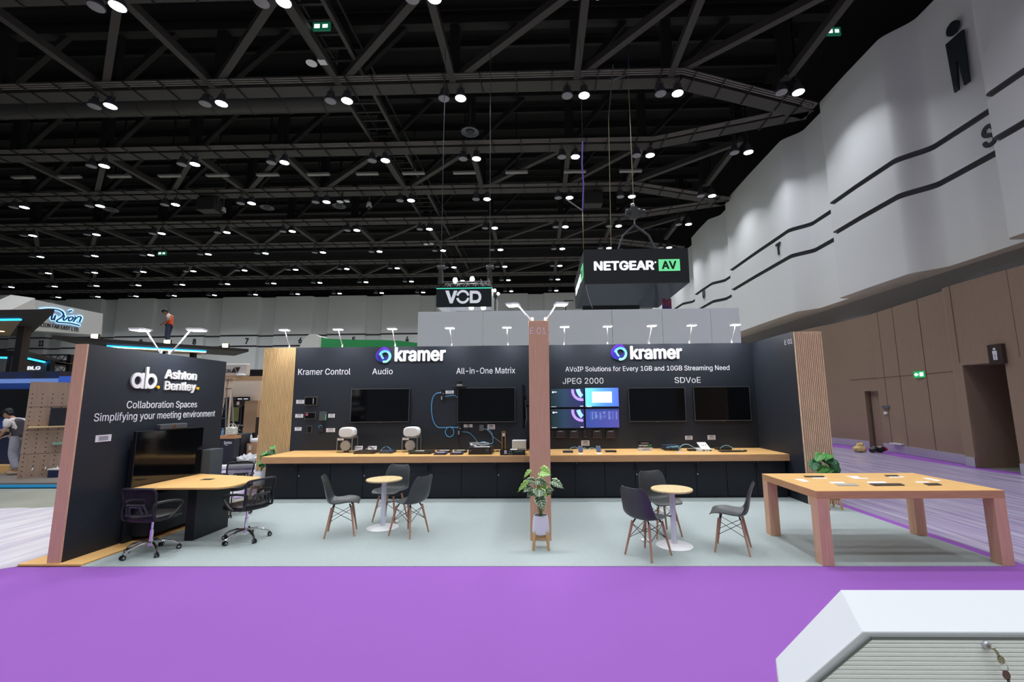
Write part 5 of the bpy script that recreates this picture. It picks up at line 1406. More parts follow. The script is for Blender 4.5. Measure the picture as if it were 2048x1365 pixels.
# acrylic boxes with loudspeakers
ACRYL = mat('acrylic', (250, 250, 250), rough=.02, trans=1.0); ACRYL.node_tree.nodes['Principled BSDF'].inputs['IOR'].default_value = 1.15
ACEDGE = mat('acrylic_edge', (196, 190, 180), rough=.3)
GRILLE = mat('speaker_grille_white', (222, 224, 228), rough=.6)
for px0, px1, who in ((673.5, 703.5, 'nearer the control display'), (804, 834, 'nearer the blue cable loop')):
    Y = 8.98; xa, xb = X_at(px0, Y), X_at(px1, Y); h = .285; d = .27; zt = CZ + h
    t = thing('acrylic_stand', f'clear acrylic box stand {who}', 'stand', ((xa + xb) / 2, Y, CZ))
    e = .004
    B('acrylic_sheet', ACRYL, t, (xa, xa + e, Y, Y + d, CZ, zt), (xb - e, xb, Y, Y + d, CZ, zt), (xa, xb, Y, Y + e, CZ, zt), (xa, xb, Y, Y + d, zt, zt + e))
    mb = MB()
    for x in (xa, xb):
        for y in (Y, Y + d): mb.box(x - .003, x + .003, y - .003, y + .003, CZ, zt)
    mb.box(xa, xb, Y - .003, Y + .003, zt, zt + .005); mb.box(xa, xb, Y + d - .003, Y + d + .003, zt, zt + .005); mb.box(xa - .003, xa + .003, Y, Y + d, zt, zt + .005); mb.box(xb - .003, xb + .003, Y, Y + d, zt, zt + .005)
    mb.build('acrylic_edges', ACEDGE, t)
    cx = (xa + xb) / 2 - .01
    t = thing('ceiling_speaker', f'round white loudspeaker inside the acrylic box {who}', 'loudspeaker', (cx, Y + .1, CZ))
    MB().lathe([(0, .012), (.085, .010), (.098, .004), (.1, .03), (.094, .035)], (cx, Y + .05, CZ + .135), 32, axis='y').build('speaker_grille', GRILLE, t)
    MB().lathe([(.085, .035), (.08, .14), (.03, .15), (0, .15)], (cx, Y + .05, CZ + .135), 24, axis='y').build('speaker_body', GREYP, t)
    B('speaker_foot', GREYP, t, (cx - .04, cx + .04, Y + .09, Y + .17, CZ, CZ + .06))
    t = thing('oval_speaker', f'white oval loudspeaker on top of the acrylic box {who}', 'loudspeaker', (cx + .02, Y + .13, zt + .005))
    cx2 = cx + .02
    mb = MB(); prof = []
    for i in range(40):
        a = 2 * PI * i / 40; c, s_ = math.cos(a), math.sin(a)
        prof.append((.165 * math.copysign(abs(c) ** .62, c), .105 + .105 * math.copysign(abs(s_) ** .72, s_)))
    zb = zt + .006
    rings = [(.80, 0), (.93, .015), (1.0, .05), (1.0, .14), (.9, .18)]
    vs = []
    for k_, dy in rings: vs += [(cx2 + p[0] * k_, Y + .02 + dy, zb + .105 + (p[1] - .105) * k_) for p in prof]
    mb.add(vs, [(r_ * 40 + i, r_ * 40 + (i + 1) % 40, (r_ + 1) * 40 + (i + 1) % 40, (r_ + 1) * 40 + i) for r_ in range(4) for i in range(40)], 0, True)
    mb.add(vs[-40:], [tuple(range(40))]); mb.build('speaker_body', WHITE, t)
    mb = MB(); mb.add(vs[:40], [tuple(range(40))]); mb.build('speaker_grille', GRILLE, t)
    B('speaker_bracket', GREYP, t, (cx2 + .12, cx2 + .17, Y + .12, Y + .17, zb, zb + .05))
    card('info_card', Vector((xa + .01, Y - .002, zt - .005)), Vector((xa + .13, Y - .002, zt - .04)), '-y', f'white card on the front of the acrylic box {who}', 2, th=.003)
# leaning cards and cables behind the first rack units
def lean_card(px0, px1, Y, h, lb):
    xa, xb = X_at(px0, Y), X_at(px1, Y); mb = MB()
    mb.add([(xa, Y, CZ), (xb, Y, CZ), (xb, Y + .03, CZ + h), (xa, Y + .03, CZ + h), (xa, Y + .004, CZ), (xb, Y + .004, CZ), (xb, Y + .034, CZ + h), (xa, Y + .034, CZ + h)], [(0, 1, 2, 3), (7, 6, 5, 4), (0, 4, 5, 1), (2, 6, 7, 3), (1, 5, 6, 2), (0, 3, 7, 4)])
    mb.add([(xa + .02, Y + .016, CZ + h * .62), (xb - .02, Y + .016, CZ + h * .62), (xb - .02, Y + .02, CZ + h * .74), (xa + .02, Y + .02, CZ + h * .74)], [(0, 1, 2, 3)], 1)
    tag(mb.build('info_card', [CARD, CARDINK]), lb, 'card')
lean_card(709.5, 724.5, 9.28, .105, 'white card leaning behind the first slim rack unit'); lean_card(735, 752.5, 9.28, .10, 'white card leaning behind the cables of the first slim rack unit')
def arch(px0, px1, Y, h, r, m, lb):
    xa, xb = X_at(px0, Y), X_at(px1, Y)
    cable([(xa, Y, CZ + .03), (xa + (xb - xa) * .25, Y + .02, CZ + h * .9), (xa + (xb - xa) * .6, Y + .02, CZ + h), (xb, Y, CZ + .03)], r, m, lb, n=18)
arch(727, 749, 9.16, .095, .007, BLACKCABLE, 'black cable arch behind the first slim rack unit'); arch(730, 746, 9.2, .07, .006, GREYCABLE, 'grey cable arch behind the first slim rack unit')
arch(758, 779, 9.16, .10, .008, BLACKCABLE, 'black cable arch behind the slate-blue box'); arch(762, 783, 9.2, .09, .007, BLUECAB, 'blue cable arch behind the slate-blue box')
# right counter
box_dev('desktop_box', 1126, 1146, 8.75, .032, .14, NAVY, 'small navy box nearest the beech post under the video wall', 'box')
box_dev('desktop_box', 1212, 1233, 8.8, .03, .14, AMPB, 'small black box beside the second upright phone', 'box')
def phone(px0, px1, Y, h, lb):
    xa, xb = X_at(px0, Y), X_at(px1, Y); t = thing('handset', lb, 'phone', ((xa + xb) / 2, Y, CZ))
    P = [(xa, Y, CZ + .012), (xb, Y, CZ + .012), (xb - .005, Y + .05, CZ + h), (xa - .005, Y + .05, CZ + h)]
    mb = MB(); mb.add(P + [(p[0], p[1] + .014, p[2]) for p in P], [(0, 1, 2, 3), (7, 6, 5, 4), (0, 4, 5, 1), (2, 6, 7, 3), (1, 5, 6, 2), (0, 3, 7, 4)]); mb.build('phone_body', GREYP, t)
    q = lambda u, v: (P[0][0] + (P[1][0] - P[0][0]) * u - .005 * v, Y + .05 * v - .001, CZ + .012 + (h - .012) * v)
    MB().add([q(.12, .1), q(.88, .1), q(.88, .78), q(.12, .78)], [(0, 1, 2, 3)]).build('phone_screen', mat('phone_screen', (50, 70, 120), emit=(60, 80, 150), estr=.35), t)
    B('phone_foot', DARK, t, (xa + .01, xb - .01, Y - .005, Y + .07, CZ, CZ + .012))
phone(1157, 1166, 8.85, .115, 'first upright phone from the beech post, in a desk cradle'); phone(1193, 1202, 8.85, .115, 'second upright phone from the beech post, in a desk cradle')
for p0, p1, lb in ((1157, 1166.5, 'white slip before the first upright phone'), (1193.5, 1203.5, 'white slip before the second upright phone')):
    lab(X_at(p0, 8.6), X_at(p1, 8.6), 8.55, CZ, .14, lb)
for p0, p1, h, lb in ((1138, 1160, .075, 'pale cable arch from the navy box to the first upright phone'), (1164, 1174, .06, 'pale cable hanging behind the first upright phone'), (1175, 1194, .06, 'pale cable arch behind the second upright phone')):
    arch(p0, p1, 9.05, h, .006, CYANCAB, lb)
# black and white tabletop sign
Y = 9.0; xa, xb = X_at(1276, Y), X_at(1303.5, Y); zt = ay(1290, 882.5, Y).z
t = thing('tabletop_sign', 'small black and white tabletop sign with a green square', 'sign', ((xa + xb) / 2, Y, CZ))
zm = CZ + (zt - CZ) * .34
B('sign_board', mat('sign_black', (14, 20, 22), rough=.3), t, (xa, xb, Y, Y + .02, zm, zt)); B('sign_foot', CARD, t, (xa + .01, xb + .01, Y - .01, Y + .06, CZ, zm))
w = xb - xa
letters('POWERED BY', (xa + w * .24, Y, zm + (zt - zm) * .62), (xa + w * .8, Y, zm + (zt - zm) * .62), .016, LETTER, t, thick=.001)
letters('NETGEAR', (xa + w * .08, Y, zm + (zt - zm) * .2), (xa + w * .72, Y, zm + (zt - zm) * .2), .026, LETTER, t, thick=.001, bold=.03)
NGREEN = mat('brand_green', (110, 232, 150), emit=(110, 235, 150), estr=.0, rough=.5)
B('sign_green', mat('sign_green', (40, 150, 80), rough=.5), t, (xa + w * .77, xb - w * .02, Y - .001, Y, zm + (zt - zm) * .13, zm + (zt - zm) * .45))
letters('AV', (xa + w * .81, Y - .001, zm + (zt - zm) * .2), (xb - w * .06, Y - .001, zm + (zt - zm) * .2), .02, INK, t, thick=.0006, bold=.03)
B('sign_print', CARDINK, t, (xa + w * .3, xa + w * .85, Y - .0112, Y - .01, CZ + .02, CZ + .03), (xa + w * .36, xa + w * .85, Y - .0112, Y - .01, CZ + .045, CZ + .052))
# network switches with tangled cables
box_dev('network_switch', 1329, 1358, 9.05, .10, .26, mat('switch_blue', (36, 48, 72), rough=.5), 'dark blue network switch stack wrapped in cables', 'switch')
xs_ = X_at(1342, 8.95)
tangle(xs_, 8.97, CZ + .012, .2, .05, 14, BLACKCABLE, 'black cable tangle before the dark blue network switch', 21, .007, .05)
tangle(xs_ + .03, 8.98, CZ + .02, .17, .04, 12, CYANCAB, 'pale blue cable tangle before the dark blue network switch', 22, .006, .07)
lab(X_at(1352, 8.7), X_at(1368, 8.7), 8.68, CZ, .1, 'lilac slip before the dark blue network switch', mat('paper_lilac', (214, 206, 232), rough=.6))
box_dev('desktop_box', 1378, 1392.5, 8.92, .035, .14, AMPB, 'small black box beside the network switch, under a cable arch', 'box')
arch(1357, 1392, 8.98, .12, .008, CYANCAB, 'pale blue cable arch from the network switch to the small black box')
# white conference unit with raised panel
Y = 8.85; xa, xb = X_at(1397.5, Y), X_at(1425.5, Y)
t = thing('presentation_unit', 'white desk unit with a raised white panel beside the small black box', 'desk unit', ((xa + xb) / 2, Y, CZ))
B('unit_base', WHITE, t, (xa, xb, Y, Y + .3, CZ, CZ + .045), bevel=.004)
B('unit_ports', DARK, t, (xa + .07, xa + .12, Y - .001, Y, CZ + .012, CZ + .03), (xa + .15, xa + .17, Y - .001, Y, CZ + .012, CZ + .03), (xa + .2, xa + .25, Y - .001, Y, CZ + .012, CZ + .03))
P = [(xa + .07, Y + .05, CZ + .046), (xb - .02, Y + .05, CZ + .046), (xb - .07, Y + .18, CZ + .16), (xa + .03, Y + .18, CZ + .16)]
mb = MB(); mb.add(P + [(p[0], p[1] + .012, p[2] - .006) for p in P], [(0, 1, 2, 3), (7, 6, 5, 4), (0, 4, 5, 1), (2, 6, 7, 3), (1, 5, 6, 2), (0, 3, 7, 4)]); mb.build('raised_panel', WHITE, t)
mb = MB()
for u in (.28, .5, .72):
    c = Vector(P[0]).lerp(Vector(P[1]), u).lerp(Vector(P[3]).lerp(Vector(P[2]), u), .5); mb.box(c.x - .008, c.x + .008, c.y - .008, c.y - .004, c.z - .025, c.z + .02)
mb.build('panel_marks', GREYCABLE, t)
box_dev('desktop_box', 1436, 1464, 9.08, .045, .18, AMPB, 'dark box behind the keyboard', 'box')
arch(1440, 1469, 9.03, .09, .007, CYANCAB, 'pale blue cable arch over the dark box behind the keyboard')
# keyboard and mouse
Y = 8.72; xa, xb = X_at(1442, Y), X_at(1489, Y)
t = thing('keyboard', 'black computer keyboard on the counter below the corner screen', 'keyboard', ((xa + xb) / 2, Y, CZ))
B('keyboard_body', DARK, t, (xa, xb, Y, Y + .14, CZ, CZ + .016), bevel=.003)
mb = MB(); n = 15
for r_ in range(5):
    for c_ in range(n):
        x = xa + .012 + (xb - xa - .024) * c_ / n; mb.box(x, x + (xb - xa - .024) / n - .004, Y + .012 + .024 * r_, Y + .032 + .024 * r_, CZ + .016, CZ + .022)
mb.build('keys', mat('keycap', (40, 41, 44), rough=.5), t)
xm = X_at(1493, Y)
t = thing('computer_mouse', 'black computer mouse beside the keyboard', 'mouse', (xm, Y + .06, CZ))
MB().ball((xm, Y + .06, CZ + .016), .032, .052, .018, n=18, m=8).build('mouse_body', DARK, t); MB().cyl((xm - .004, Y + .03, CZ + .033), (xm + .004, Y + .03, CZ + .033), .008, n=10).build('mouse_wheel', GREYP, t)
lab(X_at(1464, 9.0), X_at(1472, 9.0), 8.98, CZ, .06, 'small white slip behind the keyboard')

# ================================================================== HANGING SIGNS
DARKPANEL = mat('sign_panel_dark', (30, 32, 38), rough=.5)
t = thing('hanging_sign', 'large black hanging box sign with white lettering and a green square', 'sign', (3.2, 16.3, 5.60))
SX0, SX1, SY0, SY1, SZ0, SZ1 = 1.495, 4.94, 14.3, 18.26, 5.604, 6.775
th = .06
B('front_face', DARKPANEL, t, (SX0, SX1, SY0, SY0 + th, SZ0, SZ1)); B('rear_face', mat('sign_panel_grey', (92, 98, 106), rough=.6), t, (SX0, SX1, SY1 - th, SY1, SZ0, SZ1))
B('side_face', mat('sign_panel_side', (70, 72, 74), rough=.6), t, (SX0, SX0 + th, SY0 + th, SY1 - th, SZ0, SZ1)); B('side_face', mat('sign_panel_grey2', (84, 88, 98), rough=.6), t, (SX1 - th, SX1, SY0 + th, SY1 - th, SZ0, SZ1))
LIT = mat('lettering_lit', (255, 255, 255), emit=(236, 242, 255), estr=.9); AVG = mat('av_green', (120, 240, 160), emit=(120, 240, 165), estr=.55)
def Zs(x, y): return ay(1130 + x / 5.689, 400 + y / 5.689, SY0)
a, b = Zs(330, 801), Zs(1015, 790); b.z = a.z
letters('NETGEAR', a, b, Zs(330, 707).z - a.z, LIT, t, thick=.02, bold=.035)
p = Zs(1027, 712); mb = MB(); mb.lathe([(0, -.02), (.028, -.02), (.028, 0)], (p.x, SY0, p.z), 14, axis='y', smooth=False); mb.build('lettering', LIT, t)
a, b = Zs(1068, 811), Zs(1302, 676); B('green_square', AVG, t, (a.x, b.x, SY0 - .02, SY0, a.z, b.z))
a, b = Zs(1100, 787), Zs(1270, 784); b.z = a.z; a.y = b.y = SY0 - .02
letters('AV', a, b, Zs(1100, 702).z - a.z, mat('ink_dark_green', (6, 46, 30), rough=.6), t, thick=.004, bold=.035)
# side lettering, running away from the viewer reversed: right end nearest
zl = SZ0 + .42
letters('NETGEAR', (SX0, SY1 - .6, zl), (SX0, SY0 + 1.15, zl), .27, LIT, t, thick=.015, bold=.035)
B('green_square', AVG, t, (SX0 - .015, SX0, SY0 + .28, SY0 + 1.0, zl - .1, zl + .37))
letters('AV', (SX0 - .016, SY0 + .9, zl), (SX0 - .016, SY0 + .4, zl), .24, mat('ink_dark_green', (6, 46, 30)), t, thick=.004, bold=.035)
TRUSSA = mat('truss_alu', (150, 150, 150), rough=.4, metal=.6)
def box_truss(x0, x1, y, z, s, parent, name='truss', axis='x', nseg=None, m=None):
    mb = MB(); d = s / 2; n = nseg or max(2, int((x1 - x0) / (s * 1.1)))
    P = (lambda u, v, w: (u, y + v, z + w)) if axis == 'x' else (lambda u, v, w: (y + v, u, z + w))
    for v in (-d, d):
        for w in (-d, d): mb.cyl(P(x0, v, w), P(x1, v, w), s * .07, n=6)
    for i in range(n):
        a_, b_ = x0 + (x1 - x0) * i / n, x0 + (x1 - x0) * (i + 1) / n; mid = (a_ + b_) / 2
        for v in (-d, d):
            mb.cyl(P(a_, v, -d), P(mid, v, d), s * .04, n=5); mb.cyl(P(mid, v, d), P(b_, v, -d), s * .04, n=5)
    return mb.build(name, m or TRUSSA, parent)
box_truss(SX0 + .1, SX1 - .1, 16.3, SZ1 - .14, .26, t)
HY = 16.3
CHAIN = mat('chain_gold', (150, 140, 110), rough=.5)
hp = ay(1268, 425, HY)
s_ = thing('chain_hoist', 'grey chain hoist with slings above the large black hanging box sign', 'hoist', (hp.x, HY, hp.z))
MB().cyl(hp + Vector((-.16, 0, 0)), hp + Vector((.22, 0, 0)), .16, n=14).cyl(hp + Vector((.22, 0, 0)), hp + Vector((.42, 0, .01)), .1, n=12).cyl(hp + Vector((-.32, 0, 0)), hp + Vector((-.16, 0, 0)), .13, .15, n=12).box(hp.x - .14, hp.x + .12, HY - .16, HY + .16, hp.z - .24, hp.z + .17).box(hp.x - .26, hp.x - .18, HY - .18, HY - .1, hp.z - .06, hp.z + .1).box(hp.x + .2, hp.x + .3, HY - .14, HY - .08, hp.z - .05, hp.z + .1).build('hoist_body', mat('hoist_grey', (86, 86, 88), rough=.5), s_)
hook_ = ay(1269, 450, HY)
MB().tube([hp + Vector((0, 0, -.2)), hook_], .03, 6).build('hook', STEEL, s_)
SLING = mat('sling_grey', (96, 98, 106), rough=.8)
for px in (1222, 1326):
    e = ay(px, 493, HY); MB().tube([hook_, hook_.lerp(e, .5) + Vector((0, 0, -.01)), (e.x, HY, SZ1 - .05)], .045, 6).build('sling', SLING, s_)
q = ay(1256, 146, HY); MB().tube([hp + Vector((0, 0, .12)), hp.lerp(q, .5), q, (q.x, HY, BZ - .1)], .016, 6).build('chain', CHAIN, s_)
MB().ball(hp + Vector((-.04, 0, .28)), .09, .04, .1, n=10, m=6).build('chain_hook', STEEL, s_)
m2 = ay(1232, 489, 15.1)
s_ = thing('chain_motor', 'olive chain motor lying on top of the large black hanging box sign', 'hoist', (m2.x, 15.1, SZ1))
MB().cyl((m2.x - .22, 15.1, SZ1 + .12), (m2.x + .1, 15.1, SZ1 + .12), .1, n=12).ball((m2.x + .2, 15.1, SZ1 + .14), .14, .13, .14).box(m2.x - .05, m2.x + .08, 15.0, 15.2, SZ1 - .25, SZ1 + .1).build('hoist_body', mat('hoist_olive', (110, 108, 92), rough=.6), s_)
MB().box(m2.x - .3, m2.x + .3, 15.04, 15.16, SZ1 - .06, SZ1 + .02).build('hoist_foot', TRUSSM, s_)
def hang_cable(px_top, py_top, px_bot, py_bot, y, z_top, m, r, lb, mid=None):
    b_ = ay(px_bot, py_bot, y); a_ = az(px_top, py_top, z_top) if False else ay(px_top, py_top, y)
    pts = [a_] + ([ay(q[0], q[1], y) for q in mid] if mid else []) + [b_]
    tag(MB().tube(pts, r, 5).build('rigging_cable', m), lb, 'cable')
CHAIN = mat('chain_gold', (150, 140, 110), rough=.5)
hang_cable(1165, 422, 1167, 499, 14.35, 0, CHAIN, .014, 'thin golden chain down to the near corner of the large black hanging sign')
hang_cable(1165, 283, 1165, 422, 14.35, 0, mat('sling_purple', (120, 100, 190), rough=.7), .026, 'purple sling hanging above the golden chain', [(1164, 330), (1167, 370)])
hang_cable(1131, 398, 1164, 421, 14.35, 0, mat('sling_pale', (130, 128, 124), rough=.7), .024, 'pale sling slanting to the purple sling from beside a lamp', [(1145, 408)])
hang_cable(1217, 238, 1222, 492, 15.1, 0, CHAIN, .014, 'long golden chain running up from the olive chain motor', [(1219, 330)])
hang_cable(1226, 130, 1217, 238, 15.1, 0, SLING, .02, 'grey rope hanging from the roof above the long golden chain', [(1222, 180)])
hang_cable(1257, 90, 1257, 146, HY, 0, mat('sling_blue', (60, 80, 120), rough=.7), .022, 'blue sling hanging from the roof above the grey chain hoist')
p0, p1 = ay(1219, 162, 15.1), ay(1256, 148, 15.3); tag(MB().tube([p0, p1], .035, 6).build('spreader_bar', GREYP), 'short grey bar slung between two chains under the roof', 'bar')
p = az(1165, 283, 14.6); tag(MB().tube([(ay(1165, 283, 14.35).x, 14.35, ay(1165, 283, 14.35).z), (ay(1165, 283, 14.35).x, 14.35, 18.5)], .01, 5).build('rigging_cable', TRUSSM), 'dark steel wire above the purple sling', 'cable')
tag(MB().tube(catmull([(SX0 + .03, SY0 + .02, SZ0 + .05), (SX0 + .12, SY0 + .1, SZ0 - .35), (SX0 + .26, SY0 + .15, SZ0 - .8)], 8), .010, 5).build('loose_wire', GREYCABLE), 'pale loose wire hanging from the near corner of the large black sign', 'cable')
# ---- smaller far sign with truss
t = thing('hanging_sign', 'smaller hanging sign with white three-letter mark and green line, under a truss', 'sign', (-2.43, 15, 4.8))
VX0, VX1, VY0, VY1, VZ0, VZ1 = -3.33, -1.54, 14.0, 16.2, 4.815, 5.49
VB = mat('vod_black', (24, 32, 38), rough=.4)
B('front_face', VB, t, (VX0, VX1, VY0, VY0 + .05, VZ0, VZ1)); B('rear_face', WHITEM, t, (VX0, VX1, VY1 - .05, VY1, VZ0, VZ1))
B('side_face', WHITEM, t, (VX0, VX0 + .05, VY0 + .05, VY1 - .05, VZ0, VZ1)); B('side_face', mat('vod_side', (206, 210, 208), rough=.4), t, (VX1 - .05, VX1, VY0 + .05, VY1 - .05, VZ0, VZ1))
B('green_line', mat('teal_lit', (60, 200, 170), emit=(70, 215, 185), estr=.8), t, (VX0, VX1, VY0 - .01, VY0, VZ1 - .075, VZ1 - .045))
def Zv(x, y): return ay(860 + x / 9.75, 500 + y / 9.75, VY0)
MARK = mat('vod_mark', (226, 228, 238), rough=.4, emit=(226, 228, 238), estr=.35)
def poly_mark(pts):
    P = [Zv(*q) for q in pts]; return MB().prism([(p.x, p.z) for p in P], (0, VY0 - .015, 0), (1, 0, 0), (0, 0, 1), (0, .015, 0))
poly_mark([(300, 798), (368, 798), (418, 955), (468, 798), (535, 798), (440, 1046), (388, 1046)]).build('mark_letter', MARK, t)
c = Zv(642, 918); rx = (Zv(772, 918).x - c.x); rz = (c.z - Zv(642, 1052).z)
for a0_, a1_ in ((12, 168), (192, 348)):
    mb = MB(); n = 24; vs = []
    for i in range(n + 1):
        q = R(a0_ + (a1_ - a0_) * i / n)
        for k in (1, .66):
            for yy in (VY0 - .015, VY0): vs.append((c.x + math.cos(q) * rx * k, yy, c.z + math.sin(q) * rz * k))
    mb.add(vs, [f for i in range(n) for f in ((i * 4, i * 4 + 4, i * 4 + 6, i * 4 + 2), (i * 4, i * 4 + 1, i * 4 + 5, i * 4 + 4), (i * 4 + 2, i * 4 + 6, i * 4 + 7, i * 4 + 3))]); mb.build('mark_letter', MARK, t)
dpts = [(778, 1042), (778, 800)] + [(905 + 98 * math.cos(R(q)), 921 - 121 * math.sin(R(q))) for q in range(90, -91, -15)]
inn = [(832, 985), (832, 858)] + [(890 + 62 * math.cos(R(q)), 921 - 64 * math.sin(R(q))) for q in range(90, -91, -15)]
mb = MB(); n = len(dpts); A_ = [Zv(*q) for q in dpts]; B_ = [Zv(*q) for q in inn]
vs = [(p.x, VY0 - .015, p.z) for p in A_] + [(p.x, VY0 - .015, p.z) for p in B_]
mb.add(vs, [(i, (i + 1) % n, n + (i + 1) % n, n + i) for i in range(n)]); mb.build('mark_letter', MARK, t)
box_truss(VX0 + .1, VX1 - .1, 14.6, VZ1 + .16, .26, t); box_truss(14.2, 16.1, VX1 - .25, VZ1 + .16, .26, t, axis='y'); box_truss(VX0 + .3, VX1 - .1, 15.9, VZ0 + .12, .22, t)
for px, py in ((805, 1143), (1040, 1143), (822, 595), (490, 618)):
    p = ay(860 + px / 9.75, 500 + py / 9.75, 14.5); MB().lathe([(0, -.03), (.07, -.03), (.08, .05), (.05, .12)], p, 12).build('spotlight', mat('spot_lit', (255, 255, 255), emit=(255, 255, 250), estr=12), t)
for px, lb in ((216, 'dark chain motor over the far three-letter hanging sign, nearer the catwalk'), (1165, 'dark chain motor over the far three-letter hanging sign, nearer the beech post')):
    p = ay(860 + px / 9.75, 535, 14.6)
    s_ = thing('chain_motor', lb, 'hoist', p)
    MB().cyl(p + Vector((-.12, 0, 0)), p + Vector((.14, 0, 0)), .07, n=10).box(p.x - .06, p.x + .06, 14.54, 14.66, p.z - .06, p.z + .06).build('hoist_body', mat('hoist_grey', (86, 86, 88)), s_)
    MB().cyl((p.x, 14.6, p.z - .05), (p.x, 14.6, VZ1 + .27), .07, .1, n=10).build('chain_bag', mat('bag_dark', (54, 54, 48), rough=.9), s_)
    MB().cyl(p, (p.x, 14.6, BZ), .012, n=5).build('chain', GREYP, s_)

# ---- white booth standing behind the back boards
LILW = mat('panel_pale_lilac', (236, 239, 244), rough=.5)
t = thing('white_booth', 'tall pale booth walls standing behind the black back boards', 'booth', (1.0, 12.0, 0))
bx0, bx1 = -3.354, 5.433
seams = [bx0, -1.55, .25, 1.98, 3.34, 4.65, bx1]
for i in range(len(seams) - 1): B('booth_panel', LILW, t, (seams[i] + .006, seams[i + 1] - .006, 12.0, 12.05, 0, 4.25))
B('side_wall', LILW, t, (bx0 + .006, bx0 + .05, 12.05, 16, 0, 4.25), (bx1 - .05, bx1 - .006, 12.05, 16, 0, 4.25))
# dark rail and small fittings seen above it
a = ay(1165, 612, 15.5); b = ay(1278, 618, 15.5)
tag(B('lighting_rail', DARK, None, (a.x, b.x, 15.4, 15.6, 4.0, a.z - .02)), 'dark lighting rail just above the pale booth walls', 'rail')
a = ay(1325, 612, 17); tag(B('purple_banner', two_tone('banner_print', (70, 50, 110), (150, 60, 80), 3, (1, 1, 1), .45, .6), None, (a.x, a.x + .35, 17, 17.05, 0, 5.7)), 'purple printed banner behind the pale booth near the wavy wall', 'banner')
a = ay(1131, 603, 15); tag(MB().bar((a.x - .05, 15, a.z + .02), (a.x + .28, 15, a.z + .02), .03, .03).bar((a.x, 15, a.z), (a.x, 15, 4.0), .03, .03).build('light_bracket', DARK), 'thin dark bracket above the pale booth beside the large hanging sign', 'bracket')
a = ay(991, 595, 14.6)
s_ = thing('spotlight_mast', 'dark mast with two small lit spotlights beside the far hanging sign', 'light', (a.x, 14.6, 0))
MB().cyl((a.x, 14.6, 0), (a.x, 14.6, a.z + .05), .035, n=8).box(a.x - .07, a.x + .06, 14.55, 14.65, a.z, a.z + .2).build('mast', DARK, s_)
MB().ball((a.x - .02, 14.52, a.z + .22), .05, n=10, m=6).ball((a.x + .1, 14.52, a.z + .1), .05, n=10, m=6).build('spotlight', mat('spot_lit', (255, 255, 255), emit=(255, 255, 250), estr=12), s_)
# green curved booth
GREENB = mat('booth_green', (54, 160, 90), rough=.5)
t = thing('green_booth', 'green curved booth fascia with a white rounded end behind the pine slats', 'booth', (-5, 15, 0))
tops = [(642, 674.5, 15.0), (650, 676.5, 15.1), (665, 678.2, 15.25), (690, 679.3, 15.4), (720, 680.0, 15.4), (760, 680.2, 15.35), (800, 681.8, 15.2), (836, 686.5, 15.0)]
P = [ay(*q) for q in tops]; mb = MB(); n = len(P)
mb.add([(p.x, p.y, p.z) for p in P] + [(p.x, p.y, 0) for p in P], [(i, i + 1, n + i + 1, n + i) for i in range(n - 1)], 0, True)
mb.add([(p.x, p.y, p.z) for p in P] + [(p.x, p.y + 1.2, p.z) for p in P], [(i, i + 1, n + i + 1, n + i) for i in range(n - 1)], 0)
mb.build('fascia', GREENB, t)
cap = [(600, 700), (602, 693), (607, 683), (614, 675), (622, 669), (632, 669.5), (642, 674.5), (642, 700)]
P = [ay(px, py, 14.98) for px, py in cap]; mb = MB(); mb.prism([(p.x, p.z) for p in P[1:-1]] + [(P[-1].x, 0), (P[0].x, 0)], (0, 14.9, 0), (1, 0, 0), (0, 0, 1), (0, 1.5, 0)); mb.build('end_cap', mat('booth_cream', (226, 226, 216), rough=.5), t)

# ================================================================== BOOTHS BEYOND THE SIDE PANEL
class Plane:
    def __init__(s, a, b): s.a, s.b = Vector(a), Vector(b); s.u = (s.b - s.a); s.u.z = 0; s.u.normalize(); s.n = s.u.cross(Vector((0, 0, 1)))
    def at(s, px, py, d=0.0):
        r = _ray(px, py); return _C + r * ((s.a + s.n * d - _C).dot(s.n) / r.dot(s.n))
# white box sign with script lettering
LIGHTW = mat('sign_white', (222, 220, 216), rough=.6)
t = thing('booth_sign', 'white box sign with blue handwritten name glowing behind the side panel', 'sign', (-22, 18, 6))
pl = Plane(ay(22, 600, 17.0), ay(206, 640, 20.6))
c4 = [pl.at(22, 590), pl.at(206, 628), pl.at(203, 671), pl.at(22, 658)]
mb = MB(); bk = pl.n * (.5 if pl.n.y > 0 else -.5)
mb.add(c4 + [p + bk for p in c4], [(0, 1, 2, 3), (7, 6, 5, 4), (0, 4, 5, 1), (1, 5, 6, 2), (2, 6, 7, 3), (3, 7, 4, 0)]); mb.build('sign_face', LIGHTW, t)
c5 = [c4[0], ay(-60, 626, 15.2), ay(-60, 652, 15.2), c4[3]]
MB().add(c5 + [p + Vector((.3, .6, 0)) for p in c5], [(0, 1, 2, 3), (7, 6, 5, 4), (0, 4, 5, 1), (2, 6, 7, 3)]).build('sign_side', LIGHTW, t)
S = lambda x, y, d=.05: pl.at(x / 7.877, 580 + y / 7.877, d)
strokes = [[(620, 315), (720, 303), (830, 304), (920, 318), (980, 350), (1000, 392), (975, 430), (925, 462), (890, 490), (915, 510), (990, 516), (1120, 530), (1250, 562)],
           [(745, 312), (715, 360), (690, 410), (680, 440)], [(830, 385), (812, 440), (818, 470), (845, 455), (872, 400), (860, 450), (850, 482)],
           [(1015, 405), (998, 455), (1005, 480), (1035, 465), (1075, 425)], [(1090, 345), (1110, 330), (1135, 335)],
           [(1115, 425), (1085, 445), (1078, 478), (1105, 490), (1140, 465), (1150, 435), (1120, 424)],
           [(1185, 420), (1170, 460), (1155, 505)], [(1160, 490), (1200, 445), (1245, 420), (1275, 432), (1265, 470), (1250, 508)]]
mbh, mbf = MB(), MB()
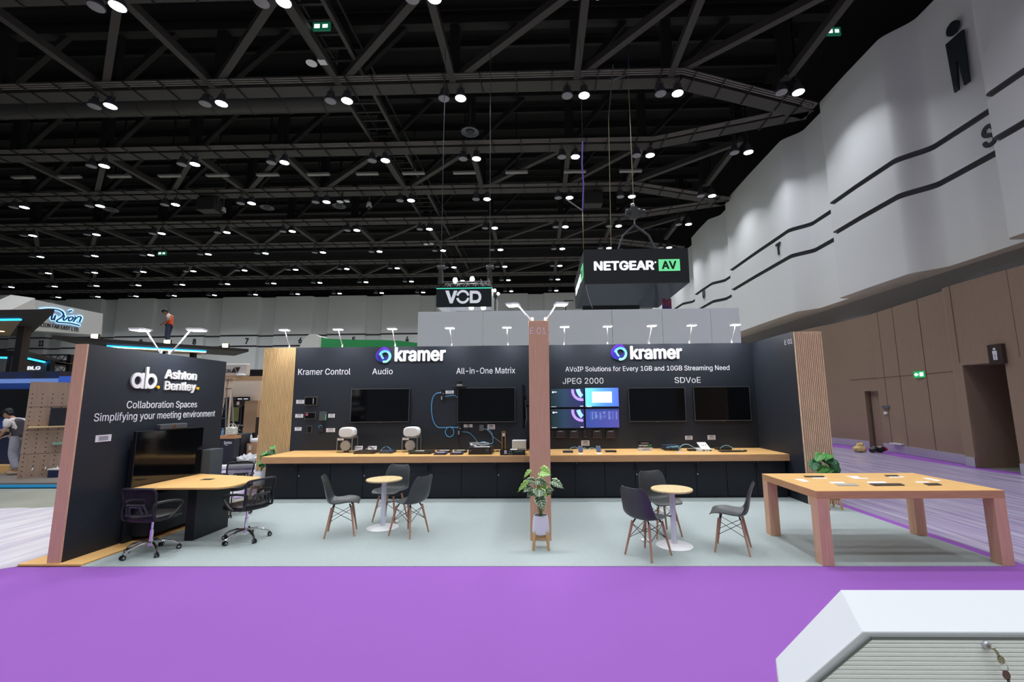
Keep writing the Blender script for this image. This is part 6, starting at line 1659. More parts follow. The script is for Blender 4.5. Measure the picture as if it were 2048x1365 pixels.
for st in strokes:
    mbf.tube(catmull([S(x, y, .07) for x, y in st], len(st) * 4), .032, 6); mbh.tube(catmull([S(x, y, .012) for x, y in st], len(st) * 4), .075, 6)
mbh.build('backlight', mat('backlight_blue', (180, 215, 255), emit=(150, 205, 255), estr=1.3), t); mbf.build('script_lettering', mat('script_blue', (14, 76, 128), rough=.5), t)
letters('FUZION FAR EAST LTD.', S(545, 562, .0), S(1240, 662, .0), .17, INK, t, thick=.02)
CANOPY = mat('canopy_dark', (52, 46, 44), rough=.7); SOFFIT = mat('canopy_soffit', (168, 140, 114), rough=.6); BLUELED = mat('led_blue', (60, 190, 255), emit=(40, 170, 255), estr=3.0); WARM = mat('lamp_warm', (255, 230, 190), emit=(255, 205, 140), estr=30.0)
POSTM = mat('post_dark_brown', (62, 48, 42), rough=.6)
t = thing('canopy', 'dark canopy with blue light line above the pegboard stand', 'canopy', (-18, 15, 4.4))
zc = ay(60, 627, 13.0).z
A = ay(108, 627, 13.0); Bq = az(57, 673, zc)
MB().prism([(A.x, A.y), (Bq.x, Bq.y), (-32, Bq.y), (-32, A.y)], (0, 0, zc), (1, 0, 0), (0, 1, 0), (0, 0, .12)).build('roof_slab', CANOPY, t)
C1 = az(42, 641.5, zc - .05); D1 = az(20, 672, zc - .05)
MB().prism([(C1.x, C1.y), (D1.x, D1.y), (-32, D1.y), (-32, C1.y)], (0, 0, zc - .05), (1, 0, 0), (0, 1, 0), (0, 0, .05)).build('soffit', SOFFIT, t)
MB().bar((-32, C1.y - .06, zc - .03), (C1.x + .05, C1.y - .06, zc - .03), .08, .05).build('light_line', BLUELED, t)
for i, px in enumerate((2,)): p = az(px, 663, zc - .06); MB().lathe([(0, -.01), (.09, -.01), (.09, 0)], p, 14).build('downlight', mat('lamp_warm_dim', (255, 220, 180), emit=(255, 215, 170), estr=3), t)
pp_ = az(50, 655, zc); B('post', POSTM, t, (pp_.x - .12, pp_.x + .12, pp_.y - .12, pp_.y + .12, 0, zc))
# second lower canopy
t = thing('canopy', 'low dark canopy with blue light line, behind the upper canopy post', 'canopy', (-18, 18, 3.5))
pts = [ay(-40, 699, 17.0), ay(42, 703, 18.0), ay(143, 726, 20.0)]
z2 = pts[1].z
pts = [az(-40, 700, z2), az(44, 703, z2), az(143, 727, z2)]
mb = MB()
for a_, b_ in zip(pts, pts[1:]): mb.bar(a_ + Vector((0, 0, -.12)), b_ + Vector((0, 0, -.12)), .3, .24)
mb.build('roof_edge', CANOPY, t)
mb = MB()
for a_, b_ in zip(pts, pts[1:]): mb.bar(a_ + Vector((0, .25, -.28)), a_.lerp(b_, .92 if a_ is pts[0] else .36) + Vector((0, .25, -.28)), .1, .06)
mb.build('light_line', BLUELED, t)
mb = MB(); mb.add([pts[0] + Vector((0, .2, -.24)), pts[1] + Vector((0, .2, -.24)), pts[2] + Vector((0, .2, -.24)), Vector((pts[2].x, 26, z2 - .24)), Vector((pts[0].x, 26, z2 - .24))], [(0, 1, 2, 3, 4)]); mb.build('soffit', SOFFIT, t)
q = ay(24, 720, 18.0); B('post', POSTM, t, (q.x - .09, q.x + .09, 17.9, 18.1, 0, z2 - .24)); q = ay(102, 733, 19.6); B('post', DARK, t, (q.x - .08, q.x + .08, 19.5, 19.7, 0, z2 - .24))
a, b = ay(43, 727, 19.8), ay(93, 742, 19.8)
t = thing('booth_sign', 'small taupe sign board with white block letters under the low dark canopy', 'sign', (a.x, 19.8, 2.5))
B('sign_board', mat('sign_taupe', (128, 116, 108), rough=.6), t, (a.x, b.x, 19.8, 19.9, 0, z2 - .25))
p0, p1 = ay(55, 740, 19.8), ay(80.5, 740.5, 19.8); p1.z = p0.z
letters('BLG', p0, p1, .15, LIT, t, thick=.02, bold=.025)
s_ = thing('truss_frame', 'small lighting truss frame behind the low dark canopy', 'truss', (-21, 21, 3.3))
a, b = ay(72, 717, 21.5), ay(145, 718, 21.5); box_truss(a.x, b.x, 21.5, a.z, .3, s_, m=DARK); a, b = ay(100, 738, 22), ay(145, 740, 22); box_truss(a.x, b.x, 22, a.z, .3, s_)
q = ay(140, 730, 21.5); B('truss_post', DARK, s_, (q.x - .1, q.x + .1, 21.4, 21.6, 0, q.z + .5)); q = ay(74, 730, 21.5); B('truss_post', DARK, s_, (q.x - .05, q.x + .05, 21.45, 21.55, 0, q.z + .2))
# middle canopy carrying the man
t = thing('canopy', 'long dark canopy with blue light line and warm lamps, a man standing on it', 'canopy', (-17, 19, 4.2))
zt_ = ay(104, 677.5, 16.6).z
A, Bq = az(104, 678, zt_), az(497, 704, zt_); A2, B2 = az(142, 690, zt_ - .02), az(440, 706.5, zt_ - .02)
dirv = (Bq - A).normalized(); bkv = Vector((-dirv.y, dirv.x, 0)); bkv = bkv if bkv.y > 0 else -bkv
MB().prism([(A.x, A.y), (Bq.x, Bq.y), (Bq.x + bkv.x * 2.6, Bq.y + bkv.y * 2.6), (A.x + bkv.x * 2.6 + dirv.x * 1.2, A.y + bkv.y * 2.6 + dirv.y * 1.2)], (0, 0, zt_), (1, 0, 0), (0, 1, 0), (0, 0, .14)).build('roof_slab', CANOPY, t)
o1 = A + bkv * 1.1 + dirv * 1.6; o2 = Bq + bkv * .7 - dirv * 1.6
MB().prism([(o1.x, o1.y), (o2.x, o2.y), (o2.x + bkv.x * 1.2, o2.y + bkv.y * 1.2), (o1.x + bkv.x * 1.2, o1.y + bkv.y * 1.2)], (0, 0, zt_ - .12), (1, 0, 0), (0, 1, 0), (0, 0, .12)).build('soffit', SOFFIT, t)
MB().bar(o1 + Vector((0, 0, -.05)) - bkv * .05, o2 + Vector((0, 0, -.05)) - bkv * .05, .06, .06).build('light_line', BLUELED, t)
MB().bar(o1 + Vector((0, 0, -.09)) - bkv * .05, o2 + Vector((0, 0, -.09)) - bkv * .05, .05, .02).build('light_line', mat('led_white_blue', (220, 240, 255), emit=(225, 242, 255), estr=5), t)
q = o1 + dirv * .4 + bkv * .5; B('post', DARK, t, (q.x - .12, q.x + .12, q.y - .12, q.y + .12, 0, zt_ - .05)); q = o1.lerp(o2, .55) + bkv * .6; B('post', DARK, t, (q.x - .1, q.x + .1, q.y - .1, q.y + .1, 0, zt_ - .05)); q = o2 + bkv * .5 - dirv * .4; B('post', DARK, t, (q.x - .1, q.x + .1, q.y - .1, q.y + .1, 0, zt_ - .05))
for i, (fx, px) in enumerate(((.19, 186), (.565, 333), (.865, 450))):
    q = A.lerp(Bq, fx) + bkv * .15; q.z = zt_ + .14; q.x = ay(px, 690, q.y).x
    lf = thing('floodlight', f'small warm floodlight on the long canopy edge, {["before the white box sign", "at the feet of the man in orange", "near the canopy tip by the pine slats"][i]}', 'light', q)
    B('lamp_body', DARK, lf, (q.x - .15, q.x + .15, q.y + .02, q.y + .1, q.z, q.z + .2)); B('lamp_glass', WARM, lf, (q.x - .13, q.x + .13, q.y, q.y + .02, q.z + .02, q.z + .19))
ROOFZ = zt_ + .14
man_xy = (ay(336, 680, 19.9).x, 19.9)
# ---- blue stand with pegboard
t = thing('blue_stand', 'blue exhibition stand with dark fascia and light blue text band, beyond the side panel', 'stand', (-14, 11, 0))
BL1 = mat('stand_blue', (44, 84, 168), rough=.5); BL2 = mat('stand_navy', (24, 36, 76), rough=.5); FAS = two_tone('fascia_print', (44, 46, 54), (40, 58, 104), 1.2, (1, 1, 1), .4, .62)
a, b = ay(-60, 737, 11.0), ay(120, 743, 11.0); zt1 = a.z
B('fascia', FAS, t, (a.x, b.x, 11.0, 11.1, ay(0, 758, 11).z, b.z)); B('fascia_end', mat('fascia_dark', (58, 52, 60), rough=.6), t, (b.x + .005, b.x + 1.0, 11.0, 11.1, ay(130, 753, 11).z, b.z - .01))
B('fascia_blue', mat('fascia_blue_lit', (70, 110, 220), emit=(60, 100, 210), estr=.25), t, (b.x + .005, b.x + 1.0, 10.99, 11.09, ay(130, 765, 11).z, ay(130, 753, 11).z))
B('text_band', mat('band_blue', (120, 150, 214), emit=(110, 150, 230), estr=.3), t, (a.x, b.x, 10.99, 11.09, ay(0, 767, 11).z, ay(0, 758.5, 11).z))
B('back_wall', BL1, t, (-19.5, b.x + 1.0, 12.3, 12.4, .1, ay(0, 760, 12.3).z))
B('platform', mat('platform_grey', (120, 112, 106), rough=.7), t, (-18, -10.3, 9.78, 12.5, 0, .10)); B('light_line', mat('led_cyan_floor', (30, 130, 180), emit=(20, 130, 190), estr=.3), t, (-18, -10.3, 9.72, 9.78, .01, .06))
B('counter', BL2, t, (-15.6, -13.45, 11.5, 12.1, .1, 1.1)); B('counter_top', mat('counter_grey', (150, 140, 130), rough=.5), t, (-15.7, -13.40, 11.45, 12.15, 1.1, 1.14)); B('wood_plinth', WOODTOP, t, (-15.6, -13.35, 11.2, 11.5, .1, .28))
a, b = ay(0, 779, 12.2), ay(57, 815, 12.2)
s_ = thing('wall_screen', 'large black screen on the blue stand behind the man in grey', 'screen', ((a.x + b.x) / 2, 12.2, b.z)); B('screen_case', DARK, s_, (a.x - .9, b.x, 12.22, 12.3, ay(0, 835, 12.2).z, a.z)); B('screen_glass', SCREEN, s_, (a.x - .88, b.x - .02, 12.21, 12.22, ay(0, 834, 12.2).z, a.z - .02))
PEG = wood('pegboard_ash', (164, 138, 122), var=.08, stretch=(6, 6, .7))
pl = Plane(az(33, 959, .1), az(100, 953, .1))
t = thing('pegboard', 'tall brown pegboard wall with rows of holes, beyond the side panel', 'pegboard', (-11.8, 10.4, .1))
c4 = [pl.at(33, 960), pl.at(150, 948), pl.at(150, 765), pl.at(60, 764)]
c4[1].z = c4[0].z = .1; c4[2].z = c4[3].z; c4[3].x, c4[3].y = c4[0].x, c4[0].y; c4[2].x, c4[2].y = c4[1].x, c4[1].y
bk = -pl.n * .05 if pl.n.y < 0 else pl.n * .05
mb = MB(); mb.add(c4 + [p + bk for p in c4], [(0, 1, 2, 3), (7, 6, 5, 4), (0, 4, 5, 1), (1, 5, 6, 2), (2, 6, 7, 3), (3, 7, 4, 0)]); mb.build('board', PEG, t)
fn = -bk.normalized(); U = (c4[1] - c4[0]); Ul = U.length; U.normalize(); Ht = c4[3].z - .1
mb = MB()
for r_ in range(19):
    for c_ in range(int(Ul / .165)):
        p = c4[0] + U * (.06 + .165 * c_) + Vector((0, 0, .06 + (Ht * .89) * r_ / 19)) + fn * .001
        mb.add([p + U * math.cos(2 * PI * i / 6) * .013 + Vector((0, 0, math.sin(2 * PI * i / 6) * .013)) for i in range(6)], [tuple(range(6))])
o = mb.build('peg_holes', mat('hole_black', (26, 20, 18), rough=.9), t)
mb = MB()
for f in (.25, .5, .75): mb.bar(c4[0] + Vector((0, 0, Ht * f * .98)) + fn * .001, c4[1] + Vector((0, 0, Ht * f * .98)) + fn * .001, .004, .006)
q = c4[0] + U * .72 + fn * .001; mb.bar(q, q + Vector((0, 0, Ht)), .006, .004)
mb.build('board_joints', mat('hole_black', (26, 20, 18)), t)
def on_peg(px, py, d=.0): return pl.at(px, py) + fn * d
a, b = on_peg(56, 855), on_peg(131, 853); b.z = a.z
t = thing('peg_shelf', 'pale wooden shelf on the pegboard', 'shelf', a); MB().obox((a + b) / 2 + fn * .1, (b - a) / 2, fn * .1, (0, 0, .014)).build('shelf_board', OAKTOP, t)
a, b = on_peg(96, 852.5, .12), on_peg(131, 852.5, .12); tz = on_peg(96, 816.5, .12).z; b.z = a.z = (a.z + .014)
t = thing('small_monitor', 'dark tall monitor standing on the pegboard shelf', 'monitor', a); a.z = b.z = on_peg(56, 855).z + .014
MB().obox(Vector(((a.x + b.x) / 2, (a.y + b.y) / 2, (a.z + tz) / 2)), (b - a) / 2, fn * .02, (0, 0, (tz - a.z) / 2)).build('monitor_body', mat('monitor_navy', (16, 22, 34), rough=.4), t)
a, b = on_peg(103, 887.5), on_peg(131, 887); b.z = a.z
tag(MB().obox((a + b) / 2 + fn * .09, (b - a) / 2, fn * .09, (0, 0, .025)).build('glass_shelf', mat('glass_green', (130, 170, 150), rough=.3)), 'short green glass shelf on the pegboard', 'shelf')
a = on_peg(112, 955, .3); t = thing('storage_bin', 'small blue bin with a white lid at the pegboard foot', 'bin', (a.x, a.y, .1)); B('bin_body', BL2, t, (a.x - .13, a.x + .16, a.y - .1, a.y + .1, .1, .27)); B('bin_lid', WHITE, t, (a.x - .14, a.x + .17, a.y - .11, a.y + .11, .27, .30))
for px, py, lb in ((66, 937, 'thin white peg on the pegboard nearer the man in grey'), (92.5, 934, 'thin white peg in the middle of the pegboard'), (115.5, 933, 'thin white peg above the blue bin')):
    p = on_peg(px, py, .0); tag(MB().cyl(p, p + fn * .12 + Vector((-.03, 0, -.05)), .01, n=6).build('peg', WHITE), lb, 'peg')

# ---- far booth seen between the side panel and the pine slats
CREAM = mat('booth_beige', (248, 228, 210), rough=.6)
F16 = 16.0
t = thing('beige_booth', 'beige booth wall with wooden beam, seen between side panel and pine slats', 'booth', (-10.8, 16.6, 0))
a, b = ay(380, 757, F16), ay(600, 757, F16)
B('back_wall', CREAM, t, (a.x, b.x, 17.2, 17.3, 0, 2.75)); B('beam', mat('beam_wood', (214, 172, 130), rough=.5), t, (a.x, b.x, 16, 16.12, ay(490, 762, F16).z, ay(490, 753, F16).z))
t = thing('booth_sign', 'pale rounded sign with two dark triangles on the beige booth beam', 'sign', (-11, 16.1, 2.8))
a, b = ay(420, 753, 16.1), ay(495.5, 727.5, 16.1); B('sign_board', mat('sign_cream', (226, 214, 206), rough=.5), t, (a.x, b.x, 16.1, 16.3, a.z + .0, b.z), bevel=.05, seg=3)
Zf = lambda x, y: ay(440 + x / 12.41, 690 + y / 12.41, 16.09)
for tri in ([(275, 690), (408, 690), (348, 568)], [(375, 560), (503, 556), (432, 686)]):
    P = [Zf(*q) for q in tri]; MB().prism([(p.x, p.z) for p in P], (0, 16.08, 0), (1, 0, 0), (0, 0, 1), (0, .02, 0)).build('triangle', POSTM, t)
p0, p1 = Zf(128, 692), Zf(262, 692); p1.z = p0.z; letters('ON', p0, p1, Zf(128, 608).z - p0.z, POSTM, t, thick=.01, bold=.01)
a = Zf(540, 740); tag(MB().ball((a.x, 16.05, 2.78 + .04), .18, .1, .06, n=12, m=6).build('paper_bundle', WHITE), 'white bundle lying on the beige booth beam', 'bundle')
a, b = ay(496, 753, 18), ay(525, 740, 18); tag(B('dark_fascia', DARK, None, (a.x, b.x + .3, 18, 18.2, 0, b.z)), 'dark grey booth board behind the beige booth', 'booth board')
# step ladder
LAD = mat('ladder_wood', (206, 172, 150), rough=.5)
Y = 15.0
t = thing('step_ladder', 'pale wooden step ladder before the beige booth wall', 'ladder', (-10, Y, 0))
tp = ay(457, 759, Y); f1 = ay(462, 850, Y)
topz = tp.z
w0, w1 = .14, .34
for sg in (-1, 1): MB().bar((tp.x + .05 + sg * w0 * .5, Y, topz), (tp.x + .2 + sg * w1 * .5 + .12 * (sg > 0), Y - .5, 0), .06, .05).build('front_rail', LAD, t); MB().bar((tp.x + sg * w0 * .5, Y + .03, topz), (tp.x - .15 + sg * w1 * .5, Y + .6, 0), .04, .03).build('rear_rail', GREYCABLE, t)
for i in range(1, 8):
    f = i / 8; z = topz * (1 - f); cx_ = tp.x + .05 + .2 * f; MB().box(cx_ - (w0 + (w1 - w0) * f) * .55, cx_ + (w0 + (w1 - w0) * f) * .7, Y - .5 * f - .03, Y - .5 * f + .03, z - .015, z + .015).build('step', GREYP, t)
B('ladder_cap', LAD, t, (tp.x - .06, tp.x + .2, Y - .08, Y + .08, topz, topz + .03))
# counter with lettering, goods on it
Y = 13.4
a, b = ay(425, 878, Y), ay(466, 911, Y)
t = thing('reception_counter', 'dark reception counter with white lettering and a wooden top, beyond the meeting table', 'counter', ((a.x + b.x) / 2, Y, 0))
zt_c = ay(450, 872, Y).z
B('counter_body', mat('counter_navy', (50, 48, 66), rough=.5), t, (a.x, b.x, Y, Y + .26, 0, zt_c - .09)); B('counter_top', mat('counter_wood', (206, 150, 108), rough=.5), t, (a.x, b.x + .02, Y - .02, Y + .28, zt_c - .09, zt_c))
p0, p1 = ay(448, 888.5, Y), ay(463.5, 887, Y); p1.z = p0.z; letters('Quantum', p0, p1, .085, LETTER, t, thick=.008)
MB().tube(catmull([ay(449.5, 889, Y - .008), ay(452, 891, Y - .008), ay(455.5, 891.5, Y - .008)], 8), .006, 5).build('lettering', LETTER, t)
a, b = ay(450, 872, Y + .05), ay(470, 852, Y + .05)
t = thing('carrier_bag', 'full white carrier bag on the dark reception counter', 'bag', ((a.x + b.x) / 2, Y + .25, zt_c))
cxb, wb, hb_ = (a.x + b.x) / 2, (b.x - a.x) / 2, .25
mb = MB(); mb.ball((cxb, Y + .13, zt_c + hb_ / 2), wb, .11, hb_ / 2, n=22, m=14, e=.4)
for i, v in enumerate(mb.v): mb.v[i] = Vector((v.x + .012 * math.sin(v.z * 60 + v.y * 40), v.y + .012 * math.sin(v.z * 45 + v.x * 50), max(zt_c, v.z + .01 * math.sin(v.x * 70))))
mb.build('bag_body', mat('bag_white', (228, 226, 212), rough=.6, var=.12, vscale=14), t)
for dx in (-.02, .06): MB().tube(catmull([(cxb + dx - .06, Y + .1, zt_c + hb_ - .03), (cxb + dx - .02, Y + .09, zt_c + hb_ + .09), (cxb + dx + .05, Y + .1, zt_c + hb_ + .07), (cxb + dx + .09, Y + .1, zt_c + hb_ - .03)], 12), .009, 5).build('bag_handle', mat('bag_white', (228, 226, 212)), t)
a = ay(445, 866, Y + .1); t = thing('water_bottles', 'blue-capped clear bottles beside the white carrier bag', 'bottle', (a.x, Y + .1, zt_c)); MB().cyl((a.x, Y + .1, zt_c), (a.x, Y + .1, zt_c + .16), .04, n=10).cyl((a.x, Y + .1, zt_c + .16), (a.x, Y + .1, zt_c + .22), .016, n=8).build('bottle', mat('bottle_blue', (130, 160, 200), rough=.2), t); t.name = 'water_bottle'; t['label'] = 'clear bottle beside the white carrier bag on the dark counter'
Y = 13.9; a, b = ay(467.5, 870, Y), ay(480, 908, Y)
t = thing('equipment_case', 'black equipment case standing beside the dark reception counter', 'case', ((a.x + b.x) / 2, Y, 0)); B('case_body', mat('case_black', (44, 42, 52), rough=.5), t, (a.x, b.x, Y, Y + .5, 0, a.z), bevel=.01); B('case_lid', GREYP, t, (a.x - .01, b.x - .05, Y - .01, Y + .51, a.z, a.z + .03)); MB().ball((a.x + .06, Y - .005, a.z - .1), .015).ball((a.x + .13, Y - .005, a.z - .09), .015).build('case_latch', BRASS, t)
Y = 14.45; a, b = ay(476, 886, Y), ay(495, 906, Y)
t = thing('carton', 'orange carton on the floor beside the brown cardboard box', 'carton', ((a.x + b.x) / 2, Y, 0)); B('carton_body', mat('carton_orange', (236, 130, 36), rough=.6), t, (a.x, b.x, Y, Y + .35, .12, a.z)); B('carton_base', BL2, t, (a.x, b.x, Y, Y + .35, 0, .12)); B('carton_label', CARD, t, (b.x - .1, b.x - .02, Y - .003, Y, .18, .26))
Y = 13.78; a = ay(474, 892, Y); t = thing('hand_tool', 'black and yellow tool hung before the orange carton', 'tool', (a.x, Y, 0)); MB().ball((a.x, Y, a.z - .0), .05, .03, .06).build('tool_head', YELLOW, t); B('tool_body', DARK, t, (a.x + .03, a.x + .13, Y - .03, Y + .03, 0, a.z + .05), bevel=.02)
Y = 14.1; a, b = ay(494, 888, Y), ay(520, 904, Y)
t = thing('carton', 'brown cardboard box with a white label before the pine slats', 'carton', ((a.x + b.x) / 2, Y, 0)); B('carton_body', mat('cardboard', (190, 148, 112), rough=.8), t, (a.x, b.x, Y, Y + .4, 0, a.z)); B('carton_label', CARD, t, (a.x + .06, a.x + .15, Y - .003, Y, a.z - .2, a.z - .05))
zb_ = a.z
mb = MB(); mb.ball(((a.x + b.x) / 2 - .06, Y + .2, zb_ + .08), .17, .14, .08, e=.7); mb.ball((a.x + .0, Y + .18, zb_ + .17), .035, .03, .1); mb.ball((a.x + .22, Y + .2, zb_ + .17), .035, .03, .1)
tag(mb.build('carrier_bag', WHITE), 'crumpled white carrier bag on the brown cardboard box', 'bag')
# display cabinet, screen, small sign, screens
Y = 16.6; a, b = ay(490, 802, Y), ay(508.5, 900, Y)
t = thing('display_cabinet', 'tall wooden cabinet side with dark header against the beige booth wall', 'cabinet', (a.x, Y, 0)); B('cabinet_side', mat('cabinet_oak', (196, 158, 126), rough=.5), t, (a.x, b.x, Y, Y + .58, 0, a.z)); c_ = ay(466, 803, Y); B('cabinet_header', POSTM, t, (c_.x, a.x, Y, Y + .58, ay(470, 813, Y).z, a.z)); B('cabinet_inside', DARK, t, (c_.x, a.x, Y + .5, Y + .58, 0, ay(470, 813, Y).z)); B('header_mark', CREAM, t, (c_.x + .15, c_.x + .25, Y - .005, Y, a.z - .16, a.z - .03))
Y = 15.8; a, b = ay(462.5, 814, Y), ay(476, 849, Y)
t = thing('upright_monitor', 'upright monitor with a painted olive reflection before the wooden cabinet', 'monitor', (a.x, Y, 0)); B('monitor_body', DARK, t, (a.x, b.x + .06, Y, Y + .06, b.z, a.z)); B('monitor_screen', mat('screen_olive', (128, 126, 72), rough=.15), t, (a.x + .02, b.x - .0, Y - .004, Y, b.z + .1, a.z - .02)); B('monitor_stand', DARK, t, (a.x + .1, a.x + .16, Y, Y + .06, 0, b.z))  # the olive reflection is put into the screen's base colour
Y = 17.1; a, b = ay(474.5, 794.5, Y), ay(497, 800.5, Y)
t = thing('small_sign', 'small black sign with white print on the beige booth wall', 'sign', (a.x, Y, b.z)); B('sign_board', DARK, t, (a.x, b.x, Y, Y + .095, b.z, a.z)); B('sign_print', LIT, t, (a.x + .02, a.x + .2, Y - .004, Y, b.z + .03, b.z + .055), (a.x + .26, b.x - .02, Y - .004, Y, b.z + .03, b.z + .055))
Y = 16.8; a, b = ay(440, 795, Y), ay(459, 850, Y); t = thing('equipment_rack', 'black equipment rack with a green light behind the step ladder', 'rack', (a.x, Y, 0)); B('rack_body', DARK, t, (a.x, b.x, Y, Y + .38, 0, a.z)); q = ay(451.5, 835, Y); B('indicator', mat('led_green', (60, 220, 110), emit=(60, 220, 110), estr=1.2), t, (q.x - .01, q.x + .02, Y - .004, Y, q.z - .03, q.z + .03))
Y = 15.0; a, b = ay(512, 835, Y), ay(522, 885, Y); tag(B('rolled_banner', mat('banner_brown', (56, 46, 42), rough=.6), None, (a.x, b.x + .3, Y, Y + .06, 0, a.z), bevel=.01), 'dark brown standing board beside the pine slats', 'board')
Y = 15.2; a, b = ay(505, 866, Y), ay(514, 885, Y); tag(B('bass_speaker', DARK, None, (a.x - .02, b.x - .02, Y, Y + .3, 0, a.z), bevel=.01), 'black floor loudspeaker before the dark brown standing board', 'loudspeaker')
Y = 15.6; xx_ = ay(476, 865, Y).x
random.seed(12); t = thing('bagged_goods', 'dark bagged goods heaped on the black equipment case', 'goods', (xx_, 14.1, 1.0)); mb = MB()
aa = ay(474, 868, 14.1)
for i in range(5): mb.ball((aa.x + random.uniform(-.04, .06), 14.15 + random.uniform(0, .15), aa.z + .02 + .05 * i), .07, .06, .05, n=10, m=6)
mb.build('goods_bag', mat('bag_black_glossy', (20, 20, 22), rough=.15), t)
# plastic rolls and crumpled film on the floor behind the meeting table
def crumple(x, y, z, rx, ry, rz, name, m, lb, cat, seed, parent=None):
    random.seed(seed); mb = MB(); mb.ball((x, y, z + rz * .85), rx, ry, rz, n=26, m=14)
    for i, v in enumerate(mb.v): 
        f = 1 + .22 * math.sin(v.x * 37 + seed) * math.sin(v.y * 29) + .14 * math.sin(v.z * 61 + v.x * 53)
        mb.v[i] = Vector((x + (v.x - x) * f, y + (v.y - y) * f, max(z + .002, z + (v.z - z) * f)))
    return tag(mb.build(name, m), lb, cat)
FILMW = mat('film_white', (228, 226, 232), rough=.3)
p = az(499, 927); crumple(p.x, p.y, .003, .36, .26, .13, 'crumpled_film', FILMW, 'crumpled white plastic film heap before the cardboard box', 'plastic film', 3)
p = az(478, 940); tag(MB().cyl((p.x - .6, p.y - .1, .075), (p.x + .75, p.y + .2, .075), .07, n=14).build('film_roll', FILMW), 'long white film roll lying behind the meeting table', 'film roll')
# bag and tools by the brown wall
p = az(1720, 905); t = thing('cloth_sack', 'small beige cloth sack on the floor by the brown door', 'sack', (p.x, p.y, 0))
t.name = 'cloth_sack'
mb = MB(); mb.ball((p.x, p.y, .11), .21, .17, .115, n=20, m=12); mb.ball((p.x + .02, p.y, .22), .12, .1, .1, n=16, m=10)
for i, v in enumerate(mb.v): mb.v[i] = Vector((v.x + .02 * math.sin(v.z * 50 + v.y * 30), v.y, max(.004, v.z + .015 * math.sin(v.x * 45))))
mb.build('sack_body', mat('sack_beige', (214, 186, 130), rough=.9, var=.1, vscale=14), t); MB().ball((p.x - .02, p.y, .32), .035, .03, .04).build('sack_knot', mat('sack_knot', (176, 140, 84), rough=.9), t)
p = az(1762, 906); t = thing('tool_bag', 'black and red open tool bag on the floor by the steel skirting', 'tool bag', (p.x, p.y, 0))
mb = MB(); mb.ball((p.x - .1, p.y, .1), .26, .12, .1, n=20, m=10, e=.8)
for i, v in enumerate(mb.v): mb.v[i] = Vector((v.x, v.y, max(.003, v.z + .03 * math.sin(v.x * 24))))
mb.build('bag_body', DARK, t); MB().ball((p.x + .12, p.y, .12), .1, .09, .07).build('bag_lining', RED, t); B('bag_papers', PAPER, t, (p.x - .2, p.x + .02, p.y - .05, p.y - .02, .15, .21)); MB().tube(catmull([(p.x - .35, p.y, .2), (p.x - .2, p.y - .1, .02), (p.x + .1, p.y - .13, .01), (p.x + .25, p.y - .06, .05)], 14), .01, 5).build('bag_strap', GREYCABLE, t)

# ================================================================== PEOPLE
SKIN = mat('skin', (196, 148, 122), rough=.6); HAIR = mat('hair_black', (16, 14, 14), rough=.5)
def skin_mesh(nodes, edges, root, sub=2):
    """nodes: name -> (x, y, z, rx, ry); returns vertices and faces of the grown surface"""
    names = list(nodes); ix = {n_: i for i, n_ in enumerate(names)}
    me = bpy.data.meshes.new('sk'); me.from_pydata([nodes[n_][:3] for n_ in names], [(ix[a_], ix[b_]) for a_, b_ in edges], [])
    o = bpy.data.objects.new('sk', me); COL.objects.link(o)
    md = o.modifiers.new('skin', 'SKIN'); md.use_smooth_shade = True; md.branch_smoothing = .4
    for n_ in names:
        v = me.skin_vertices[0].data[ix[n_]]; v.radius = nodes[n_][3:5]; v.use_root = (n_ == root)
    s2 = o.modifiers.new('sub', 'SUBSURF'); s2.levels = sub; s2.render_levels = sub
    dg = bpy.context.evaluated_depsgraph_get(); dg.update(); m_ = bpy.data.meshes.new_from_object(o.evaluated_get(dg))
    vs = [v.co.copy() for v in m_.vertices]; fs = [tuple(p.vertices) for p in m_.polygons]
    bpy.data.objects.remove(o); bpy.data.meshes.remove(m_); bpy.data.meshes.remove(me)
    return vs, fs
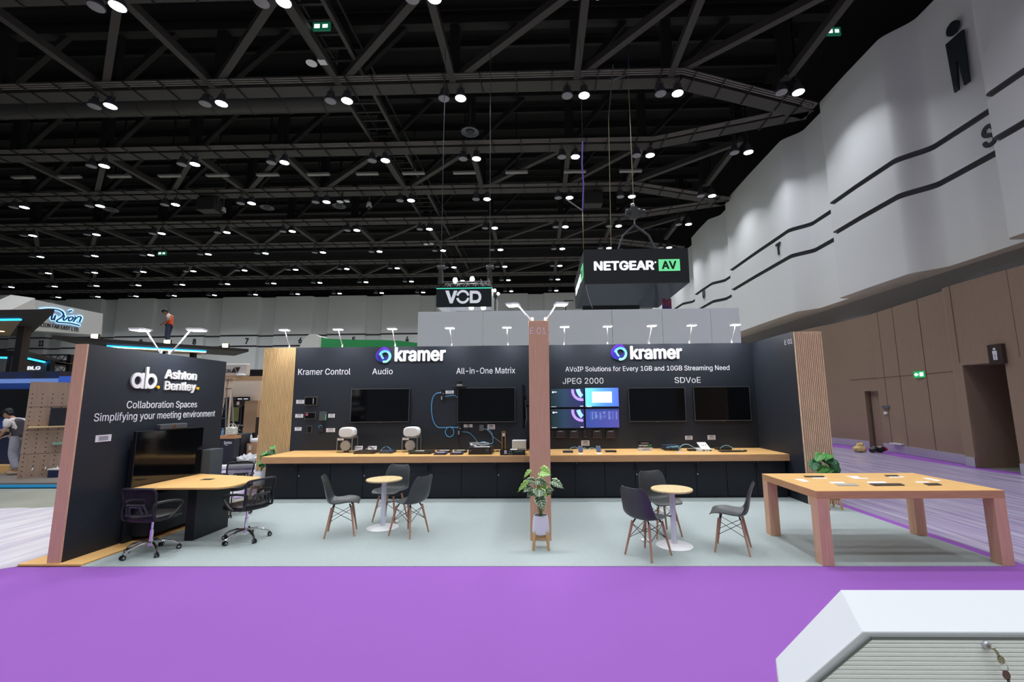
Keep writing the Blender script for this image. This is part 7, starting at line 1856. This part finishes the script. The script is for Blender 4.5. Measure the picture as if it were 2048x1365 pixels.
def person(lb, loc, rz, J, mats, stripes=None, boots=True):
    """J: joint positions (front = +x, left = +y)"""
    t = thing('person', lb, 'person', loc, rz)
    N = {'pelvis': (*J['pelvis'], .10, .09), 'spine': (*J['spine'], .09, .07), 'chest': (*J['chest'], .10, .075), 'neck': (*J['neck'], .052, .052), 'skull': (*J['skull'], .05, .05)}
    E_ = [('pelvis', 'spine'), ('spine', 'chest'), ('chest', 'neck'), ('neck', 'skull')]
    for s_ in 'lr':
        N['hip' + s_] = (*J['hip' + s_], .088, .085); N['knee' + s_] = (*J['knee' + s_], .056, .056); N['ankle' + s_] = (*J['ankle' + s_], .038, .036); N['toe' + s_] = (*J['toe' + s_], .04, .026)
        N['sho' + s_] = (*J['sho' + s_], .045, .045); N['elb' + s_] = (*J['elb' + s_], .038, .038); N['wri' + s_] = (*J['wri' + s_], .026, .024)
        w = Vector(J['wri' + s_]); h = Vector(J['hand' + s_]); d = (h - w).normalized(); sd = d.cross(Vector((0, 0, 1))).normalized()
        palm = w + d * .07; N['palm' + s_] = (*palm, .034, .018)
        E_ += [('pelvis', 'hip' + s_), ('hip' + s_, 'knee' + s_), ('knee' + s_, 'ankle' + s_), ('ankle' + s_, 'toe' + s_), ('chest', 'sho' + s_), ('sho' + s_, 'elb' + s_), ('elb' + s_, 'wri' + s_), ('wri' + s_, 'palm' + s_)]
        for i, (off_, ln) in enumerate(((-.030, .062), (-.010, .075), (.010, .070), (.030, .055))):
            k1 = palm + d * .03 + sd * off_; k2 = k1 + d * ln * .5 + Vector((0, 0, -.012)); k3 = k2 + d * ln * .35 + Vector((0, 0, -.03))
            for q_, k_, r_ in (('a', k1, .010), ('b', k2, .009), ('c', k3, .008)): N[f'f{s_}{i}{q_}'] = (*k_, r_, r_)
            E_ += [('palm' + s_, f'f{s_}{i}a'), (f'f{s_}{i}a', f'f{s_}{i}b'), (f'f{s_}{i}b', f'f{s_}{i}c')]
        sg = 1 if s_ == 'l' else -1
        th = w + d * .035 + sd * sg * .03; th2 = th + d * .045 + sd * sg * .012 + Vector((0, 0, -.01)); N['th' + s_] = (*th, .011, .011); N['tj' + s_] = (*th2, .009, .009); E_ += [('wri' + s_, 'th' + s_), ('th' + s_, 'tj' + s_)]
    vs, fs = skin_mesh(N, E_, 'pelvis')
    mb = MB(); mb.add(vs, fs, 0, True)
    sk = Vector(J['skull']); hd = Vector(J['headdir']).normalized()      # direction the face looks
    upv = Vector((-hd.z, 0, hd.x)) if abs(hd.y) < .2 else Vector((0, 0, 1)); upv = (upv - hd * upv.dot(hd)).normalized(); lf_ = upv.cross(hd)
    rot = Matrix((hd, lf_, upv)).transposed()
    hc = sk + upv * .09 + hd * .015
    mb.ball(hc, .098, .075, .118, n=18, m=12, rot=rot); mb.ball(hc + hd * .055 - upv * .055, .045, .05, .05, n=12, m=8, rot=rot)
    mb.ball(hc + hd * .1 - upv * .012, .02, .014, .026, n=8, m=6, rot=rot)
    for sg in (-1, 1): mb.ball(hc + lf_ * sg * .077 - upv * .01 - hd * .005, .02, .01, .032, n=8, m=6, rot=rot)
    mb.build('body', SKIN, t, local=True)
    mb = MB()
    for sg in (-1, 1): mb.ball(hc + hd * .088 + lf_ * sg * .032 + upv * .012, .012, n=8, m=6)
    mb.build('eyes', HAIR, t, local=True)
    mb = MB(); mb.ball(hc + hd * .092 - upv * .058, .012, .024, .006, n=8, m=6, rot=rot); mb.build('mouth', mat('lips', (150, 90, 84), rough=.6), t, local=True)
    mb = MB(); mb.ball(hc + upv * .035 - hd * .018, .108, .088, .105, n=18, m=12, rot=rot); mb.ball(hc + upv * .085 + hd * .03, .075, .08, .045, n=12, m=8, rot=rot); mb.ball(hc - hd * .055 - upv * .02, .06, .078, .08, n=12, m=8, rot=rot); mb.build('hair', HAIR, t, local=True)
    # trousers
    T = {'pelvis': (*(Vector(J['pelvis']) + Vector((0, 0, .05))), .135, .115)}; TE = []
    for s_ in 'lr':
        T['hip' + s_] = (*J['hip' + s_], .108, .104); T['knee' + s_] = (*J['knee' + s_], .08, .078); T['ank' + s_] = (*(Vector(J['ankle' + s_]) + Vector((0, 0, .03))), .068, .066)
        TE += [('pelvis', 'hip' + s_), ('hip' + s_, 'knee' + s_), ('knee' + s_, 'ank' + s_)]
    vs, fs = skin_mesh(T, TE, 'pelvis'); MB().add(vs, fs, 0, True).build('trousers', mats['trousers'], t, local=True)
    # shirt with short sleeves
    T = {'low': (*(Vector(J['pelvis']) + Vector((0, 0, .03))), .132, .112), 'spine': (*J['spine'], .128, .104), 'chest': (*J['chest'], .17, .135), 'neck': (*(Vector(J['neck']) - Vector((0, 0, .02))), .07, .07)}; TE = [('low', 'spine'), ('spine', 'chest'), ('chest', 'neck')]
    for s_ in 'lr':
        e = Vector(J['sho' + s_]).lerp(Vector(J['elb' + s_]), .68); T['sho' + s_] = (*J['sho' + s_], .085, .082); T['slv' + s_] = (*e, .062, .06); TE += [('chest', 'sho' + s_), ('sho' + s_, 'slv' + s_)]
    vs, fs = skin_mesh(T, TE, 'spine'); MB().add(vs, fs, 0, True).build('shirt', mats['shirt'], t, local=True)
    # vest
    T = {'low': (*(Vector(J['pelvis']) + Vector((0, 0, -.02))), .158, .135), 'spine': (*J['spine'], .152, .125), 'chest': (*J['chest'], .19, .15), 'top': (*(Vector(J['neck']) - Vector((.01, 0, .05))), .125, .095)}
    vs, fs = skin_mesh(T, [('low', 'spine'), ('spine', 'chest'), ('chest', 'top')], 'spine'); v_ = MB().add(vs, fs, 0, True).build('vest', mats['vest'], t, local=True)
    mb = MB()
    for s_ in 'lr':
        a_ = Vector(J['ankle' + s_]); b_ = Vector(J['toe' + s_]); d = b_ - a_; d.z = 0; d.normalize()
        mb.ball(Vector((a_.x, a_.y, .042)) + d * .06, .135, .05, .042, n=14, m=8, rot=Matrix.Rotation(math.atan2(d.y, d.x), 3, 'Z'), e=.8)
        o_ = mb.build('shoe', mats['shoe'], t, local=True); mb = MB()
    return t
def striped(name, base, stripe, zs, w):
    st = [(0, base)]
    for z in zs: st += [(z - w, base), (z - w + .004, stripe), (z + w - .004, stripe), (z + w, base)]
    m = gradient(name, st, 2, 0, 2.0, rough=.6); return m
J1 = dict(pelvis=(0, 0, .94), spine=(.0, 0, 1.12), chest=(.03, 0, 1.32), neck=(.09, 0, 1.46), skull=(.15, 0, 1.50), headdir=(.72, 0, -.70),
          hipl=(0, .09, .88), hipr=(0, -.09, .88), kneel=(.03, .10, .49), kneer=(.06, -.10, .49), anklel=(-.04, .10, .09), ankler=(.0, -.10, .09), toel=(.10, .11, .03), toer=(.14, -.11, .03),
          shol=(.02, .185, 1.385), shor=(.04, -.185, 1.385), elbl=(-.02, .25, 1.11), elbr=(.03, -.24, 1.11), wril=(.20, .13, 1.0), wrir=(.22, -.10, .98), handl=(.33, .05, .95), handr=(.34, -.03, .92))
person('person in an orange safety vest and jeans standing on the long canopy, looking down', (man_xy[0], man_xy[1], ROOFZ), R(196), J1,
       dict(trousers=mat('denim', (62, 70, 96), rough=.8, var=.12, vscale=20), shirt=mat('shirt_pale', (222, 212, 210), rough=.8), vest=striped('vest_orange', (250, 96, 40), (150, 120, 100), (1.0, 1.14), .022), shoe=DARK))
J2 = dict(pelvis=(-.03, 0, .90), spine=(.0, 0, 1.07), chest=(.10, 0, 1.25), neck=(.19, 0, 1.37), skull=(.26, 0, 1.41), headdir=(.82, 0, -.57),
          hipl=(-.03, .09, .85), hipr=(-.03, -.09, .85), kneel=(-.02, .10, .48), kneer=(.13, -.10, .48), anklel=(-.16, .10, .09), ankler=(.10, -.10, .09), toel=(-.02, .11, .03), toer=(.24, -.11, .03),
          shol=(.08, .185, 1.31), shor=(.12, -.185, 1.31), elbl=(.10, .25, 1.04), elbr=(.16, -.24, 1.06), wril=(.30, .16, .88), wrir=(.36, -.12, .92), handl=(.42, .1, .82), handr=(.47, -.06, .88))
wx = ay(27, 940, 11.0).x
person('person in a grey reflective vest walking past the pegboard, looking at a phone', (wx, 11.0, .10), R(184), J2,
       dict(trousers=mat('trousers_pale', (172, 172, 186), rough=.85, var=.08, vscale=16), shirt=mat('shirt_white', (222, 214, 214), rough=.8), vest=striped('vest_grey', (70, 64, 70), (178, 190, 214), (.98, 1.16), .03), shoe=mat('shoe_beige', (180, 160, 140), rough=.7)))
hx_, hy_ = .46, .1
a_ = R(184); px_ = wx + hx_ * math.cos(a_) - .1 * math.sin(a_); py_ = 11.0 + hx_ * math.sin(a_) + .1 * math.cos(a_)
tag(MB().obox((px_ - .01, py_, .90), (.045, 0, .02), (0, .035, 0), (-.002, 0, .005)).build('smartphone', WHITE), 'pale phone in the hand of the person in the grey vest', 'phone')
